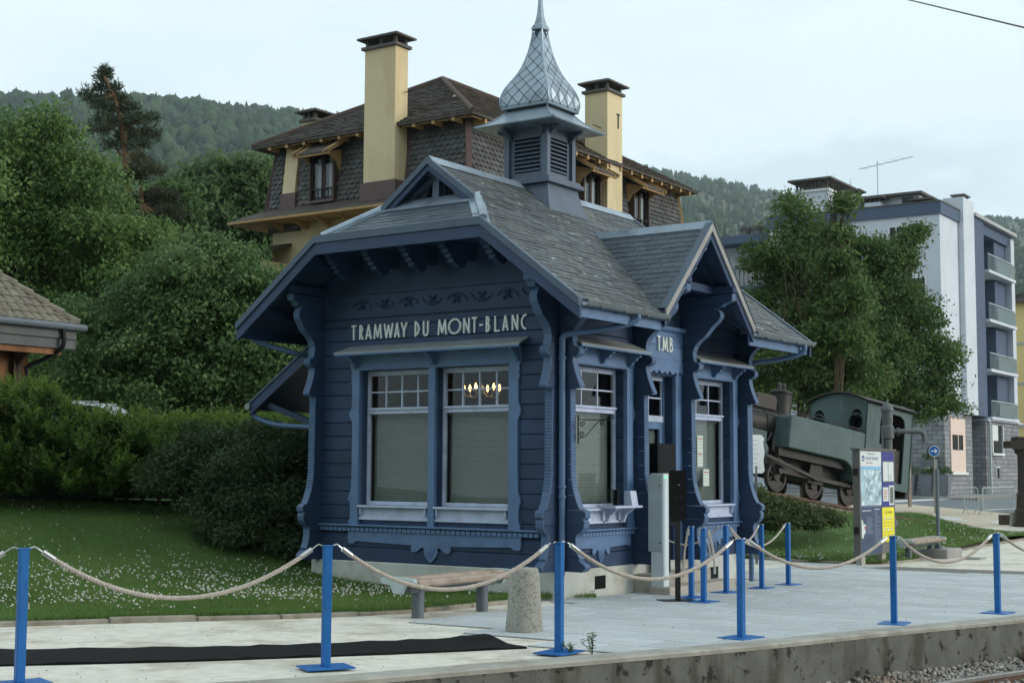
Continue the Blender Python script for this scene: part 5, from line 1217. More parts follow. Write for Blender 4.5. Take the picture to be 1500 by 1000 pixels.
FW.scale = (1.2, 1, .965)
# ---- grey pole on concrete block
p = on_ground(1375, 816)
t = empty('pole_on_block', (p.x, p.y, gz(p)), KROT, 'plain grey pole set in a concrete block at the lawn edge', 'pole')
MB().box(-.55, .55, -.4, .4, -.05, .22).build('concrete_block', 'pavement_concrete', t, bevel=.03); MB().lathe([(.045, .22), (.045, 2.1)], 10).build('pole', 'grey_metal', t, smooth=True); MB().lathe([(.11, .221), (.10, .25), (.05, .3), (.046, .4)], 10).build('collar', 'grey_metal', t, smooth=True)
MB().box(-.4, .1, -1.1, -.7, -.05, .04).build('foot_slab', 'pavement_concrete', t)
# ---- round blue arrow sign
M('sign_blue', rgb((26, 96, 176)), .4, .04, 3); M('sign_white', rgb((225, 228, 228)), .45, .03, 3)
p = on_ground(1370, 751)
t = empty('arrow_sign', (p.x, p.y, gz(p)), 0, 'round blue traffic sign with a white arrow on a thin pole', 'traffic sign')
c = 2.55-gz(p)+.0
MB().lathe([(.035, -.05), (.035, c-.2)], 10).build('pole', 'pavement_concrete', t, smooth=True)
MB().lathe([(.235, -.02), (.25, .0), (.25, .10), (.22, .14)], 26, (-.02, 0, c), 'y').build('sign_box', 'black_metal', t, smooth=True)
MB().lathe([(.238, -.034), (.238, -.021)], 26, (0, 0, c), 'y').build('rim', 'sign_white', t); MB().lathe([(.212, -.040), (.212, -.0345)], 26, (0, 0, c), 'y').build('disc', 'sign_blue', t)
MB().prism([(-.14, -.022), (.05, -.022), (.05-.035, -.075), (.05, -.095), (.14, 0), (.05, .095), (.015, .075), (.05, .022), (-.14, .022)], -.046, -.0405, 'y').build('arrow', 'sign_white', t).location = (0, 0, c)
# ---- wooden post with small plates
p = on_ground(1333, 742)
t = empty('plate_post', (p.x, p.y, gz(p)), .3, 'grey wooden post carrying a small white list of plates', 'sign post')
MB().box(-.08, .08, -.06, .06, -.05, 2.05).build('post', 'bench_wood', t, bevel=.01)
for k in range(5): MB().box(-.30, .02, -.085, -.061, 1.45+k*.11, 1.54+k*.11).build('plate', 'sign_white', t)
# ---- crowd barriers
def barrier(a, b, label):
    c = (a+b)/2; L = (b-a).length; t = empty('crowd_barrier', (c.x, c.y, gz(c)), rdir(a, b), label, 'barrier', 'metal crowd barriers by the road')
    h = L/2; z0, z1 = .18, 1.1
    MB().tube([(-h, 0, z0), (-h, 0, z1-.1), (-h+.03, 0, z1-.03), (-h+.1, 0, z1), (h-.1, 0, z1), (h-.03, 0, z1-.03), (h, 0, z1-.1), (h, 0, z0), (-h, 0, z0)], .022, 6).build('frame', 'bench_alu', t, smooth=True)
    k = max(3, int(L/.14))
    for i in range(1, k): MB().tube([(-h+L*i/k, 0, z0), (-h+L*i/k, 0, z1)], .009, 5).build('bar', 'bench_alu', t)
    for s in (-1, 1): MB().tube([(s*h*.85, -.3, 0), (s*h*.85, 0, z0+.12), (s*h*.85, .3, 0)], .02, 5).build('foot', 'bench_alu', t)
barrier(on_ground(1413, 752), on_ground(1433, 752), 'short narrow metal crowd barrier beside the road'); barrier(on_ground(1440, 754), on_ground(1486, 750), 'wide metal crowd barrier beside the road')
# ---- planters before the building
M('planter_grey', rgb((116, 120, 126)), .7, .1, 2)
# ---- dark cast iron column by the right of the forecourt
p = on_ground(1496, 771)
M('iron_brown', rgb((54, 50, 46)), .5, .15, 4, .1, 30)
t = empty('iron_column', (p.x+.12, p.y, gz(p)), 0, 'dark cast iron column with fringed canopy arm on a stone foot', 'column')
MB().lathe([(.40, -.05), (.40, .10), (.30, .14), (.30, .5), (.34, .55), (.27, .62), (.24, 1.1), (.27, 1.14), (.21, 1.2), (.19, 1.9), (.19, 2.55), (.28, 2.62), (.3, 2.75), (.2, 2.8)], 14).build('shaft', 'iron_brown', t, smooth=True)
MB().box(-.55, 1.0, -.4, .4, 2.8, 3.05).build('canopy_board', 'iron_brown', t)
for k in range(8): MB().prism([(-.55+k*.19, 2.8), (-.55+k*.19+.18, 2.8), (-.55+k*.19+.09, 2.72)], -.41, -.385, 'y').build('fringe_tab', 'iron_brown', t)
MB().box(-.3, .9, -.3, .3, 3.05, 3.2).build('canopy_top', 'iron_brown', t)
p = on_ground(1487, 770)
MB().prism([(-.17, 0), (.17, 0), (.12, .5), (-.12, .5)], -.14, .14, 'y').build('stone_block', 'pavement_concrete', loc=(p.x, p.y, gz(p)-.01), label='small pale concrete block standing before the iron column', cat='block')
p = on_ground(1474, 768)
MB().box(-.22, .22, -.2, .2, -.02, .36).build('dark_box', 'iron_brown', bevel=.02, loc=(p.x, p.y, gz(p)), label='low dark brown box beside the pale concrete block', cat='box')
# ---- water crane beside the locomotive
M('crane_grey', rgb((92, 96, 98)), .55, .15, 3, .15, 30)
q = at(1300, 632, 40.0); p = Vector((q.x, q.y, rlawn_z(q.x, q.y)-.05)); hs_ = q.z-p.z
t = empty('water_crane', p, 0, 'grey cast iron water crane with a horizontal spout beside the locomotive', 'water crane')
MB().lathe([(.24, 0), (.24, .15), (.16, .22), (.13, 1.0), (.13, hs_-.22), (.18, hs_-.18), (.18, hs_+.13), (.14, hs_+.17), (.14, hs_+.24), (.155, hs_+.28), (.15, hs_+.55), (.18, hs_+.57), (.18, hs_+.63), (.14, hs_+.72), (.06, hs_+.78), (.015, hs_+.86)], 16).build('column', 'crane_grey', t, smooth=True)
MB().tube(catmull([(.1, 0, hs_), (.5, .0, hs_+.01), (.88, 0, hs_+.01), (1.0, 0, hs_-.05), (1.03, 0, hs_-.18), (1.03, 0, hs_-.3)], 5), .07, 10).build('spout', 'crane_grey', t, smooth=True)
MB().lathe([(.11, .26), (.11, .32)], 12, (0, 0, hs_), 'x').build('flange', 'crane_grey', t); MB().beam((-.16, -.1, hs_-1.0), (-.17, -.1, hs_-.05), .05, .05).build('lever', 'crane_grey', t)
# ---- white sign plate beside the kiosk end
q = at(1107, 664, 31.5); g0 = G(q.x, q.y)
t = empty('white_plaque', (q.x, q.y, g0+.03), .25, 'white scalloped plaque on a post by the far end of the kiosk', 'plaque')
MB().lathe([(.03, -.05), (.03, q.z-g0-.3)], 8).build('post', 'grey_metal', t)
zc = q.z-g0
MB().prism([(-.2, zc-.46), (.15, zc-.46), (.2, zc-.4), (.17, zc-.2), (.2, zc), (.17, zc+.2), (.2, zc+.3), (.13, zc+.38), (-.2, zc+.38)], -.02, .02, 'y').build('plate', 'sign_white', t)
for k in range(7): MB().box(-.12, .0+random.random()*.1, -.024, -.0205, zc+.26-k*.1, zc+.268-k*.1).build('text_line', 'ink_grey', t)
# overhead wire
w0, w1 = at(1310, -5, 24), at(1560, 55, 15)
MB().tube([w0+(w0-w1)*3, w0, w1, w1+(w1-w0)*2], .012, 6).build('overhead_wire', 'black_metal', label='thin black overhead wire crossing the sky', cat='wire')
# weeds growing at the platform edge are added with the plants
# ================================================================ BUILDINGS BEHIND
M('yellow_render', rgb((214, 197, 160)), .85, .06, .8, .2, 20, c2=rgb((186, 166, 126)), amt=.45, c2sc=.7, streak=.3)
M('scale_slate', rgb((80, 82, 82)), .65, .2, 1.2, .2, 20, isl=.34, c2=rgb((84, 74, 66)), amt=.4, c2sc=.8)
M('brown_tile', rgb((78, 73, 68)), .85, .25, 3, .5, 24, isl=.3, c2=rgb((58, 51, 43)), amt=.7, c2sc=1.5)
M('ochre_wood', rgb((172, 140, 96)), .7, .12, 3, .1, 30)
M('rust_flashing', rgb((94, 76, 74)), .6, .12, 2, .1, 20)
M('cap_concrete', rgb((96, 94, 90)), .9, .2, 3, .3, 30)
M('window_void', (.012, .013, .015), .25, .1, 2)
M('curtain', rgb((168, 170, 172)), .9, .15, 6, stretch=(6, 6, .5))
M('brown_frame', rgb((70, 56, 48)), .6, .1, 3)
HTH = rad(34.0); HROT = math.pi/2-HTH
HC0 = Vector((-1.586, 50, .4))
hotel = empty('hotel', HC0, HROT, 'tall yellow hotel with a brown mansard roof of scale slates and chimneys', 'building')
Z0 = -.4      # local z = world z + Z0
HL, HR = 16.2, 9.35
def hb(m, name, mat, parent=hotel, **k): return m.build(name, mat, parent, **k)
wz = lambda z: z+Z0
hb(MB().box(0, HL, 0, HR, -1.5, wz(11.12)), 'wall', 'yellow_render')
hb(MB().box(-.14, -.001, 7.9, HR+.12, wz(10.75), wz(10.95)), 'eave_corbel', 'cap_concrete')
# skirt roof over the second floor
skr = empty('skirt_roof', parent=hotel)
def frust(a0, z0, a1, z1, name, mat, parent, base=True):
    m = MB(); q = lambda a, z: [(-a, -a, z), (HL+a, -a, z), (HL+a, HR+a, z), (-a, HR+a, z)]
    m.add(q(a0, z0)+q(a1, z1), ([(3, 2, 1, 0)] if base else [])+[(4, 5, 6, 7), (0, 1, 5, 4), (1, 2, 6, 5), (2, 3, 7, 6), (3, 0, 4, 7)]); return hb(m, name, mat, parent)
frust(1.2, wz(11.12), .18, wz(11.66), 'skirt', 'brown_tile', skr); frust(1.24, wz(11.02), 1.24, wz(11.11), 'gutter_board', 'ochre_wood', skr)
for k in range(8):
    y = .6+k*1.15; hb(MB().prism([(-1.05, wz(11.015)), (-.002, wz(11.015)), (-.002, wz(10.75)), (-.25, wz(10.8)), (-.6, wz(10.93))], y, y+.14, 'y'), 'eave_bracket', 'ochre_wood', skr)
# mansard core and scale slates
mans = frust(.20, wz(11.62), -.12, wz(14.25), 'mansard', 'rust_flashing', hotel)
def scales(P, s0, s1, z0, z1, holes, w=.28, ex=.19):
    """rounded slates on a leaning face; P(s, out, z)"""
    m = MB(); r = 0; z = z0
    while z < z1:
        s = s0+(w/2 if r % 2 else 0)
        while s < s1:
            a, b = s, min(s+w*.97, s1)
            if b-a > .08 and not any(h[0]-.05 < (a+b)/2 < h[1]+.05 and h[2]-.08 < z+ex/2 < h[3] for h in holes):
                c, hw = (a+b)/2, (b-a)/2; j = random.uniform(-.006, .006)
                pts = [(c-hw, .012+j, z+ex*1.05), (c-hw, .045+j, z+.075), (c-hw*.66, .055+j, z+.022), (c, .06+j, z), (c+hw*.66, .055+j, z+.022), (c+hw, .045+j, z+.075), (c+hw, .012+j, z+ex*1.05)]
                m.add([P(*p) for p in pts]+[P(c, -.01, z+.02)], [(0, 1, 2, 3, 4, 5, 6), (1, 2, 7), (2, 3, 7), (3, 4, 7), (4, 5, 7)])
            s += w
        z += ex; r += 1
    return m
zt, zb_ = wz(14.2), wz(11.68)
lean = lambda z: .20-.32*(z-wz(11.62))/(2.63)
PL = lambda s, o, z: (-lean(z)-o, s, z); PR = lambda s, o, z: (s, -lean(z)-o, z)
hb(scales(PL, 0, HR, zb_, zt, [(5.95, 7.2, wz(11.5), wz(13.55)), (2.6, 4.35, wz(11), wz(15)), (8.0, 8.7, wz(11), wz(15))]), 'scale_slates', 'scale_slate', mans, kind='stuff')
hb(scales(PR, 0, HL, zb_, zt, [(7.3, 8.75, wz(11.5), wz(13.5)), (8.8, 10.2, wz(11), wz(15)), (11.4, 12.75, wz(11.5), wz(13.5))]), 'scale_slates', 'scale_slate', mans, kind='stuff')
for a, b in (((-.22, -.22), (.10, .10)),): hb(MB().beam((a[0], a[1], wz(11.6)), (b[0], b[1], wz(14.2)), .22, .22), 'corner_flashing', 'rust_flashing', mans)
hb(MB().beam((-.22, HR+.22, wz(11.6)), (.10, HR-.1, wz(14.2)), .12, .12), 'corner_flashing', 'rust_flashing', mans); hb(MB().beam((HL+.22, -.22, wz(11.6)), (HL-.1, .1, wz(14.2)), .12, .12), 'corner_flashing', 'ochre_wood', mans)
# upper hipped roof with eaves and rafter ends
M('ridge_tile', rgb((84, 72, 66)), .85, .2, 4, .4, 24)
up = empty('upper_roof', parent=hotel); EO = .62; ze, zr = wz(14.12), wz(17.25); ap = HR/2
R0, R1 = (ap, ap), (HL-ap, ap)
E4 = [(-EO, -EO), (HL+EO, -EO), (HL+EO, HR+EO), (-EO, HR+EO)]
m = MB(); m.add([(x, y, ze) for x, y in E4]+[(*R0, zr), (*R1, zr)]+[(x, y, ze-.09) for x, y in E4], [(0, 1, 5, 4), (1, 2, 5), (2, 3, 4, 5), (3, 0, 4), (9, 8, 7, 6), (0, 6, 7, 1), (1, 7, 8, 2), (2, 8, 9, 3), (3, 9, 6, 0)]); hb(m, 'roof_deck', 'brown_tile', up)
def tiles(o, u, v, L, H, top0, top1, w=.30, ex=.24):
    m = MB(); o, u, v = Vector(o), Vector(u).normalized(), Vector(v).normalized(); n = u.cross(v)
    if n.z < 0: n = -n
    reg = [(0, 0), (L, 0), (top1, H), (top0, H)] if top1 > top0 else [(0, 0), (L, 0), (top0, H)]
    for r in range(int(H/ex)+1):
        for c in range(-1, int(L/w)+2):
            a = c*w+(w/2 if r % 2 else 0); j = random.uniform(-.012, .012)
            q = clip_poly([(a, r*ex+j), (a+w*.97, r*ex+j), (a+w*.97, r*ex+ex+.03), (a, r*ex+ex+.03)], reg)
            if len(q) < 3: continue
            t = lambda y: .045+j-(y-r*ex)/ex*.035
            top = [o+u*p[0]+v*p[1]+n*max(.004, t(p[1])) for p in q]; k = len(q); bot = [o+u*p[0]+v*p[1]-n*.01 for p in q]
            m.add([tuple(x) for x in top+bot], [tuple(range(k))]+[(i, k+i, k+(i+1) % k, (i+1) % k) for i in range(k)])
    return m
hl = math.hypot(ap+EO, zr-ze)
hb(tiles((-EO, HR+EO, ze), (0, -1, 0), (ap+EO, 0, zr-ze), HR+2*EO, hl, (HR+2*EO)/2, (HR+2*EO)/2), 'roof_tiles', 'brown_tile', up, kind='stuff')
hb(tiles((-EO, -EO, ze), (1, 0, 0), (0, ap+EO, zr-ze), HL+2*EO, hl, ap+EO, HL+EO-ap), 'roof_tiles', 'brown_tile', up, kind='stuff')
m = MB(); m.tube([(-EO, -EO, ze+.05), (*R0, zr+.05)], .10, 6); hb(m, 'hip_ridge', 'ridge_tile', up); m = MB(); m.tube([(*R0, zr+.05), (*R1, zr+.05)], .10, 6); hb(m, 'hip_ridge', 'ridge_tile', up); m = MB(); m.tube([(-EO, HR+EO, ze+.05), (*R0, zr+.05)], .10, 6); hb(m, 'hip_ridge', 'ridge_tile', up)
for k in range(11): hb(MB().box(-EO+.04, -.05, .2+k*.88, .33+k*.88, ze-.22, ze-.091), 'rafter_end', 'ochre_wood', up)
for k in range(19): hb(MB().box(.2+k*.88, .33+k*.88, -EO+.04, -.05, ze-.26, ze-.091), 'rafter_end', 'ochre_wood', up)
hb(MB().box(-EO+.15, HL, -EO+.15, -EO+.19, ze-.14, ze-.0905), 'eave_board', 'ochre_wood', up); hb(MB().box(-EO+.15, -EO+.19, -EO+.19, HR, ze-.14, ze-.0905), 'eave_board', 'ochre_wood', up)
for x, y in ((1.6, 2.0),): hb(MB().box(x, x+.9, -.2, .0, 0, .1), 'skylight', 'steel', up).matrix_local = Matrix.Translation((0, 1.9, ze+1.35)) @ Matrix.Rotation(math.atan2(zr-ze, ap+EO), 4, 'X')
def chimney(x0, x1, y0, y1, z0, z1, lab=None):
    c = empty('chimney', parent=hotel)
    hb(MB().box(x0, x1, y0, y1, z0, z1), 'stack', 'yellow_render', c, bevel=.015)
    hb(MB().box(x0-.10, x1+.10, y0-.10, y1+.10, z1+.001, z1+.11), 'collar', 'cap_concrete', c)
    cx, cy = (x0+x1)/2, (y0+y1)/2
    for sx in (0, 1):
        for sy in (0, .5, 1):
            px_, py_ = x0+.02+sx*(x1-x0-.16), y0+.02+sy*(y1-y0-.16); hb(MB().box(px_, px_+.12, py_, py_+.12, z1+.11, z1+.36), 'cap_leg', 'cap_concrete', c)
    m = MB(); e = .22; q = [(x0-e, y0-e), (x1+e, y0-e), (x1+e, y1+e), (x0-e, y1+e)]; i_ = .1
    m.add([(a, b, z1+.361) for a, b in q]+[(a, b, z1+.43) for a, b in q]+[(x0+i_, y0+i_, z1+.56), (x1-i_, y0+i_, z1+.56), (x1-i_, y1-i_, z1+.56), (x0+i_, y1-i_, z1+.56)], [(3, 2, 1, 0), (0, 1, 5, 4), (1, 2, 6, 5), (2, 3, 7, 6), (3, 0, 4, 7), (4, 5, 9, 8), (5, 6, 10, 9), (6, 7, 11, 10), (7, 4, 8, 11), (8, 9, 10, 11)])
    hb(m, 'cap_slab', 'cap_concrete', c); return c
c = chimney(-.74, .0, 2.75, 4.2, wz(12.05), wz(17.0)); hb(MB().box(-.80, .1, 2.66, 4.3, wz(11.35), wz(12.049)), 'flashing', 'rust_flashing', c)
chimney(8.9, 10.12, -.52, .55, wz(11.2), wz(17.0)); chimney(1.5, 2.7, HR-.75, HR-.05, wz(14.0), wz(15.45))
c = empty('pilaster', parent=hotel); hb(MB().prism([(-.25, wz(12.2)), (.2, wz(12.2)), (.3, wz(14.15)), (-.02, wz(14.15))], 8.02, 8.66, 'y'), 'shaft', 'yellow_render', c); hb(MB().prism([(-.30, wz(11.45)), (.2, wz(11.45)), (.2, wz(12.199)), (-.27, wz(12.199))], 7.96, 8.72, 'y'), 'flashing', 'rust_flashing', c)
def dormer(P, s0, s1, side):
    """P(s, out, z) world-ish mapping, out = metres in front of the wall plane"""
    d = empty('dormer_window', parent=hotel); z0, z1 = wz(11.85), wz(13.45); cw = (s0+s1)/2
    hb(MB(P).box(s0, s1, .02, .20, z0, z1), 'opening', 'window_void', d)
    hb(MB(P).box(s0-.05, s0+.03, -.05, .36, z0-.1, z1), 'jamb', 'brown_frame', d); hb(MB(P).box(s1-.03, s1+.05, -.05, .36, z0-.1, z1), 'jamb', 'brown_frame', d); hb(MB(P).box(s0-.05, s1+.05, -.05, .40, z0-.2, z0-.101), 'sill', 'rust_flashing', d)
    for a, b in ((s0+.03, cw-.03), (cw+.03, s1-.03)):
        sash = hb(MB(P).box(a, b, .225, .23, z0+.05, z1-.05), 'sash', 'glass_clear', d)
        hb(MB(P).box(a, a+.05, .231, .26, z0, z1), 'stile', 'brown_frame', sash); hb(MB(P).box(b-.05, b, .231, .26, z0, z1), 'stile', 'brown_frame', sash)
        hb(MB(P).box(a+.08, a+.08+(b-a)*.4, .202, .206, z0+.05, z1-.1), 'curtain', 'curtain', d)
    for k in range(7): hb(MB(P).box(s0+.06+k*(s1-s0-.12)/6-.012, s0+.06+k*(s1-s0-.12)/6+.012, .30, .325, z0-.05, z0+.32), 'balustrade_bar', 'black_metal', d)
    hb(MB(P).box(s0, s1, .29, .335, z0+.32, z0+.36), 'balustrade_rail', 'black_metal', d)
    e = .35; zt_ = z1+.72
    m = MB(P); top = [(s0-e, -.3, zt_+.02), (s1+e, -.3, zt_+.02), (s1+e, .95, z1+.02), (s0-e, .95, z1+.02)]
    m.add(top+[(a, b, z-.09) for a, b, z in top], [(0, 1, 2, 3), (7, 6, 5, 4), (0, 4, 5, 1), (1, 5, 6, 2), (2, 6, 7, 3), (3, 7, 4, 0)]); hb(m, 'awning_roof', 'brown_tile', d)
    for s in (s0-.12, s1+.02):
        hb(MB(P).prism([(0, 0)], 0, 1) if False else MB(P).add([(s+q, o, z) for q in (0, .12) for o, z in [(.0, z1-.65), (.10, z1-.6), (.28, z1-.3), (.75, z1-.02), (.80, z1+.0), (.0, z1+.22)]], [(5, 4, 3, 2, 1, 0), (6, 7, 8, 9, 10, 11)]+[(k, (k+1) % 6, 6+(k+1) % 6, 6+k) for k in range(6)]), 'bracket', 'ochre_wood', d)
        hb(MB(P).beam((s+.06, .0, zt_-.12), (s+.06, .98, z1-.06), .10, .09), 'side_rafter', 'ochre_wood', d)
    hb(MB(P).box(s0-e+.02, s1+e-.02, .86, .93, z1-.13, z1-.075), 'front_rafter', 'ochre_wood', d)
    for s in (s0-e+.0, s1+e-.06): hb(MB(P).beam((s+.03, -.2, zt_+.0), (s+.03, 1.02, z1-.02), .08, .14), 'verge_board', 'ochre_wood', d)
dormer(lambda s, o, z: (-o, s, z), 6.0, 7.15, 0); dormer(lambda s, o, z: (s, -o, z), 7.4, 8.65, 1); dormer(lambda s, o, z: (s, -o, z), 11.45, 12.7, 1); dormer(lambda s, o, z: (s, -o, z), 3.2, 4.45, 1)
MB().tube([(-.2, 2.80, wz(15.35)), (-.2, 2.25, wz(15.4))], .02, 5).build('iron_hook', 'black_metal', hotel); MB().tube([(8.95, -.2, wz(15.5)), (8.2, -.25, wz(15.5))], .02, 5).build('iron_hook', 'black_metal', hotel)
hb(MB().box(9.72, 9.80, -.545, -.521, wz(15.6), wz(16.15)), 'wall_tie', 'black_metal'); hb(MB().box(9.64, 9.88, -.55, -.521, wz(16.15), wz(16.21)), 'wall_tie', 'black_metal')
hb(MB().add([(-3.2, HR-1, wz(9.6)), (0, HR-1, wz(10.3)), (0, HR+2.4, wz(10.3)), (-3.2, HR+2.4, wz(9.6)), (-3.2, HR-1, wz(9.45)), (0, HR-1, wz(10.15)), (0, HR+2.4, wz(10.15)), (-3.2, HR+2.4, wz(9.45))], [(0, 1, 2, 3), (7, 6, 5, 4), (0, 4, 5, 1), (1, 5, 6, 2), (2, 6, 7, 3), (3, 7, 4, 0)]), 'porch_roof', 'brown_tile')
hb(MB().box(-2.9, -.002, HR-.8, HR+2.2, -1.5, wz(9.5)), 'porch_wall', 'yellow_render')
# ---------------------------------------------------------------- white apartment block
M('white_render', rgb((206, 212, 220)), .85, .05, .5, .15, 15, c2=rgb((184, 190, 198)), amt=.4, c2sc=.4)
M('apartment_blue', rgb((84, 98, 120)), .8, .06, .6)
M('grey_render', rgb((176, 176, 176)), .85, .06, .5)  # plain grey render for recessed walls, slabs, doors and bands
M('balcony_glass', rgb((150, 164, 166)), .3, .08, 2)
m_ = bpy.data.materials.new('stone_cladding'); m_.use_nodes = True; MATS['stone_cladding'] = m_
nt = m_.node_tree; bs = nt.nodes['Principled BSDF']; bs.inputs['Roughness'].default_value = .9
br = nt.nodes.new('ShaderNodeTexBrick'); br.inputs['Scale'].default_value = 1.0; br.inputs['Brick Width'].default_value = .62; br.inputs['Row Height'].default_value = .27; br.inputs['Mortar Size'].default_value = .018
br.inputs['Color1'].default_value = (*rgb((150, 152, 156)), 1); br.inputs['Color2'].default_value = (*rgb((124, 126, 132)), 1); br.inputs['Mortar'].default_value = (*rgb((98, 98, 100)), 1)
tcn = nt.nodes.new('ShaderNodeTexCoord'); sp_ = nt.nodes.new('ShaderNodeSeparateXYZ'); ad = nt.nodes.new('ShaderNodeMath'); cb = nt.nodes.new('ShaderNodeCombineXYZ')
nt.links.new(tcn.outputs['Object'], sp_.inputs[0]); nt.links.new(sp_.outputs[0], ad.inputs[0]); nt.links.new(sp_.outputs[1], ad.inputs[1]); nt.links.new(ad.outputs[0], cb.inputs[0]); nt.links.new(sp_.outputs[2], cb.inputs[1]); nt.links.new(cb.outputs[0], br.inputs['Vector']); nt.links.new(br.outputs['Color'], bs.inputs['Base Color'])
bmp = nt.nodes.new('ShaderNodeBump'); bmp.inputs['Strength'].default_value = .8; bmp.inputs['Distance'].default_value = .04; bmp.invert = True; nt.links.new(br.outputs['Fac'], bmp.inputs['Height']); nt.links.new(bmp.outputs[0], bs.inputs['Normal'])
ATH = rad(33.5); AROT = math.pi/2-ATH
apt = empty('apartment_block', (25.612, 85, .6), AROT, 'white apartment block with blue roof band, blue piers and stacked balconies', 'building')
az = lambda z: z-.6
def ab(m, name, mat, parent=apt, **k): return m.build(name, mat, parent, **k)
ab(MB().box(0, 3.7, 0, 11, az(5.2), az(17.1)), 'wall', 'white_render'); ab(MB().box(3.7, 16, .9, 11, az(.2), az(17.1)), 'wall', 'grey_render')
ab(MB().box(-.12, 16.0, -.12, 11.1, az(17.1), az(17.82)), 'roof_band', 'apartment_blue'); ab(MB().box(-.16, 16.05, -.16, 11.15, az(17.82), az(17.9)), 'coping', 'cap_concrete')
ab(MB().box(3.75, 6.1, -.35, .9, az(5.2), az(18.7)), 'flue_shaft', 'white_render')
ab(MB().box(6.1, 8.4, -.30, .9, az(5.2), az(17.8)), 'blue_pier', 'apartment_blue'); ab(MB().box(15.1, 15.95, -.3, .9, az(5.2), az(17.6)), 'end_pier', 'white_render')
ab(MB().box(6.1, 16.1, -.5, .9, az(17.83), az(18.05)), 'top_slab', 'grey_render')
for z in (14.7, 11.5, 8.28, 5.2):
    bal = empty('balcony', parent=apt)
    ab(MB().box(8.4, 15.1, -.6, .9, az(z-.18), az(z)), 'slab', 'white_render', bal)
    ab(MB().box(12.3, 15.09, .1, .89, az(z), az(z+2.9)), 'blue_back', 'apartment_blue', bal)
    for k in range(24): ab(MB().box(8.5+k*.28, 8.53+k*.28, -.54, -.51, az(z), az(z+1.0)), 'rail_bar', 'bench_alu', bal)
    ab(MB().box(8.42, 15.05, -.56, -.49, az(z+1.0), az(z+1.06)), 'handrail', 'bench_alu', bal); ab(MB().box(10.6, 15.0, -.50, -.48, az(z+.08), az(z+.95)), 'screen', 'balcony_glass', bal)
    for x in (8.9, 10.3): 
        w_ = ab(MB().box(x, x+1.1, .86, .899, az(z+.1), az(z+2.3)), 'window', 'window_void', bal); ab(MB().box(x-.08, x, .82, .9, az(z+.1), az(z+2.4)), 'frame', 'sign_white', bal)
    ab(MB().box(8.8, 11.5, .80, .9, az(z+2.3), az(z+2.45)), 'lintel', 'sign_white', bal)
fb = empty('flower_box', KW(0, 0), 0) ; bpy.data.objects.remove(fb)
# front window and further windows of the gable wall
def awin(y0, y1, z0, z1):
    w = empty('window', parent=apt); ab(MB().box(-.02, .0, y0, y1, z0, z1), 'opening', 'window_void', w)
    ab(MB().box(-.06, -.0205, y0-.08, y0, z0-.08, z1+.08), 'frame', 'sign_white', w); ab(MB().box(-.06, -.0205, y1, y1+.08, z0-.08, z1+.08), 'frame', 'sign_white', w); ab(MB().box(-.06, -.0205, y0, y1, z1, z1+.08), 'frame', 'sign_white', w); ab(MB().box(-.16, -.0205, y0-.15, y1+.15, z0-.2, z0-.081), 'sill', 'sign_white', w)
    ab(MB().box(-.05, -.021, (y0+y1)/2-.04, (y0+y1)/2+.04, z0, z1), 'mullion', 'sign_white', w); ab(MB().box(-.05, -.021, y0+(y1-y0)*.8, y0+(y1-y0)*.8+.06, z0, z1), 'mullion', 'sign_white', w)
for z in (15.4, 12.2, 9.0): awin(.95, 3.05, az(z), az(z+1.1)); awin(6.0, 7.6, az(z), az(z+1.1))
# stone clad ground floor
ab(MB().box(-.06, 5.6, -.05, 11, -1, az(5.19)), 'stone_wall', 'stone_cladding'); ab(MB().box(5.6, 8.0, .7, 2, -1, az(5.0)), 'stone_wall', 'stone_cladding'); ab(MB().box(8.0, 16.2, -.25, 2, -1, az(5.0)), 'stone_wall', 'stone_cladding')
ab(MB().box(7.9, 16.6, -.45, .9, az(4.93), az(5.02)), 'ledge', 'white_render'); 
gd = empty('shop_door', parent=apt); M('pale_door', rgb((226, 204, 190)), .6, .04, 1)
ab(MB().box(1.0, 4.0, -.10, -.051, az(1.6), az(4.9)), 'panel', 'pale_door', gd); ab(MB().box(1.3, 3.4, -.13, -.101, az(3.0), az(3.9)), 'glass', 'window_void', gd); ab(MB().box(2.3, 2.4, -.15, -.131, az(3.0), az(3.9)), 'mullion', 'pale_door', gd); ab(MB().box(.9, 4.2, -.2, -.101, az(1.5), az(1.65)), 'sill', 'sign_white', gd)
gw = empty('window', parent=apt); ab(MB().box(9.2, 11.6, -.29, -.251, az(2.9), az(4.7)), 'opening', 'window_void', gw); ab(MB().box(9.2, 10.6, -.33, -.291, az(3.7), az(4.7)), 'shutter', 'sign_white', gw); ab(MB().box(9.0, 11.8, -.45, -.291, az(2.75), az(2.89)), 'sill', 'sign_white', gw); ab(MB().box(11.6, 11.75, -.4, -.291, az(2.9), az(4.7)), 'frame', 'sign_white', gw); ab(MB().box(9.0, 9.19, -.4, -.291, az(2.9), az(4.7)), 'frame', 'sign_white', gw)
gv_ = empty('cellar_window', parent=apt); ab(MB().box(10.2, 10.9, -.28, -.251, az(1.3), az(1.95)), 'opening', 'window_void', gv_); ab(MB().box(10.1, 11.0, -.31, -.281, az(1.95), az(2.02)), 'frame', 'sign_white', gv_); ab(MB().box(10.1, 10.19, -.31, -.281, az(1.25), az(1.95)), 'frame', 'sign_white', gv_)
ab(MB().lathe([(.08, -.8), (.08, az(5))], 8, (8.4, -.4, 0)), 'drain_pipe', 'bench_alu')
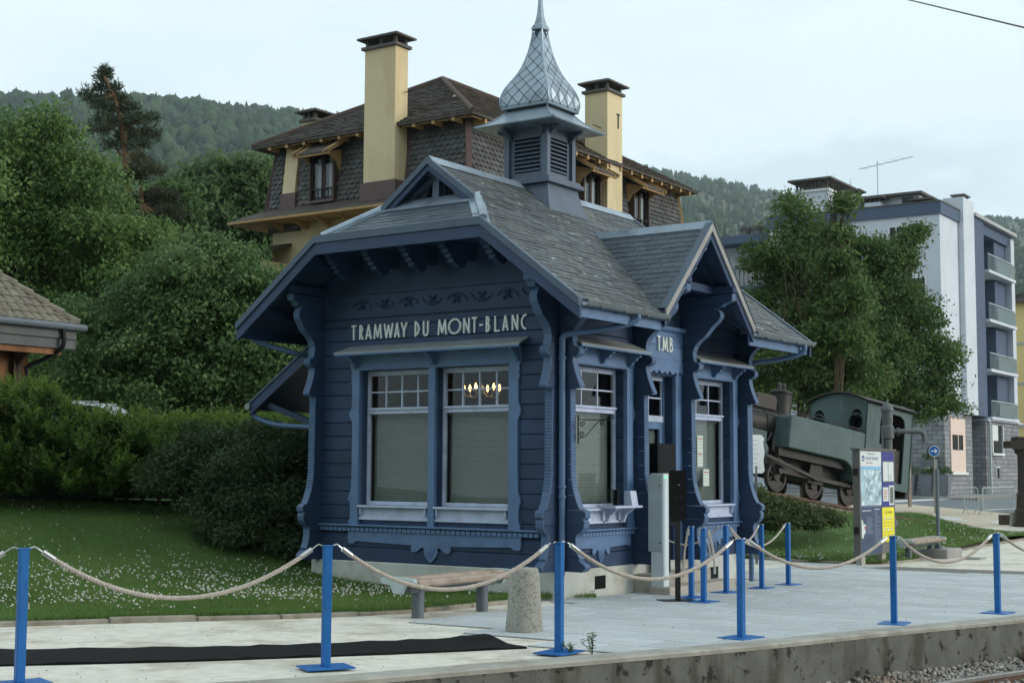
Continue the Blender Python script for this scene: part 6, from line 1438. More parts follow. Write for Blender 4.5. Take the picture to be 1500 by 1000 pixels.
# roof structures
ab(MB().box(3.2, 7, 8.2, 10.4, az(17.8), az(19.9)), 'flue_house', 'white_render'); ab(MB().box(3.1, 7.1, 8.1, 10.5, az(19.9), az(20.05)), 'flue_collar', 'sign_white')
for k in range(9): ab(MB().box(3.15, 3.3, 8.2+k*.26, 8.32+k*.26, az(20.05), az(20.6)), 'flue_slat', 'cap_concrete')
ab(MB().box(2.7, 7.4, 7.8, 10.8, az(20.6), az(20.72)), 'flue_cap', 'cap_concrete')
ab(MB().box(3.2, 9, 2.2, 7.0, az(17.8), az(19.0)), 'penthouse', 'white_render'); ab(MB().box(2.7, 9.4, 1.9, 7.4, az(19.0), az(19.15)), 'penthouse_roof', 'cap_concrete'); ab(MB().box(3.15, 3.199, 2.6, 3.3, az(18.2), az(18.9)), 'penthouse_window', 'window_void')
for y, z in ((5.9, 19.2), (4.4, 18.6), (1.2, 18.2)):
    ab(MB().box(2.2, 3.1, y, y+1.0, az(17.8), az(z)), 'roof_flue', 'white_render'); ab(MB().box(2.0, 3.3, y-.25, y+1.25, az(z+.25), az(z+.36)), 'flue_cap', 'cap_concrete')
    for q in range(4): ab(MB().box(2.25, 2.35, y+.02+q*.29, y+.12+q*.29, az(z), az(z+.25)), 'flue_slat', 'cap_concrete')
ab(MB().box(4.3, 5.6, -.3, .6, az(18.9), az(19.0)), 'flue_cap', 'cap_concrete')
for q in range(3): ab(MB().box(4.5+q*.4, 4.6+q*.4, -.2, .5, az(18.7), az(18.9)), 'flue_slat', 'cap_concrete')
an = empty('roof_antenna', parent=apt); ab(MB().tube([(3.0, 4.8, az(19)), (3.0, 4.8, az(21.4))], .03, 5), 'mast', 'bench_alu', an); ab(MB().tube([(3.0, 6.0, az(21.0)), (3.4, 2.6, az(21.5))], .025, 5), 'boom', 'bench_alu', an)
for k in range(6): ab(MB().tube([(2.7, 5.8-k*.5, az(21.05+k*.08)), (3.5, 5.6-k*.5, az(21.05+k*.08))], .012, 4), 'element', 'bench_alu', an)
# lower wing seen past the kiosk roof
wing = empty('apartment_wing', apt.matrix_basis @ Vector((2, 11.6, 0)), AROT, 'lower white wing with a blue roof edge and railed balcony behind the tree', 'building')
wing.location = Vector((25.612, 85, .6))+Vector((math.sin(ATH), math.cos(ATH), 0))*1.2+Vector((-math.cos(ATH), math.sin(ATH), 0))*11.2
def wb_(m, n_, mt): return m.build(n_, mt, wing)
wb_(MB().box(1.2, 14, 0, 9, -1, az(16.5)), 'wall', 'white_render'); wb_(MB().box(-.5, 14.2, -.1, 9.2, az(16.5), az(17.05)), 'roof_edge', 'apartment_blue'); wb_(MB().box(-.45, 1.2, 0, 9, az(13.3), az(13.7)), 'balcony_slab', 'apartment_blue'); wb_(MB().box(-.45, 1.2, 0, 9, az(10.1), az(10.5)), 'balcony_slab', 'apartment_blue')
for z in (13.7, 10.5):
    for k in range(30): wb_(MB().box(-.40, -.37, .1+k*.3, .13+k*.3, az(z), az(z+1.1)), 'rail_bar', 'black_metal')
    wb_(MB().box(-.42, -.35, .05, 8.9, az(z+1.1), az(z+1.16)), 'handrail', 'black_metal')
wb_(MB().box(1.1, 1.199, 1.0, 3.2, az(13.7), az(15.9)), 'balcony_door', 'grey_render'); wb_(MB().box(1.1, 1.199, 4.2, 6.2, az(13.7), az(15.9)), 'balcony_door', 'grey_render')
wb_(MB().box(2, 3.4, 1.0, 3.6, az(17.05), az(17.5)), 'flue_base', 'white_render')
for k in range(3): wb_(MB().lathe([(.36, az(17.5)), (.36, az(17.8)), (.42, az(17.85)), (.42, az(18.05)), (.3, az(18.15))], 12, (2.6, 1.4+k*.85, 0)), 'flue_pot', 'cap_concrete')
# yellow house at the far right
M('pale_yellow', rgb((226, 204, 142)), .85, .05, .5)
yh = empty('yellow_house', (47.5, 118, .8), AROT, 'plain pale yellow house with grey bands beyond the apartment block', 'building')
MB().box(0, 14, -6, 6, -1.5, 15.2).build('wall', 'pale_yellow', yh); MB().box(-.6, 14.6, -6.6, 6.6, 15.2, 15.5).build('roof_edge', 'cap_concrete', yh)
MB().prism([(-6.6, 15.5), (6.6, 15.5), (0, 17.2)], -.6, 14.6, 'x').build('roof', 'brown_tile', yh)
for z in (4.6, 8.2, 11.6): MB().box(-.04, 14.04, -6.04, 6.04, z, z+.25).build('band', 'grey_render', yh)
for z in (5.6, 9.2, 12.4):
    for x in (3, 9): MB().box(x, x+1.3, -6.06, -6.041, z, z+1.6).build('window', 'window_void', yh)
MB().box(-.05, 14.05, -6.05, 6.05, -1.5, 3.0).build('base_wall', 'apartment_blue', yh)
# kerb and pavement before the apartment block
ax = Vector((math.sin(ATH), math.cos(ATH), 0)); ay = Vector((-math.cos(ATH), math.sin(ATH), 0)); a0 = Vector((25.612, 85, 0))
def apq(name, mat, x0, x1, y0, y1, z0, z1):
    m = MB()
    c = [a0+ax*x+ay*y for x, y in ((x0, y0), (x1, y0), (x1, y1), (x0, y1))]
    m.add([(p.x, p.y, G(p.x, p.y)+z0) for p in c]+[(p.x, p.y, G(p.x, p.y)+z1) for p in c], [(0, 3, 2, 1), (4, 5, 6, 7), (0, 1, 5, 4), (1, 2, 6, 5), (2, 3, 7, 6), (3, 0, 4, 7)]); return m.build(name, mat, kind='structure')
apq('pavement', 'pavement_concrete', -3.2, 22, -2.6, 14, -.2, .11); apq('pavement_kerb', 'kerb_stone', -3.4, 22, -2.85, -2.601, -.2, .13)
m = MB()
for pts in ([(1300, 733), (1500, 724), (1500, 726), (1300, 736)], [(1240, 748), (1400, 757), (1420, 763), (1240, 752)], [(1447, 764), (1500, 758), (1500, 764), (1470, 768)]):
    c = [on_ground(*p) for p in pts]; m.add([(p.x, p.y, p.z+.002) for p in c], [(0, 1, 2, 3)])
m.build('road_marking', 'road_paint', kind='structure')
# planters with clipped plants stand on that pavement (plants added with the vegetation)
PLANTERS = []
for k, (px, w) in enumerate(((1322, .8), (1342, .8), (1365, .8), (1357, .9))):
    p = a0+ax*-1.5+ay*(1.6-k*1.0)
    if k == 3: p = a0+ax*-.6+ay*.75
    h = 1.25 if k < 3 else 2.1
    z = G(p.x, p.y)+.11; PLANTERS.append((p, z+h))
    lab = ('tall grey planter at the outer end of the row', 'tall grey planter with white flowers', 'tall grey planter next to the pale door', 'tallest grey planter box behind the row of planters')[k]
    t = empty('planter', (p.x, p.y, z), AROT, lab, 'planter', 'grey planters before the apartment block')
    m = MB(); a, b = .34*w, .45*w
    m.add([(-a, -a, 0), (a, -a, 0), (a, a, 0), (-a, a, 0), (-b, -b, h), (b, -b, h), (b, b, h), (-b, b, h)], [(3, 2, 1, 0), (0, 1, 5, 4), (1, 2, 6, 5), (2, 3, 7, 6), (3, 0, 4, 7)]); m.build('box', 'planter_grey', t)
    MB().box(-b+.02, b-.02, -b+.02, b-.02, h-.12, h-.06).build('soil', 'soil', t)
# ---------------------------------------------------------------- brown chalet at the left
M('brown_wood', rgb((134, 92, 60)), .75, .2, 2, .3, 30, c2=rgb((92, 60, 40)), amt=.6, c2sc=1.5, streak=.3, stretch=(4, 4, 1)); M('dark_wood', rgb((62, 46, 36)), .75, .2, 3, .2, 30); M('grey_board', rgb((92, 94, 94)), .7, .15, 2, .2, 30)
M('chalet_tile', rgb((110, 104, 94)), .9, .25, 4, .5, 24, isl=.2, c2=rgb((128, 128, 110)), amt=.6, c2sc=3, rnd=.1)
c0 = at(115, 478, 32); chal = empty('wooden_chalet', (c0.x, c0.y, 1.5), KROT, 'brown wooden chalet with grey tiled hip roof behind the hedge', 'building')
ze_ = c0.z-1.5; KX, KY = 7.5, 4.4     # extends along -x (towards the left) and +y
sl = .86
def cb_(m, n_, mt, parent=chal, **k): return m.build(n_, mt, parent, **k)
m = MB(); hk = KY/2; zr_ = ze_+hk*sl
m.add([(0, 0, ze_), (-KX, 0, ze_), (-KX, KY, ze_), (0, KY, ze_), (-hk, hk, zr_), (-KX+hk, hk, zr_)], [(1, 0, 4, 5), (0, 3, 4), (3, 2, 5, 4), (2, 1, 5), (0, 1, 2, 3)]); cb_(m, 'roof_deck', 'dark_wood')
rt = empty('tiled_roof', parent=chal)
for r in range(11):       # visible slope, pan tiles by course
    v0, v1 = r*.28, (r+1)*.28+.03; 
    u = Vector((-1, 0, 0)); v = Vector((0, 1, sl)).normalized(); nn = Vector((0, -sl, 1)).normalized(); o = Vector((0, 0, ze_))
    L = math.hypot(hk, hk*sl); 
    if v1 > L: break
    lo0 = v0/L*hk; x_ = lo0
    k = 0
    while lo0+k*.23 < KX-lo0 and lo0+k*.23 < 6.5:
        a = lo0+k*.23; j = random.uniform(-.006, .006)
        m = MB(); sec = [(0, .02), (.05, .055), (.115, .065), (.18, .05), (.225, .02)]
        low = [o+u*(a+s)+v*v0+nn*(h+.025+j) for s, h in sec]; hi = [o+u*(a+s)+v*v1+nn*(h+j-.004) for s, h in sec]
        m.add([tuple(p) for p in low+hi]+[tuple(p-nn*.03) for p in low], [(i, i+1, 6+i, 5+i) for i in range(4)]+[(i, 10+i, 11+i, i+1) for i in range(4)])
        if a < 4.2: cb_(m, 'roof_tile', 'chalet_tile', rt)
        k += 1
for k in range(9):
    t0, t1 = k/9, (k+1.15)/9; a = Vector((0, 0, ze_+.06)).lerp(Vector((-hk, hk, zr_+.06)), t0); b = Vector((0, 0, ze_+.03)).lerp(Vector((-hk, hk, zr_+.03)), min(1, t1))
    cb_(MB().tube([a, b], [.11, .09], 8), 'hip_tile', 'chalet_tile', rt, smooth=True)
cb_(MB().tube([(.12, -.10, ze_-.04), (-KX, -.10, ze_-.04)], .075, 8), 'gutter', 'grey_metal', smooth=True)
cb_(MB().box(-KX, -.05, .0, .05, ze_-.30, ze_-.1), 'fascia', 'grey_board'); cb_(MB().box(-KX, -.03, .05, .09, ze_-.52, ze_-.301), 'fascia', 'grey_board'); cb_(MB().box(-.06, -.01, .05, KY, ze_-.5, ze_-.1), 'fascia', 'grey_board')
cb_(MB().box(-KX, -.35, .12, .24, ze_-.66, ze_-.53), 'eave_beam', 'brown_wood')
cb_(MB().box(-KX+.6, -.75, .75, KY-.6, -1.5, ze_-.5), 'wall', 'brown_wood')
for x in (-1.1, -1.95, -3.1, -4.6): cb_(MB().box(x-.11, x+.11, .60, .749, -1.5, ze_-.5), 'wall_post', 'dark_wood')
cb_(MB().box(-KX+.6, -1.96, .66, .748, ze_-1.35, ze_-1.2), 'wall_rail', 'dark_wood'); cb_(MB().box(-3.0, -2.1, .68, .7485, ze_-1.95, ze_-1.45), 'window', 'window_void')
for x in (-1.1, -1.95): cb_(MB().tube([(x, .68, ze_-1.2), (x, .60, ze_-.9), (x, .40, ze_-.68), (x, .2, ze_-.60)], .06, 6), 'eave_brace', 'dark_wood')
cb_(MB().tube(catmull([(-.45, -.06, ze_-.1), (-.45, -.04, ze_-.5), (-.6, .35, ze_-.75), (-.85, .62, ze_-.95), (-.85, .64, ze_-1.3), (-.85, .64, -1.2)], 5), .05, 8), 'downpipe', 'black_metal', smooth=True)
wl_ = empty('wall_lamp', chal.matrix_basis @ Vector((0, 0, 0)), KROT, 'white wall lamp box with red mark on the brown chalet', 'lamp'); wl_.location = chal.location+BX*-2.25+AY*.66+Vector((0, 0, ze_-.95))
MB().box(-.07, .07, -.06, .09, -.16, .16).build('housing', 'sign_white', wl_, bevel=.01); MB().box(-.03, .05, -.065, -.0605, .08, .13).build('red_mark', 'ink_red', wl_); MB().lathe([(.05, -.26), (.05, -.161)], 10).build('lamp_glass', 'panel_glass', wl_)
# ---------------------------------------------------------------- parked car behind the hedge
M('car_paint', rgb((178, 186, 194)), .3, .03, 2, coat=.5); M('car_glass', (.02, .025, .03), .08, .05, 2); M('tyre', (.012, .012, .013), .8, .1, 5)
cpz = at(112, 591, 31.5)
car = empty('parked_car', (cpz.x+.2, cpz.y+.5, cpz.z-1.42), KROT-1.0, 'silver parked car whose roof shows above the hedge', 'car')
def csec(prof, y0, y1): return MB().prism(prof, y0, y1, 'y')
body = csec([(-2.1, .28), (2.05, .28), (2.12, .5), (2.05, .78), (1.2, .92), (-1.95, .95), (-2.15, .8)], -.85, .85).build('body', 'car_paint', car, bevel=.06)
m = MB(); pr = [(1.15, .9), (.45, 1.40), (-.1, 1.49), (-1.2, 1.46), (-1.95, .93)]
m.add([(x, -.80+(.14 if z > 1 else 0), z) for x, z in pr]+[(x, .80-(.14 if z > 1 else 0), z) for x, z in pr], [(4, 3, 2, 1, 0), (5, 6, 7, 8, 9)]+[(i, (i+1) % 5, 5+(i+1) % 5, 5+i) for i in range(5)]); m.build('cabin', 'car_paint', car, bevel=.05)
for s in (-1, 1):
    m = MB(); q = [(.95, .96), (.42, 1.34), (-.1, 1.40), (-1.15, 1.38), (-1.7, .96)]; m.prism(q, s*.74-.02, s*.74+.02, 'y'); m.build('side_window', 'car_glass', car)
    for x in (-1.3, 1.3): w_ = MB().lathe([(.2, s*.72), (.31, s*.70), (.31, s*.88), (.2, s*.9)], 18, (x, 0, .31), 'y').build('wheel', 'tyre', car, smooth=True)
    MB().tube([(.35, s*.62, 1.45), (-1.2, s*.62, 1.50)], .018, 6).build('roof_rail', 'steel', car)
    MB().lathe([(.10, 2.05), (.09, 2.13)], 12, (0, s*.6, .66), 'x').build('headlight', 'panel_glass', car)
# ================================================================ THE OLD RACK LOCOMOTIVE
M('loco_green', rgb((76, 96, 97)), .6, .16, 1.2, .12, 20, c2=rgb((50, 64, 62)), amt=.6, c2sc=1.3, streak=.3, c3=rgb((110, 92, 70)), c3sc=5, c3edge=(.7, .75))
M('loco_black', rgb((34, 33, 32)), .55, .25, 2, .15, 25, c2=rgb((56, 48, 42)), amt=.5, c2sc=2)
M('loco_rust', rgb((70, 65, 63)), .7, .2, 3, .15, 25)
o0 = at(1137, 720, 42.0)+Vector((-.643, .766, 0))*.75
loco = empty('steam_locomotive', o0, 0, 'old green and black steam rack locomotive standing on a sloping track', 'locomotive', rot=(0, rad(7.6), rad(40)))
def lo(m, n, mt, parent=loco, **k): return m.build(n, mt, parent, **k)
# side tanks
TP = [(.0, 1.30), (.0, 2.22), (.06, 2.27), (3.60, 2.27), (3.60, .72), (3.25, .72), (3.18, .74), (3.12, .95), (2.98, 1.15), (2.75, 1.27), (2.5, 1.30)]
for s in (-1, 1):
    m = MB(); a, b = sorted((s*1.10, s*.42)); m.prism(TP, a, b, 'y'); tk = lo(m, 'side_tank', 'loco_green', bevel=.03)
    for x in (1.5, 3.0):
        for k in range(12): lo(MB().lathe([(.012, s*1.10), (.010, s*1.112)], 6, (x, 0, 1.38+k*.07), 'y'), 'rivet', 'loco_green', tk)
    lo(MB().tube([(.1, s*1.0, 2.36), (2.0, s*1.0, 2.38), (3.6, s*1.0, 2.36)], .018, 6), 'handrail', 'loco_black')
# boiler, smokebox, domes
lo(MB().lathe([(.50, -2.3), (.58, -2.28), (.58, -1.2), (.55, -1.19), (.55, 4.0)], 28, (0, 0, 1.95), 'x'), 'boiler', 'loco_black', smooth=True)
for x in (-1.2, -.35, .3): lo(MB().lathe([(.565, x-.03), (.575, x-.02), (.575, x+.02), (.565, x+.03)], 28, (0, 0, 1.95), 'x'), 'boiler_band', 'loco_black', smooth=True)
lo(MB().lathe([(.02, -2.42), (.3, -2.4), (.46, -2.33), (.48, -2.29)], 24, (0, 0, 1.95), 'x'), 'smokebox_door', 'loco_black', smooth=True)
lo(MB().lathe([(.24, 2.4), (.2, 2.55), (.17, 2.7), (.17, 3.3), (.24, 3.36), (.24, 3.42)], 18, (-1.75, 0, 0)), 'chimney', 'loco_black', smooth=True)
lo(MB().prism([(-.72, 2.42), (.22, 2.42), (.22, 2.78), (.14, 2.86), (-.64, 2.86), (-.72, 2.78)], -.36, .36, 'y'), 'sand_box', 'loco_rust', bevel=.03)
lo(MB().lathe([(.40, 2.3), (.34, 2.45), (.33, 3.02), (.36, 3.04), (.36, 3.10), (.30, 3.14), (.05, 3.16)], 20, (.78, 0, 0)), 'steam_dome', 'loco_black', smooth=True)
for x in (.68, .90): lo(MB().lathe([(.07, 3.14), (.06, 3.3), (.075, 3.31), (.06, 3.38), (.01, 3.4)], 10, (x, 0, 0)), 'safety_valve', 'loco_rust', smooth=True)
lo(MB().tube([(-2.2, -.62, 2.2), (-.5, -.62, 2.22), (0, -.6, 2.2)], .02, 6), 'handrail', 'loco_black')
# cab: front wall with two oval windows, sides with openings, arched roof
def oval(cx, cz, rx, rz, n=20): return [(cx+rx*math.cos(2*math.pi*k/n), cz+rz*math.sin(2*math.pi*k/n)) for k in range(n)]
cab = empty('cab', parent=loco); cab.scale = (.9, 1, 1); cab.location = (3.58-4.04*.9, 0, 0)
archz = lambda y: 3.55-.30*(y/1.10)**2
def wall_with_hole(axis_pos, th, outline, holes, name):
    """wall in the y-z plane at x = axis_pos made by bmesh triangulated fill"""
    bm = bmesh.new()
    def loop(pts):
        vs_ = [bm.verts.new((axis_pos, p[0], p[1])) for p in pts]
        return [bm.edges.new((vs_[i], vs_[(i+1) % len(vs_)])) for i in range(len(vs_))]
    ed = loop(outline)
    for h in holes: ed += loop(h)
    bmesh.ops.triangle_fill(bm, edges=ed, use_beauty=True)
    r = bmesh.ops.extrude_face_region(bm, geom=list(bm.faces)); bmesh.ops.translate(bm, verts=[v for v in r['geom'] if isinstance(v, bmesh.types.BMVert)], vec=(th, 0, 0))
    bmesh.ops.recalc_face_normals(bm, faces=bm.faces); me = bpy.data.meshes.new(name); bm.to_mesh(me); bm.free(); return me
out = [(-1.10, 1.3), (1.10, 1.3)]+[(y, archz(y)) for y in [1.10-.11*k for k in range(21)]]
link('front_wall', wall_with_hole(4.04, .04, out, [oval(-.72, 2.62, .26, .42), oval(.72, 2.62, .26, .42)], 'front_wall'), 'loco_green', cab)
link('rear_wall', wall_with_hole(6.72, .04, out, [oval(-.6, 2.75, .25, .3), oval(.6, 2.75, .25, .3)], 'rear_wall'), 'loco_green', cab)
for s in (-1, 1):
    me = wall_with_hole(0, .04, [(4.04, .72), (6.76, .72), (6.76, 3.25), (4.04, 3.25)], [[(4.85, 2.05), (5.55, 2.05), (5.6, 2.0), (5.62, .95), (6.28, .95), (6.30, 2.75), (6.22, 2.98), (6.0, 3.08), (5.1, 3.08), (4.92, 2.98), (4.85, 2.8)]], 'side_wall')
    for v in me.vertices: x, y, z = v.co; v.co = (y, s*1.10+(x if s < 0 else -x), z)
    link('side_wall', me, 'loco_green', cab)
    for xr in (4.06, 6.7): lo(MB().tube([(xr, s*1.115, .75), (xr, s*1.115, 3.2)], .012, 5), 'edge_bead', 'loco_green', cab)
m = MB(); ny = 14
for x in (3.90, 6.95):
    for k in range(ny+1): y = -1.2+2.4*k/ny; m.v.append((x, y, archz(y*.92)+.01))
    for k in range(ny+1): y = -1.2+2.4*k/ny; m.v.append((x, y, archz(y*.92)+.05))
n2 = 2*(ny+1)
for k in range(ny): m.f += [(k, k+1, n2+k+1, n2+k), (ny+1+k, n2+ny+1+k, n2+ny+2+k, ny+2+k), (k, ny+1+k, ny+2+k, k+1), (n2+k, n2+k+1, n2+ny+2+k, n2+ny+1+k)]
lo(m, 'cab_roof', 'loco_rust', cab); lo(MB().lathe([(.06, 3.56), (.06, 3.66), (.09, 3.7), (.02, 3.74)], 10, (4.5, 0, 0)), 'whistle', 'loco_rust', cab)
lo(MB().box(6.62, 6.70, -1.04, 1.04, .9, 3.2), 'cab_shade_panel', 'loco_black', cab); lo(MB().box(4.1, 4.6, -.6, .6, .9, 2.5), 'boiler_backhead', 'loco_black', cab); lo(MB().box(4.1, 6.7, 1.0, 1.05, .9, 2.0), 'cab_shade_panel', 'loco_black', cab); lo(MB().box(4.1, 6.7, -1.05, 1.05, .8, .9), 'cab_floor', 'loco_black', cab); lo(MB().box(5.9, 6.7, -1.0, 1.0, .9, 2.0), 'coal_bunker', 'loco_black', cab)  # black panels at rear and far side stand in for the cab's inner shade
for s in (-1, 1): lo(MB().lathe([(.27, 4.03), (.29, 4.02), (.29, 4.0), (.265, 4.0), (.27, 4.03)], 20, (0, s*.72, 2.62), 'x', False), 'window_ring', 'loco_green', cab)
# frame, cylinders, wheels, rods
lo(MB().box(-2.3, 5.9, -.55, .55, .62, 1.05), 'main_frame', 'loco_black'); lo(MB().box(-.2, 4.0, -.9, .9, 1.05, 1.28), 'running_board', 'loco_black'); lo(MB().box(-2.5, -2.3, -1.05, 1.05, .6, .95), 'buffer_beam', 'loco_rust'); lo(MB().box(5.9, 6.08, -1.05, 1.05, .55, .9), 'buffer_beam', 'loco_rust')
for s in (-1, 1):
    lo(MB().lathe([(.30, -1.9), (.33, -1.88), (.33, -1.0), (.30, -.98)], 18, (0, s*.86, 1.05), 'x'), 'cylinder', 'loco_green', smooth=True); lo(MB().box(-1.8, -1.0, min(s*.62, s*1.1), max(s*.62, s*1.1), 1.25, 1.62), 'steam_chest', 'loco_green', bevel=.02)
    for x, r in ((0, .44), (1.72, .40), (3.45, .44)):
        w = empty('wheel', parent=loco); y0 = s*.66
        lo(MB().lathe([(r-.075, y0-s*.06), (r, y0-s*.05), (r, y0+s*.06), (r-.01, y0+s*.075), (r-.075, y0+s*.075), (r-.075, y0-s*.06)], 28, (x, 0, r), 'y', False), 'tyre', 'loco_rust', w, smooth=True)
        lo(MB().lathe([(.02, y0-s*.05), (.13, y0-s*.05), (.13, y0+s*.09), (.02, y0+s*.1)], 16, (x, 0, r), 'y'), 'hub', 'loco_rust', w, smooth=True)
        for k in range(8):
            a = k*math.pi/4+.3; lo(MB().beam((x+.1*math.cos(a), y0, r+.1*math.sin(a)), (x+(r-.06)*math.cos(a), y0, r+(r-.06)*math.sin(a)), .05, .04, (0, 1, 0)), 'spoke', 'loco_rust', w)
        lo(MB().prism([(x+(r-.09)*math.cos(a), r+(r-.09)*math.sin(a)) for a in [math.pi*1.15+math.pi*.7*k/10 for k in range(11)]]+[(x+.1, r-.12), (x-.1, r-.12)], min(y0, y0+s*.06), max(y0, y0+s*.06), 'y'), 'counterweight', 'loco_rust', w)
    lo(MB().beam((-.02, s*.82, .62), (3.45, s*.82, .60), .05, .11), 'coupling_rod', 'loco_rust'); lo(MB().beam((-1.0, s*.90, 1.02), (1.72, s*.90, .58), .05, .09), 'connecting_rod', 'loco_rust')
    lo(MB().prism([(1.35, .45), (2.1, .45), (1.98, 1.05), (1.86, 1.25), (1.58, 1.25), (1.46, 1.05)], min(s*.74, s*.79), max(s*.74, s*.79), 'y'), 'axle_guard', 'loco_black')
    for x in (0, 3.45): lo(MB().lathe([(.09, s*.80), (.09, s*.88)], 12, (x, 0, .61), 'y'), 'crank_pin', 'loco_rust')
lo(MB().tube([(-.2, -.7, 1.6), (-.3, -.75, 1.2), (-.1, -.8, 1.0), (.1, -.82, .9)], .03, 6), 'steam_pipe', 'loco_black'); lo(MB().tube([(-.9, -.6, 1.35), (-.5, -.72, 1.45), (-.35, -.7, 1.7)], .03, 6), 'steam_pipe', 'loco_black')
lo(MB().box(6.08, 6.35, -.12, .12, .6, .8), 'coupling', 'loco_black')
# sloping display track
dt = empty('display_track', o0, 0, 'short sloping track on ballast under the old locomotive', 'track', rot=(0, rad(7.6), rad(40)))
for s in (-1, 1): MB().box(-3.2, 7.6, s*.62-.04, s*.62+.04, -.12, -.002).build('rail', 'rusty_steel', dt)
for k in range(18): MB().box(-3.0+k*.6, -2.75+k*.6, -1.05, 1.05, -.24, -.121).build('sleeper', 'dark_wood', dt)
m = MB(); q = [(-3.6, -1.3), (8.0, -1.3), (8.0, 1.3), (-3.6, 1.3)]; m.add([(x, y, -.2) for x, y in q]+[(x*1.05, y*1.9, -1.6) for x, y in q], [(0, 1, 2, 3), (0, 4, 5, 1), (1, 5, 6, 2), (2, 6, 7, 3), (3, 7, 4, 0)]); m.build('ballast_ramp', 'ballast_bed', dt)
# ================================================================ VEGETATION
def unit(a): return a/np.maximum(1e-9, np.linalg.norm(a, axis=1, keepdims=True))
def rnd_unit(n): return unit(RNG.normal(size=(n, 3)))
def leaf_arrays(P, A, Nn, L, Wd):
    """diamond leaves, folded a little along the rib: base, right, tip, left"""
    A = unit(A); S = unit(np.cross(A, Nn)); Nn = np.cross(S, A); n = len(P)
    L = np.broadcast_to(np.asarray(L, float).reshape(-1, 1), (n, 1)); Wd = np.broadcast_to(np.asarray(Wd, float).reshape(-1, 1), (n, 1))
    v = np.stack([P, P+A*L*.45+S*Wd+Nn*L*.10, P+A*L-Nn*L*.12, P+A*L*.45-S*Wd+Nn*L*.10], 1)
    return v.reshape(-1, 3), np.arange(4*n).reshape(n, 4)
def pxlobe(px, py, rpx, d, depth=1.0, sq=1.0):
    c = at(px, py, d); k = d/FPX; return (np.array(c), np.array([rpx*k, rpx*k*depth, rpx*k*sq]))
def crown(lobes, n_clump, per, rc, leaf, aspect=.42, droop=.35, inner=.2, gap=.35, up=.5, flat=1.0, seed=0, sub=10):
    """leaf clumps over the shells of many ellipsoid lobes"""
    big = lobes; lobes = []
    for c, r in big:      # every lobe breaks up into boughs with hollows between them
        lobes.append((c, r*.55))
        for u in rnd_unit(sub*2):
            if u[2] < -.6 or len(lobes) > 4000: continue
            k = RNG.uniform(.20, .42); lobes.append((c+u*r*RNG.uniform(.6, 1.0), r*k*np.array([1.15, 1.15, .72])))
    vol = np.array([np.prod(r)**(2/3) for _, r in lobes]); cnt = np.maximum(3, (n_clump*vol/vol.sum()).astype(int))
    Pc, Dc, Tc = [], [], []
    for (c, r), k in zip(lobes, cnt):
        u = rnd_unit(k*2); m = u[:, 2] > -.75; u = u[m][:k]
        # uneven outline: radius modulated by a few random waves
        w = RNG.normal(size=(3, 3))*2.2; ph = RNG.random(3)*6.28
        mod = 1+.13*np.sin(u@w[0]+ph[0])+.10*np.sin(u@w[1]*1.9+ph[1])
        keep = (np.sin(u@w[2]*2.6+ph[2])+RNG.normal(size=len(u))*.5) > -1.15+gap*.6
        rad_ = np.where(RNG.random(len(u)) < inner, RNG.uniform(.35, .8, len(u)), RNG.uniform(.82, 1.06, len(u)))
        p = c+u*r*(mod*rad_)[:, None]; Pc.append(p[keep]); Dc.append(u[keep]); Tc.append(np.clip(RNG.random()*.6+RNG.random(keep.sum())*.4, 0, 1))
    Pc, Dc, Tc = np.vstack(Pc), np.vstack(Dc), np.hstack(Tc)
    # drop clumps that sit deep inside another lobe
    inside = np.zeros(len(Pc), bool)
    for c, r in lobes: inside |= (((Pc-c)/r)**2).sum(1) < .30
    ok = ~inside | (RNG.random(len(Pc)) < .25); Pc, Dc, tc = Pc[ok], Dc[ok], Tc[ok]
    n = len(Pc)
    P = np.repeat(Pc, per, 0)+np.clip(RNG.normal(size=(n*per, 3)), -1.6, 1.6)*rc*np.array([1, 1, .55*flat]); D = np.repeat(Dc, per, 0)
    A = D*.25+RNG.normal(size=P.shape)*.7-np.array([0, 0, droop]); N_ = RNG.normal(size=P.shape)*.38+np.array([0, -.25, up])+D*.75
    L = leaf*RNG.uniform(.65, 1.25, len(P)); t = np.clip(np.repeat(tc, per)*.55+RNG.random(len(P))*.45, 0, 1)
    v, f = leaf_arrays(P, A, N_, L, L*aspect*.5*2*.5)
    return v, f, np.repeat(t, 4), Pc
def branches(m, base, top_r, lobes, Pc, ntw=40, r0=.16, trunk_top=None):
    base = Vector(base); cz = np.mean([c for c, _ in lobes], 0); tt = Vector(trunk_top) if trunk_top is not None else Vector(cz)
    mid = base.lerp(tt, .5)+Vector((random.uniform(-.2, .2), random.uniform(-.2, .2), 0))
    m.tube(catmull([base, mid, tt], 5), [r0*(1-.6*k/10) for k in range(11)], 8)
    for c, r in lobes:
        c = Vector(c); s = base.lerp(tt, random.uniform(.35, .95)); q = s.lerp(c, .5)+Vector((0, 0, random.uniform(-.1, .35)))
        m.tube(catmull([s, q, c], 4), [r0*.42*(1-.75*k/8) for k in range(9)], 6)
    for i in RNG.choice(len(Pc), min(ntw, len(Pc)), replace=False):
        p = Vector(Pc[i]); c = min(lobes, key=lambda lb: (Vector(lb[0])-p).length); s = Vector(c[0])
        m.tube([s, s.lerp(p, .55)+Vector((0, 0, .1)), p], [r0*.13, r0*.09, r0*.03], 4)
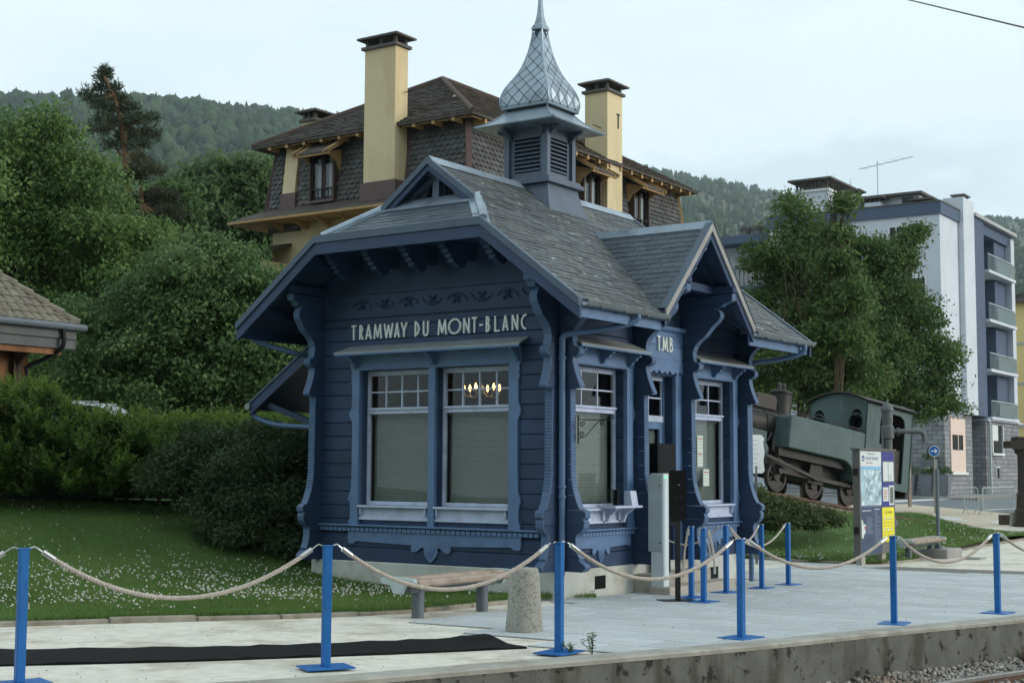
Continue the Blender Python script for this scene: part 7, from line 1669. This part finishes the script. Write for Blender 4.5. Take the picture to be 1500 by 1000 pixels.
def tree(name, label, lobes, base, mat, n_clump, per, rc, leaf, group=None, trunk='bark', r0=.16, cat='tree', trunk_top=None, **k):
    v, f, t, Pc = crown(lobes, n_clump, per, rc, leaf, **k)
    root = empty(name, base, 0, label, cat, group); b = np.array(base)
    link('crown', np_mesh('crown', v-b, f, t), mat, root)
    m = MB(); branches(m, base, .1, lobes, Pc, r0=r0, trunk_top=trunk_top); m.v = [tuple(np.array(p)-b) for p in m.v]; m.build('trunk', trunk, root, smooth=True)
    return root
M('bark', rgb((84, 74, 62)), .9, .25, 4, .6, 20); M('pine_bark', rgb((118, 92, 70)), .9, .25, 4, .6, 14, c2=rgb((80, 66, 54)), amt=.6, c2sc=3)
leafmat('leaf_linden', (.050, .110, .028), (.190, .300, .085), 0.4); leafmat('leaf_hazel', (.042, .095, .030), (.165, .260, .090), 0.4); leafmat('leaf_back', (.070, .130, .048), (.150, .230, .085), 0.45)
leafmat('leaf_maple', (.045, .100, .028), (.170, .260, .080), 0.42); leafmat('needle_pine', (.040, .066, .040), (.095, .120, .070), 0.25); leafmat('needle_brown', (.060, .070, .038), (.125, .125, .072), 0.25)
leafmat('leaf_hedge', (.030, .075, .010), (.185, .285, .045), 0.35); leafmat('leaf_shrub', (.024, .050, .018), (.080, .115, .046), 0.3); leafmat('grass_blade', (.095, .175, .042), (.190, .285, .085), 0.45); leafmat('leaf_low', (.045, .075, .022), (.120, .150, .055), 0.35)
leafmat('clover_white', (.42, .42, .34), (.72, .72, .66), .2); leafmat('weed_red', (.10, .035, .025), (.20, .09, .045), .3); leafmat('leaf_dark', (.045, .095, .028), (.115, .190, .060), 0.4)
# ---- big trees at the left
lb = [pxlobe(*a, 42) for a in [(40, 270, 105), (135, 340, 95), (20, 410, 130), (150, 430, 95), (205, 480, 60), (65, 205, 48), (-70, 330, 140), (30, 530, 110), (200, 385, 45), (110, 255, 50), (-40, 215, 70)]]
tree('broadleaf_tree', 'tall bright green broadleaf tree rising behind the brown chalet', lb, (at(40, 600, 42).x, 42, 1.6), 'leaf_linden', 7200, 14, .23, .15, group='trees behind the hedge', r0=.3, aspect=.55, gap=.4, inner=.12)
sh_ = at(70, 150, 42); 
lb = [pxlobe(*a, 37) for a in [(200, 470, 85), (290, 425, 80), (360, 440, 75), (330, 510, 95), (420, 500, 70), (240, 545, 95), (140, 540, 70), (400, 560, 70), (305, 372, 34), (265, 395, 45), (330, 585, 80), (450, 555, 50)]]
tree('hazel_tree', 'wide round green tree behind the hedge beside the kiosk', lb, (at(310, 640, 37).x, 37, 1.6), 'leaf_hazel', 7600, 14, .19, .125, group='trees behind the hedge', r0=.18, aspect=.6, gap=.3, inner=.12)
lb = [pxlobe(*a, 52) for a in [(150, 470, 90), (240, 440, 75), (100, 400, 80), (200, 400, 70), (90, 560, 100), (200, 560, 100), (330, 560, 100), (420, 520, 70), (440, 440, 45)]]
tree('shade_tree', 'dark green tree filling the gap behind the hazel tree', lb, (at(200, 640, 52).x, 52, 1.7), 'leaf_dark', 2600, 12, .4, .34, group='trees behind the hedge', r0=.25)
lb = [pxlobe(*a, 85) for a in [(300, 300, 55), (350, 285, 55), (395, 320, 50), (265, 345, 50), (335, 350, 65), (405, 395, 50), (300, 400, 60), (370, 260, 30), (250, 400, 50)]]
tree('broadleaf_tree', 'soft rounded green tree in front of the wooded hill', lb, (at(330, 640, 85).x, 85, 2), 'leaf_back', 3600, 11, .55, .48, group='trees behind the hedge', r0=.3, gap=.05)
lb = [pxlobe(*a, 70) for a in [(275, 385, 38), (260, 330, 30), (250, 290, 26), (290, 430, 46), (395, 430, 40), (420, 400, 30)]]
tree('broadleaf_tree', 'darker narrow tree between the pine and the hotel', lb, (at(300, 640, 70).x, 70, 2), 'leaf_dark', 1700, 11, .4, .4, group='trees behind the hedge', r0=.25)
# ---- pine with bare trunk and a brownish spruce
def conifer(name, label, d, trunk_px, clusters, mat, n_per, nl, group):
    pts = [at(px, py, d) for px, py in trunk_px]; base = pts[0]; root = empty(name, base, 0, label, 'tree', group); b = np.array(base)
    m = MB(); m.tube([p-base for p in catmull(pts, 4)], [.24*(1-.8*k/(4*(len(pts)-1))) for k in range(4*(len(pts)-1)+1)], 8)
    V, F, T = [], [], []; off = 0; k = d/FPX
    for px, py, rx, rz in clusters:
        c = np.array(at(px, py, d))+np.array([0, RNG.uniform(-1, 1)*rx*k, 0]); n = int(n_per*rx*rz/400)+6
        u = rnd_unit(n); tips = c+u*np.array([rx, rx, rz*.8])*k*RNG.uniform(.3, 1.0, (n, 1))*.92
        j = min(pts, key=lambda p: abs(p.z-c[2])); m.tube([Vector(j)-base, Vector((c*.6+np.array(j)*.4))-base+Vector((0, 0, -.1)), Vector(c)-base], [.09, .06, .03], 5)
        for tp in tips[::3]: m.tube([Vector(c)-base, Vector(tp)-base], [.03, .012], 4)
        P = np.repeat(tips, nl, 0)+RNG.normal(size=(n*nl, 3))*.09; out = np.repeat(unit(tips-c+np.array([0, 0, .25*rx*k])), nl, 0)
        A = out*.8+RNG.normal(size=P.shape)*.65+np.array([0, 0, .25]); L = RNG.uniform(.20, .36, len(P))
        v, f = leaf_arrays(P, A, RNG.normal(size=P.shape), L, L*.085); V.append(v-b); F.append(f+off); off += len(v); T.append(np.repeat(np.clip(np.repeat(RNG.random(n), nl)*.6+RNG.random(len(P))*.4, 0, 1), 4))
    link('needles', np_mesh('needles', np.vstack(V), np.vstack(F), np.hstack(T)), mat, root); m.build('trunk', 'pine_bark', root, smooth=True)
conifer('pine_tree', 'tall dark pine with a bare orange trunk above the treetops', 60, [(196, 640), (187, 330), (184, 235), (178, 180), (166, 140), (150, 108)], [(150, 112, 12, 12), (145, 128, 16, 9), (168, 128, 12, 8), (128, 138, 10, 6), (160, 142, 18, 9), (180, 145, 12, 7), (140, 148, 14, 7), (150, 160, 18, 8), (175, 162, 24, 8), (192, 158, 10, 6), (200, 178, 22, 9), (218, 172, 12, 6), (160, 180, 26, 9), (190, 196, 30, 10), (150, 196, 22, 8), (216, 194, 14, 7), (205, 212, 22, 7), (168, 212, 22, 7), (152, 92+14, 8, 8)], 'needle_pine', 34, 16, 'conifers behind the hedge')
conifer('spruce_tree', 'brownish conifer with hanging boughs under the tall pine', 57, [(215, 640), (214, 500), (212, 400), (208, 300), (205, 235)], [(205, 238, 16, 12), (222, 255, 24, 12), (195, 262, 20, 12), (230, 285, 28, 14), (200, 295, 26, 14), (245, 315, 28, 14), (215, 325, 30, 14), (255, 350, 28, 14), (225, 360, 34, 16), (262, 380, 26, 14), (235, 395, 36, 16), (270, 410, 24, 14), (245, 425, 36, 16), (210, 420, 40, 18)], 'needle_brown', 42, 20, 'conifers behind the hedge')
# stray twig at the upper left edge of the lime tree
# ---- trees at the right, in front of the apartment block
lb = [pxlobe(*a, 60) for a in [(1163, 335, 38), (1150, 385, 52), (1128, 440, 38), (1195, 410, 55), (1185, 480, 68), (1158, 300, 16), (1140, 560, 60), (1215, 560, 70), (1120, 500, 36), (1195, 355, 34), (1225, 450, 46), (1235, 520, 55)]]
tree('ash_tree', 'leafy green tree before the white apartment block beside the kiosk roof', lb, (at(1180, 700, 60).x, 60, -.1), 'leaf_maple', 5200, 14, .28, .19, group='trees before the apartment block', r0=.22, aspect=.5, gap=.75, inner=.12)
lb = [pxlobe(*a, 63) for a in [(1258, 370, 32), (1300, 385, 36), (1336, 352, 18), (1325, 380, 22), (1288, 445, 62), (1340, 470, 42), (1368, 515, 36), (1325, 555, 66), (1385, 552, 22), (1270, 510, 70), (1382, 590, 24), (1260, 580, 60), (1350, 590, 40), (1345, 335, 10)]]
tree('ash_tree', 'broad green tree before the white apartment block above the locomotive cab', lb, (at(1285, 700, 63).x, 63, 0), 'leaf_maple', 5800, 14, .28, .19, group='trees before the apartment block', r0=.24, aspect=.5, gap=.75, inner=.12)
lb = [pxlobe(*a, 57) for a in [(1228, 340, 16), (1235, 300, 13), (1225, 390, 24), (1240, 440, 30), (1222, 500, 36)]]
rt_ = tree('slender_tree', 'slender tree with bare twigs sticking up between the two ash trees', lb, (at(1232, 700, 57).x, 57, -.1), 'leaf_maple', 800, 11, .28, .26, group='trees before the apartment block', r0=.14, gap=.7, trunk_top=at(1232, 320, 57))
m = MB(); bb = Vector(rt_.location)
for k in range(46):
    x0 = random.uniform(1216, 1246); y0 = random.uniform(330, 470); a = at(x0, y0, 57); b = at(x0+(x0-1231)*.5+random.uniform(-5, 5), y0-random.uniform(60, 120), 57+random.uniform(-.4, .4))
    m.tube([a-bb, a.lerp(b, .5)-bb+Vector((random.uniform(-.1, .1), 0, 0)), b-bb], [.022, .014, .006], 4)
for k in range(16):
    a = at(random.uniform(1150, 1190), random.uniform(440, 520), 57.5); b = a+Vector((random.uniform(-.6, .2), 0, random.uniform(1.5, 2.6))); m.tube([a-bb, b-bb], [.02, .006], 4)
m.build('bare_twig', 'bark', rt_, kind='stuff')
# lit street lamp inside the tree
lp = at(1298, 545, 61.6); t = empty('street_lamp', (lp.x, lp.y, G(lp.x, lp.y)), 0, 'street lamp glowing orange among the tree leaves', 'street lamp')
zl = lp.z-G(lp.x, lp.y); MB().tube([(.3, 1.2, 0), (.3, 1.2, zl+.1), (.2, .6, zl+.3), (0, 0, zl+.15)], .05, 6).build('pole', 'grey_metal', t); MB().lathe([(.05, zl+.12), (.22, zl+.06), (.2, zl)], 12).build('lamp_shade', 'grey_metal', t); MB().lathe([(.04, zl-.10), (.13, zl-.04), (.12, zl-.001)], 10).build('bulb', 'street_glow', t)
# ---- hedge: upright feathery sprays on a long body
hx = np.array([(-60, 588), (20, 585), (70, 584), (95, 606), (120, 626), (200, 630), (300, 632), (400, 632), (470, 634)], float)
def hedge():
    P, A, N_ = [], [], []; d0, d1 = 25.6, 28.4
    n = 5300; px = RNG.uniform(-255, 470, n); ty = np.interp(px, hx[:, 0], hx[:, 1]); by = 722.; v = RNG.random(n)**.85
    dep = d0+(px+60)/530*(d1-d0)
    topish = RNG.random(n) < .28
    py = np.where(topish, ty+RNG.uniform(-3, 10, n), ty+6+(by-ty)*v)
    bump = .34*np.sin(px*.11+py*.06)+.28*np.sin(px*.053-py*.10+2)+.2*np.sin(px*.23+1)
    dep = dep+bump-.35*np.clip((py-ty)/60, 0, 1)+np.where(topish, RNG.uniform(0, 1.3, n), 0)
    C_ = np.array([at(a, b, c) for a, b, c in zip(px, py, dep)])
    k = 16
    ax = unit(np.stack([RNG.normal(size=n)*.35, -.55+RNG.normal(size=n)*.3, .9+RNG.normal(size=n)*.25], 1)); L = RNG.uniform(.24, .52, n)*np.where(topish, 1.05, 1)
    s = np.tile(np.linspace(.1, 1, k), n); Cc = np.repeat(C_, k, 0)+np.repeat(ax*L[:, None], k, 0)*s[:, None]
    side = unit(np.cross(np.repeat(ax, k, 0), RNG.normal(size=(n*k, 3))))
    A_ = np.repeat(ax, k, 0)*.75+side*.75; ll = .105*(1.15-s*.65)*RNG.uniform(.8, 1.3, n*k)
    vv, ff = leaf_arrays(Cc, A_, RNG.normal(size=(n*k, 3))*.5+np.array([0, -.8, .7]), ll, ll*.24)
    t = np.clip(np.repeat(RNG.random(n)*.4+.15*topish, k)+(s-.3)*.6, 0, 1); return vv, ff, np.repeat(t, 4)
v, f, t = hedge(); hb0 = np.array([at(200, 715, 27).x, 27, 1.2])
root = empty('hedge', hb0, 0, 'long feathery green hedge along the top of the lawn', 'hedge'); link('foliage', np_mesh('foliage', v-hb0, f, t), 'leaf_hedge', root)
m = MB()
for k in range(32):
    px = -250+k*23; d = 25.5+k*.12; a = at(px, 724, d); b = at(px+random.uniform(-8, 8), float(np.interp(px, hx[:, 0], hx[:, 1]))+22, d+.1); m.tube([a-Vector(hb0)-Vector((0, 0, .3)), b-Vector(hb0)], [.05, .02], 5)
m.build('stem', 'bark', root, kind='stuff')
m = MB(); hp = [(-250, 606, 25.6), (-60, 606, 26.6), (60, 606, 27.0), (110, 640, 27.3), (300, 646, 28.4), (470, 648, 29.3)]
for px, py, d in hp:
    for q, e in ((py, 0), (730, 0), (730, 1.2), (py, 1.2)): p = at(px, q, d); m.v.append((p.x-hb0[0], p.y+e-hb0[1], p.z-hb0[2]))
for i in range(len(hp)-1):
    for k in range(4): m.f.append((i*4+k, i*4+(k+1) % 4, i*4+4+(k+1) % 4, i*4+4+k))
M('hedge_core', (.012, .024, .006), .95, .3, 6); m.build('hedge_shade_body', 'hedge_core', root)  # near-black body puts the shade between the sprays into its colour
# ---- dark shrub beside the kiosk, low shrubs before the locomotive
lb = [pxlobe(*a) for a in [(330, 715, 72, 24.6), (400, 690, 62, 25), (265, 700, 50, 25.2), (435, 760, 48, 24.2), (380, 770, 55, 23.8), (430, 690, 50, 25), (320, 770, 45, 24), (440, 800, 34, 23.6), (300, 660, 40, 25.6), (445, 650, 32, 25.6), (380, 650, 40, 25.6)]]
tree('dark_shrub', 'large dark green shrub hugging the end of the kiosk', lb, (at(370, 800, 24.5).x, 24.5, .25), 'leaf_shrub', 4800, 12, .11, .095, r0=.05, cat='shrub', aspect=.36, inner=.15, up=.3, droop=0.1, gap=.0, sub=10)
lb = [pxlobe(*a) for a in [(1112, 745, 26, 36), (1145, 749, 22, 36.3), (1175, 754, 17, 36.6), (1205, 758, 13, 37), (1092, 740, 24, 36), (1130, 760, 18, 35.6), (1160, 762, 14, 36), (1190, 763, 11, 36.2), (1222, 762, 8, 37.2)]]
tree('low_shrub', 'low spreading shrubs on the bank before the locomotive wheels', lb, (at(1150, 752, 37.5).x, 37.5, .1), 'leaf_low', 2600, 11, .13, .11, r0=.04, cat='shrub', aspect=.38, up=.4, gap=.0)
# planter flowers
for k, (p, z) in enumerate(PLANTERS):
    lb = [(np.array([p.x, p.y, z+.12]), np.array([.42, .42, .26])), (np.array([p.x+.15, p.y-.1, z+.25]), np.array([.25, .25, .2]))]
    v, f, t, Pc = crown(lb, 90, 7, .07, .10); root = empty('planter_plant', (p.x, p.y, z-.1), 0, ('bushy green plant growing in the outer planter', 'green plant with white flowers growing in the second planter', 'green plant growing in the planter by the pale door', 'green plant growing in the tallest planter')[k], 'plant'); b = np.array(root.location)
    link('leaves', np_mesh('leaves', v-b, f, t), 'leaf_back', root)
    if k == 1:
        Q = Pc[RNG.choice(len(Pc), 30)]; v, f = leaf_arrays(Q+RNG.normal(size=Q.shape)*.05, rnd_unit(30), rnd_unit(30), np.full(30, .12), np.full(30, .06)); link('blossom', np_mesh('blossom', v-b, f, np.repeat(RNG.random(30), 4)), 'clover_white', root, kind='stuff')
# red flowers on one balcony
# ---- grass blades, clover
def blades(pts, zf, hmin, hmax, w, mat, name, lean=.35):
    n = len(pts); P = np.array([(x, y, zf(x, y)-.005) for x, y in pts]); h = RNG.uniform(hmin, hmax, n)
    a = RNG.random(n)*6.283; S = np.stack([np.cos(a), np.sin(a), np.zeros(n)], 1)*w*RNG.uniform(.7, 1.3, (n, 1)); tip = P+np.stack([RNG.normal(size=n)*lean*h, RNG.normal(size=n)*lean*h, h], 1)
    v = np.stack([P-S, P+S, tip], 1).reshape(-1, 3); x, y = P[:, 0], P[:, 1]
    patch = .5+.25*np.sin(x*1.9+np.sin(y*1.3)*1.5)+.25*np.sin(y*1.1+x*.6+1)
    t = np.clip(patch*.6+RNG.random(n)*.4, 0, 1)
    return link(name, np_mesh(name, v, np.arange(3*n).reshape(n, 3), np.repeat(t, 3)), mat, kind='stuff')
kx = np.array([p.x for p in KC]); ky = np.array([p.y for p in KC])
def lawn_pts(n):
    out = []
    while sum(len(o) for o in out) < n:
        x = RNG.uniform(-14, 1.2, n); y = RNG.uniform(12, 28, n)
        lim = np.interp(x, kx, ky)+.10
        lx = (x-K0.x)*BX.x+(y-K0.y)*BX.y; ly = (x-K0.x)*AY.x+(y-K0.y)*AY.y
        ok = (y > lim) & ~((lx > -.05) & (ly > -.1) & (ly < W+.15)) & (np.abs(x/y) < .52)
        prob = np.clip(1.25-(y-15)/14, .35, 1); ok &= RNG.random(n) < prob
        out.append(np.stack([x[ok], y[ok]], 1))
    return np.vstack(out)[:n]
blades(lawn_pts(270000), lawn_z, .025, .075, .0055, 'grass_blade', 'grass')
blades(np.stack([RNG.uniform(-8, .5, 2500), np.zeros(2500)], 1)+np.array([[0, 0]]) if False else np.array([(p.x+RNG.normal()*.05, p.y+.07+abs(RNG.normal())*.04) for p in [fine[int(i)] for i in RNG.integers(0, len(fine), 5000)]]), lawn_z, .05, .11, .005, 'grass_blade', 'grass_fringe')
def rl_pts(n):
    a = RNG.random(n); b = RNG.random(n); o = []
    for i in range(n):
        p, q = along(ka, float(a[i])), along(kbv, float(a[i])); c = p+(q-p)*float(b[i]**1.5); o.append((c.x, c.y))
    return np.array(o)
blades(rl_pts(90000), rlawn_z, .04, .11, .011, 'grass_blade', 'grass')
# clover heads
def clover(pts, zf, r, name):
    n = len(pts); o = np.array([[1, 0, 0], [-1, 0, 0], [0, 1, 0], [0, -1, 0], [0, 0, 1], [0, 0, -1]], float); fc = np.array([[0, 2, 4], [2, 1, 4], [1, 3, 4], [3, 0, 4], [2, 0, 5], [1, 2, 5], [3, 1, 5], [0, 3, 5]])
    P = np.array([(x, y, zf(x, y)+RNG.uniform(.05, .10)) for x, y in pts]); s = r*RNG.uniform(.6, 1.25, (n, 1, 1))
    v = (P[:, None, :]+o[None]*s).reshape(-1, 3); f = (fc[None]+6*np.arange(n)[:, None, None]).reshape(-1, 3); link(name, np_mesh(name, v, f, np.repeat(RNG.random(n), 6)), 'clover_white', kind='stuff')
cand = lawn_pts(60000); x, y = cand[:, 0], cand[:, 1]
dens = np.exp(-((x+4.6)/2.4)**2-((y-20.6-.15*(x+4))/1.7)**2)+.6*np.exp(-((x+2.6)/1.2)**2-((y-20.4)/1.5)**2)+.7*np.exp(-((x+6.3)/1.5)**2-((y-18.6)/1.2)**2)+.07
dens *= np.clip(.4+.9*np.sin(x*2.3+np.sin(y*2.9))*np.sin(y*1.7+x*.8)+.5, .05, 1.6)
clover(cand[RNG.random(len(cand)) < dens*.125], lawn_z, .016, 'clover_flowers')
cand = rl_pts(5000); clover(cand[RNG.random(len(cand)) < .22], rlawn_z, .022, 'clover_flowers')
# ---- weeds along the platform edge
def weed(p, h, n, mat, label, group, spread=.12, leaf=.05):
    p = Vector(p); root = empty('weed_plant', p, 0, label, 'plant', group); m = MB(); V = []
    L, A, N_ = [], [], []
    for k in range(n):
        a = random.random()*6.28; tip = Vector((math.cos(a)*spread*random.random(), math.sin(a)*spread*random.random(), h*random.uniform(.6, 1))); m.tube([(0, 0, -.02), tip*.5, tip], [.004, .003, .002], 4)
        for q in range(7):
            t = .25+.75*q/6; L.append(np.array(tip*t)); b = random.random()*6.28; A.append((math.cos(b), math.sin(b), .4)); N_.append((0, 0, 1))
    L = np.array(L); v, f = leaf_arrays(L, np.array(A), np.array(N_)+RNG.normal(size=L.shape)*.2, np.full(len(L), leaf), np.full(len(L), leaf*.22)); link('leaves', np_mesh('leaves', v, f, np.repeat(RNG.random(len(L)), 4)), mat, root); m.build('stem', 'bark', root)
weed(on_ground(868, 957), .2, 7, 'leaf_linden', 'small green weed sprouting at the platform edge by the post', None)
weed(on_ground(838, 958), .12, 4, 'leaf_linden', 'tiny green weed seedling beside the post base plate', None)
for k in range(26):
    i = random.randint(53, 61); p = EC[i].lerp(EC[i+1], random.random())+edge_n(i)*random.uniform(.05, .35)
    wm, wh = random.choice(['weed_red', 'weed_red', 'leaf_low']), random.uniform(.12, .34)
    weed((p.x, p.y, G(p.x, p.y)-.48), wh, 6, wm, ('tall ' if wh > .23 else 'low ')+('dry reddish' if wm == 'weed_red' else 'olive green')+' weed growing from the ballast below the platform wall', 'weeds below the platform wall', .12, .045)
# ================================================================ WOODED HILLS AND AIR
leafmat('forest_far', (.016, .036, .012), (.045, .075, .024), .0, .9)
def forest():
    V, F, T = [], [], []; off = 0
    ncone = 7
    for k in range(13000):
        t = RNG.uniform(-.55, .5); u = RNG.random()**.75
        e, D = hill_ridge(t); y = 330+(D*1.0-330)*u; x = t*y
        z = hill_z(x, y)-.5; s = RNG.uniform(.6, 1.35)*(9+5*RNG.random()); con = RNG.random() < (.58 if t < 0 else .78); tint = RNG.random()
        if con:
            h = s*1.25; r = s*.24; n = 7; lay = 3; vs_ = []; fs = []
            for l in range(lay):
                z0 = h*(.12+.27*l); z1 = h*(.55+.225*l); rr = r*(1-.27*l); b = len(vs_)
                a = np.arange(n)*2*math.pi/n+RNG.random()*3; q = rr*(1+.25*RNG.normal(size=n))
                vs_ += [(q[i]*math.cos(a[i]), q[i]*math.sin(a[i]), z0+RNG.normal()*.03*h) for i in range(n)]+[(0, 0, z1)]
                fs += [(b+i, b+(i+1) % n, b+n) for i in range(n)]
            vs_ = np.array(vs_); fs = np.array(fs); tv = np.full(len(vs_), tint*.45)
        else:
            n = 8; rings = [(0, .08, .0), (.32, .2, .3), (.48, .45, .5), (.43, .72, .8), (.2, .95, 1), (.0, 1.02, 1)]; vs_ = []
            for rr, zz, _ in rings:
                a = np.arange(n)*2*math.pi/n; q = s*rr*(1+.34*RNG.normal(size=n)); vs_.append(np.stack([q*np.cos(a), q*np.sin(a), s*(zz*1.15+.10*RNG.normal(size=n))], 1))
            vs_ = np.vstack(vs_); fs = []
            for i in range(len(rings)-1):
                for j in range(n): fs += [(i*n+j, i*n+(j+1) % n, (i+1)*n+(j+1) % n), (i*n+j, (i+1)*n+(j+1) % n, (i+1)*n+j)]
            fs = np.array(fs); tv = np.clip(.35+tint*.6+RNG.normal(size=len(vs_))*.1, 0, 1)
        V.append(vs_+np.array([x, y, z])); F.append(fs+off); off += len(vs_); T.append(tv)
    return np.vstack(V), np.vstack(F), np.hstack(T)
v, f, t = forest()
link('hill_forest', np_mesh('hill_forest', v, f, t), 'forest_far', kind='stuff')
# nearer belt of trees between the town and the slope
# air
hz = bpy.data.materials.new('haze'); hz.use_nodes = True; nt = hz.node_tree; nt.nodes.clear()
o = nt.nodes.new('ShaderNodeOutputMaterial'); pv_ = nt.nodes.new('ShaderNodeVolumePrincipled'); pv_.inputs['Color'].default_value = (.74, .88, 1, 1); pv_.inputs['Density'].default_value = .00010; pv_.inputs['Anisotropy'].default_value = .2
nt.links.new(pv_.outputs[0], o.inputs['Volume']); MATS['haze'] = hz
MB().box(-6500, 6500, -1900, 4700, -6, 960).build('haze', 'haze', kind='stuff')
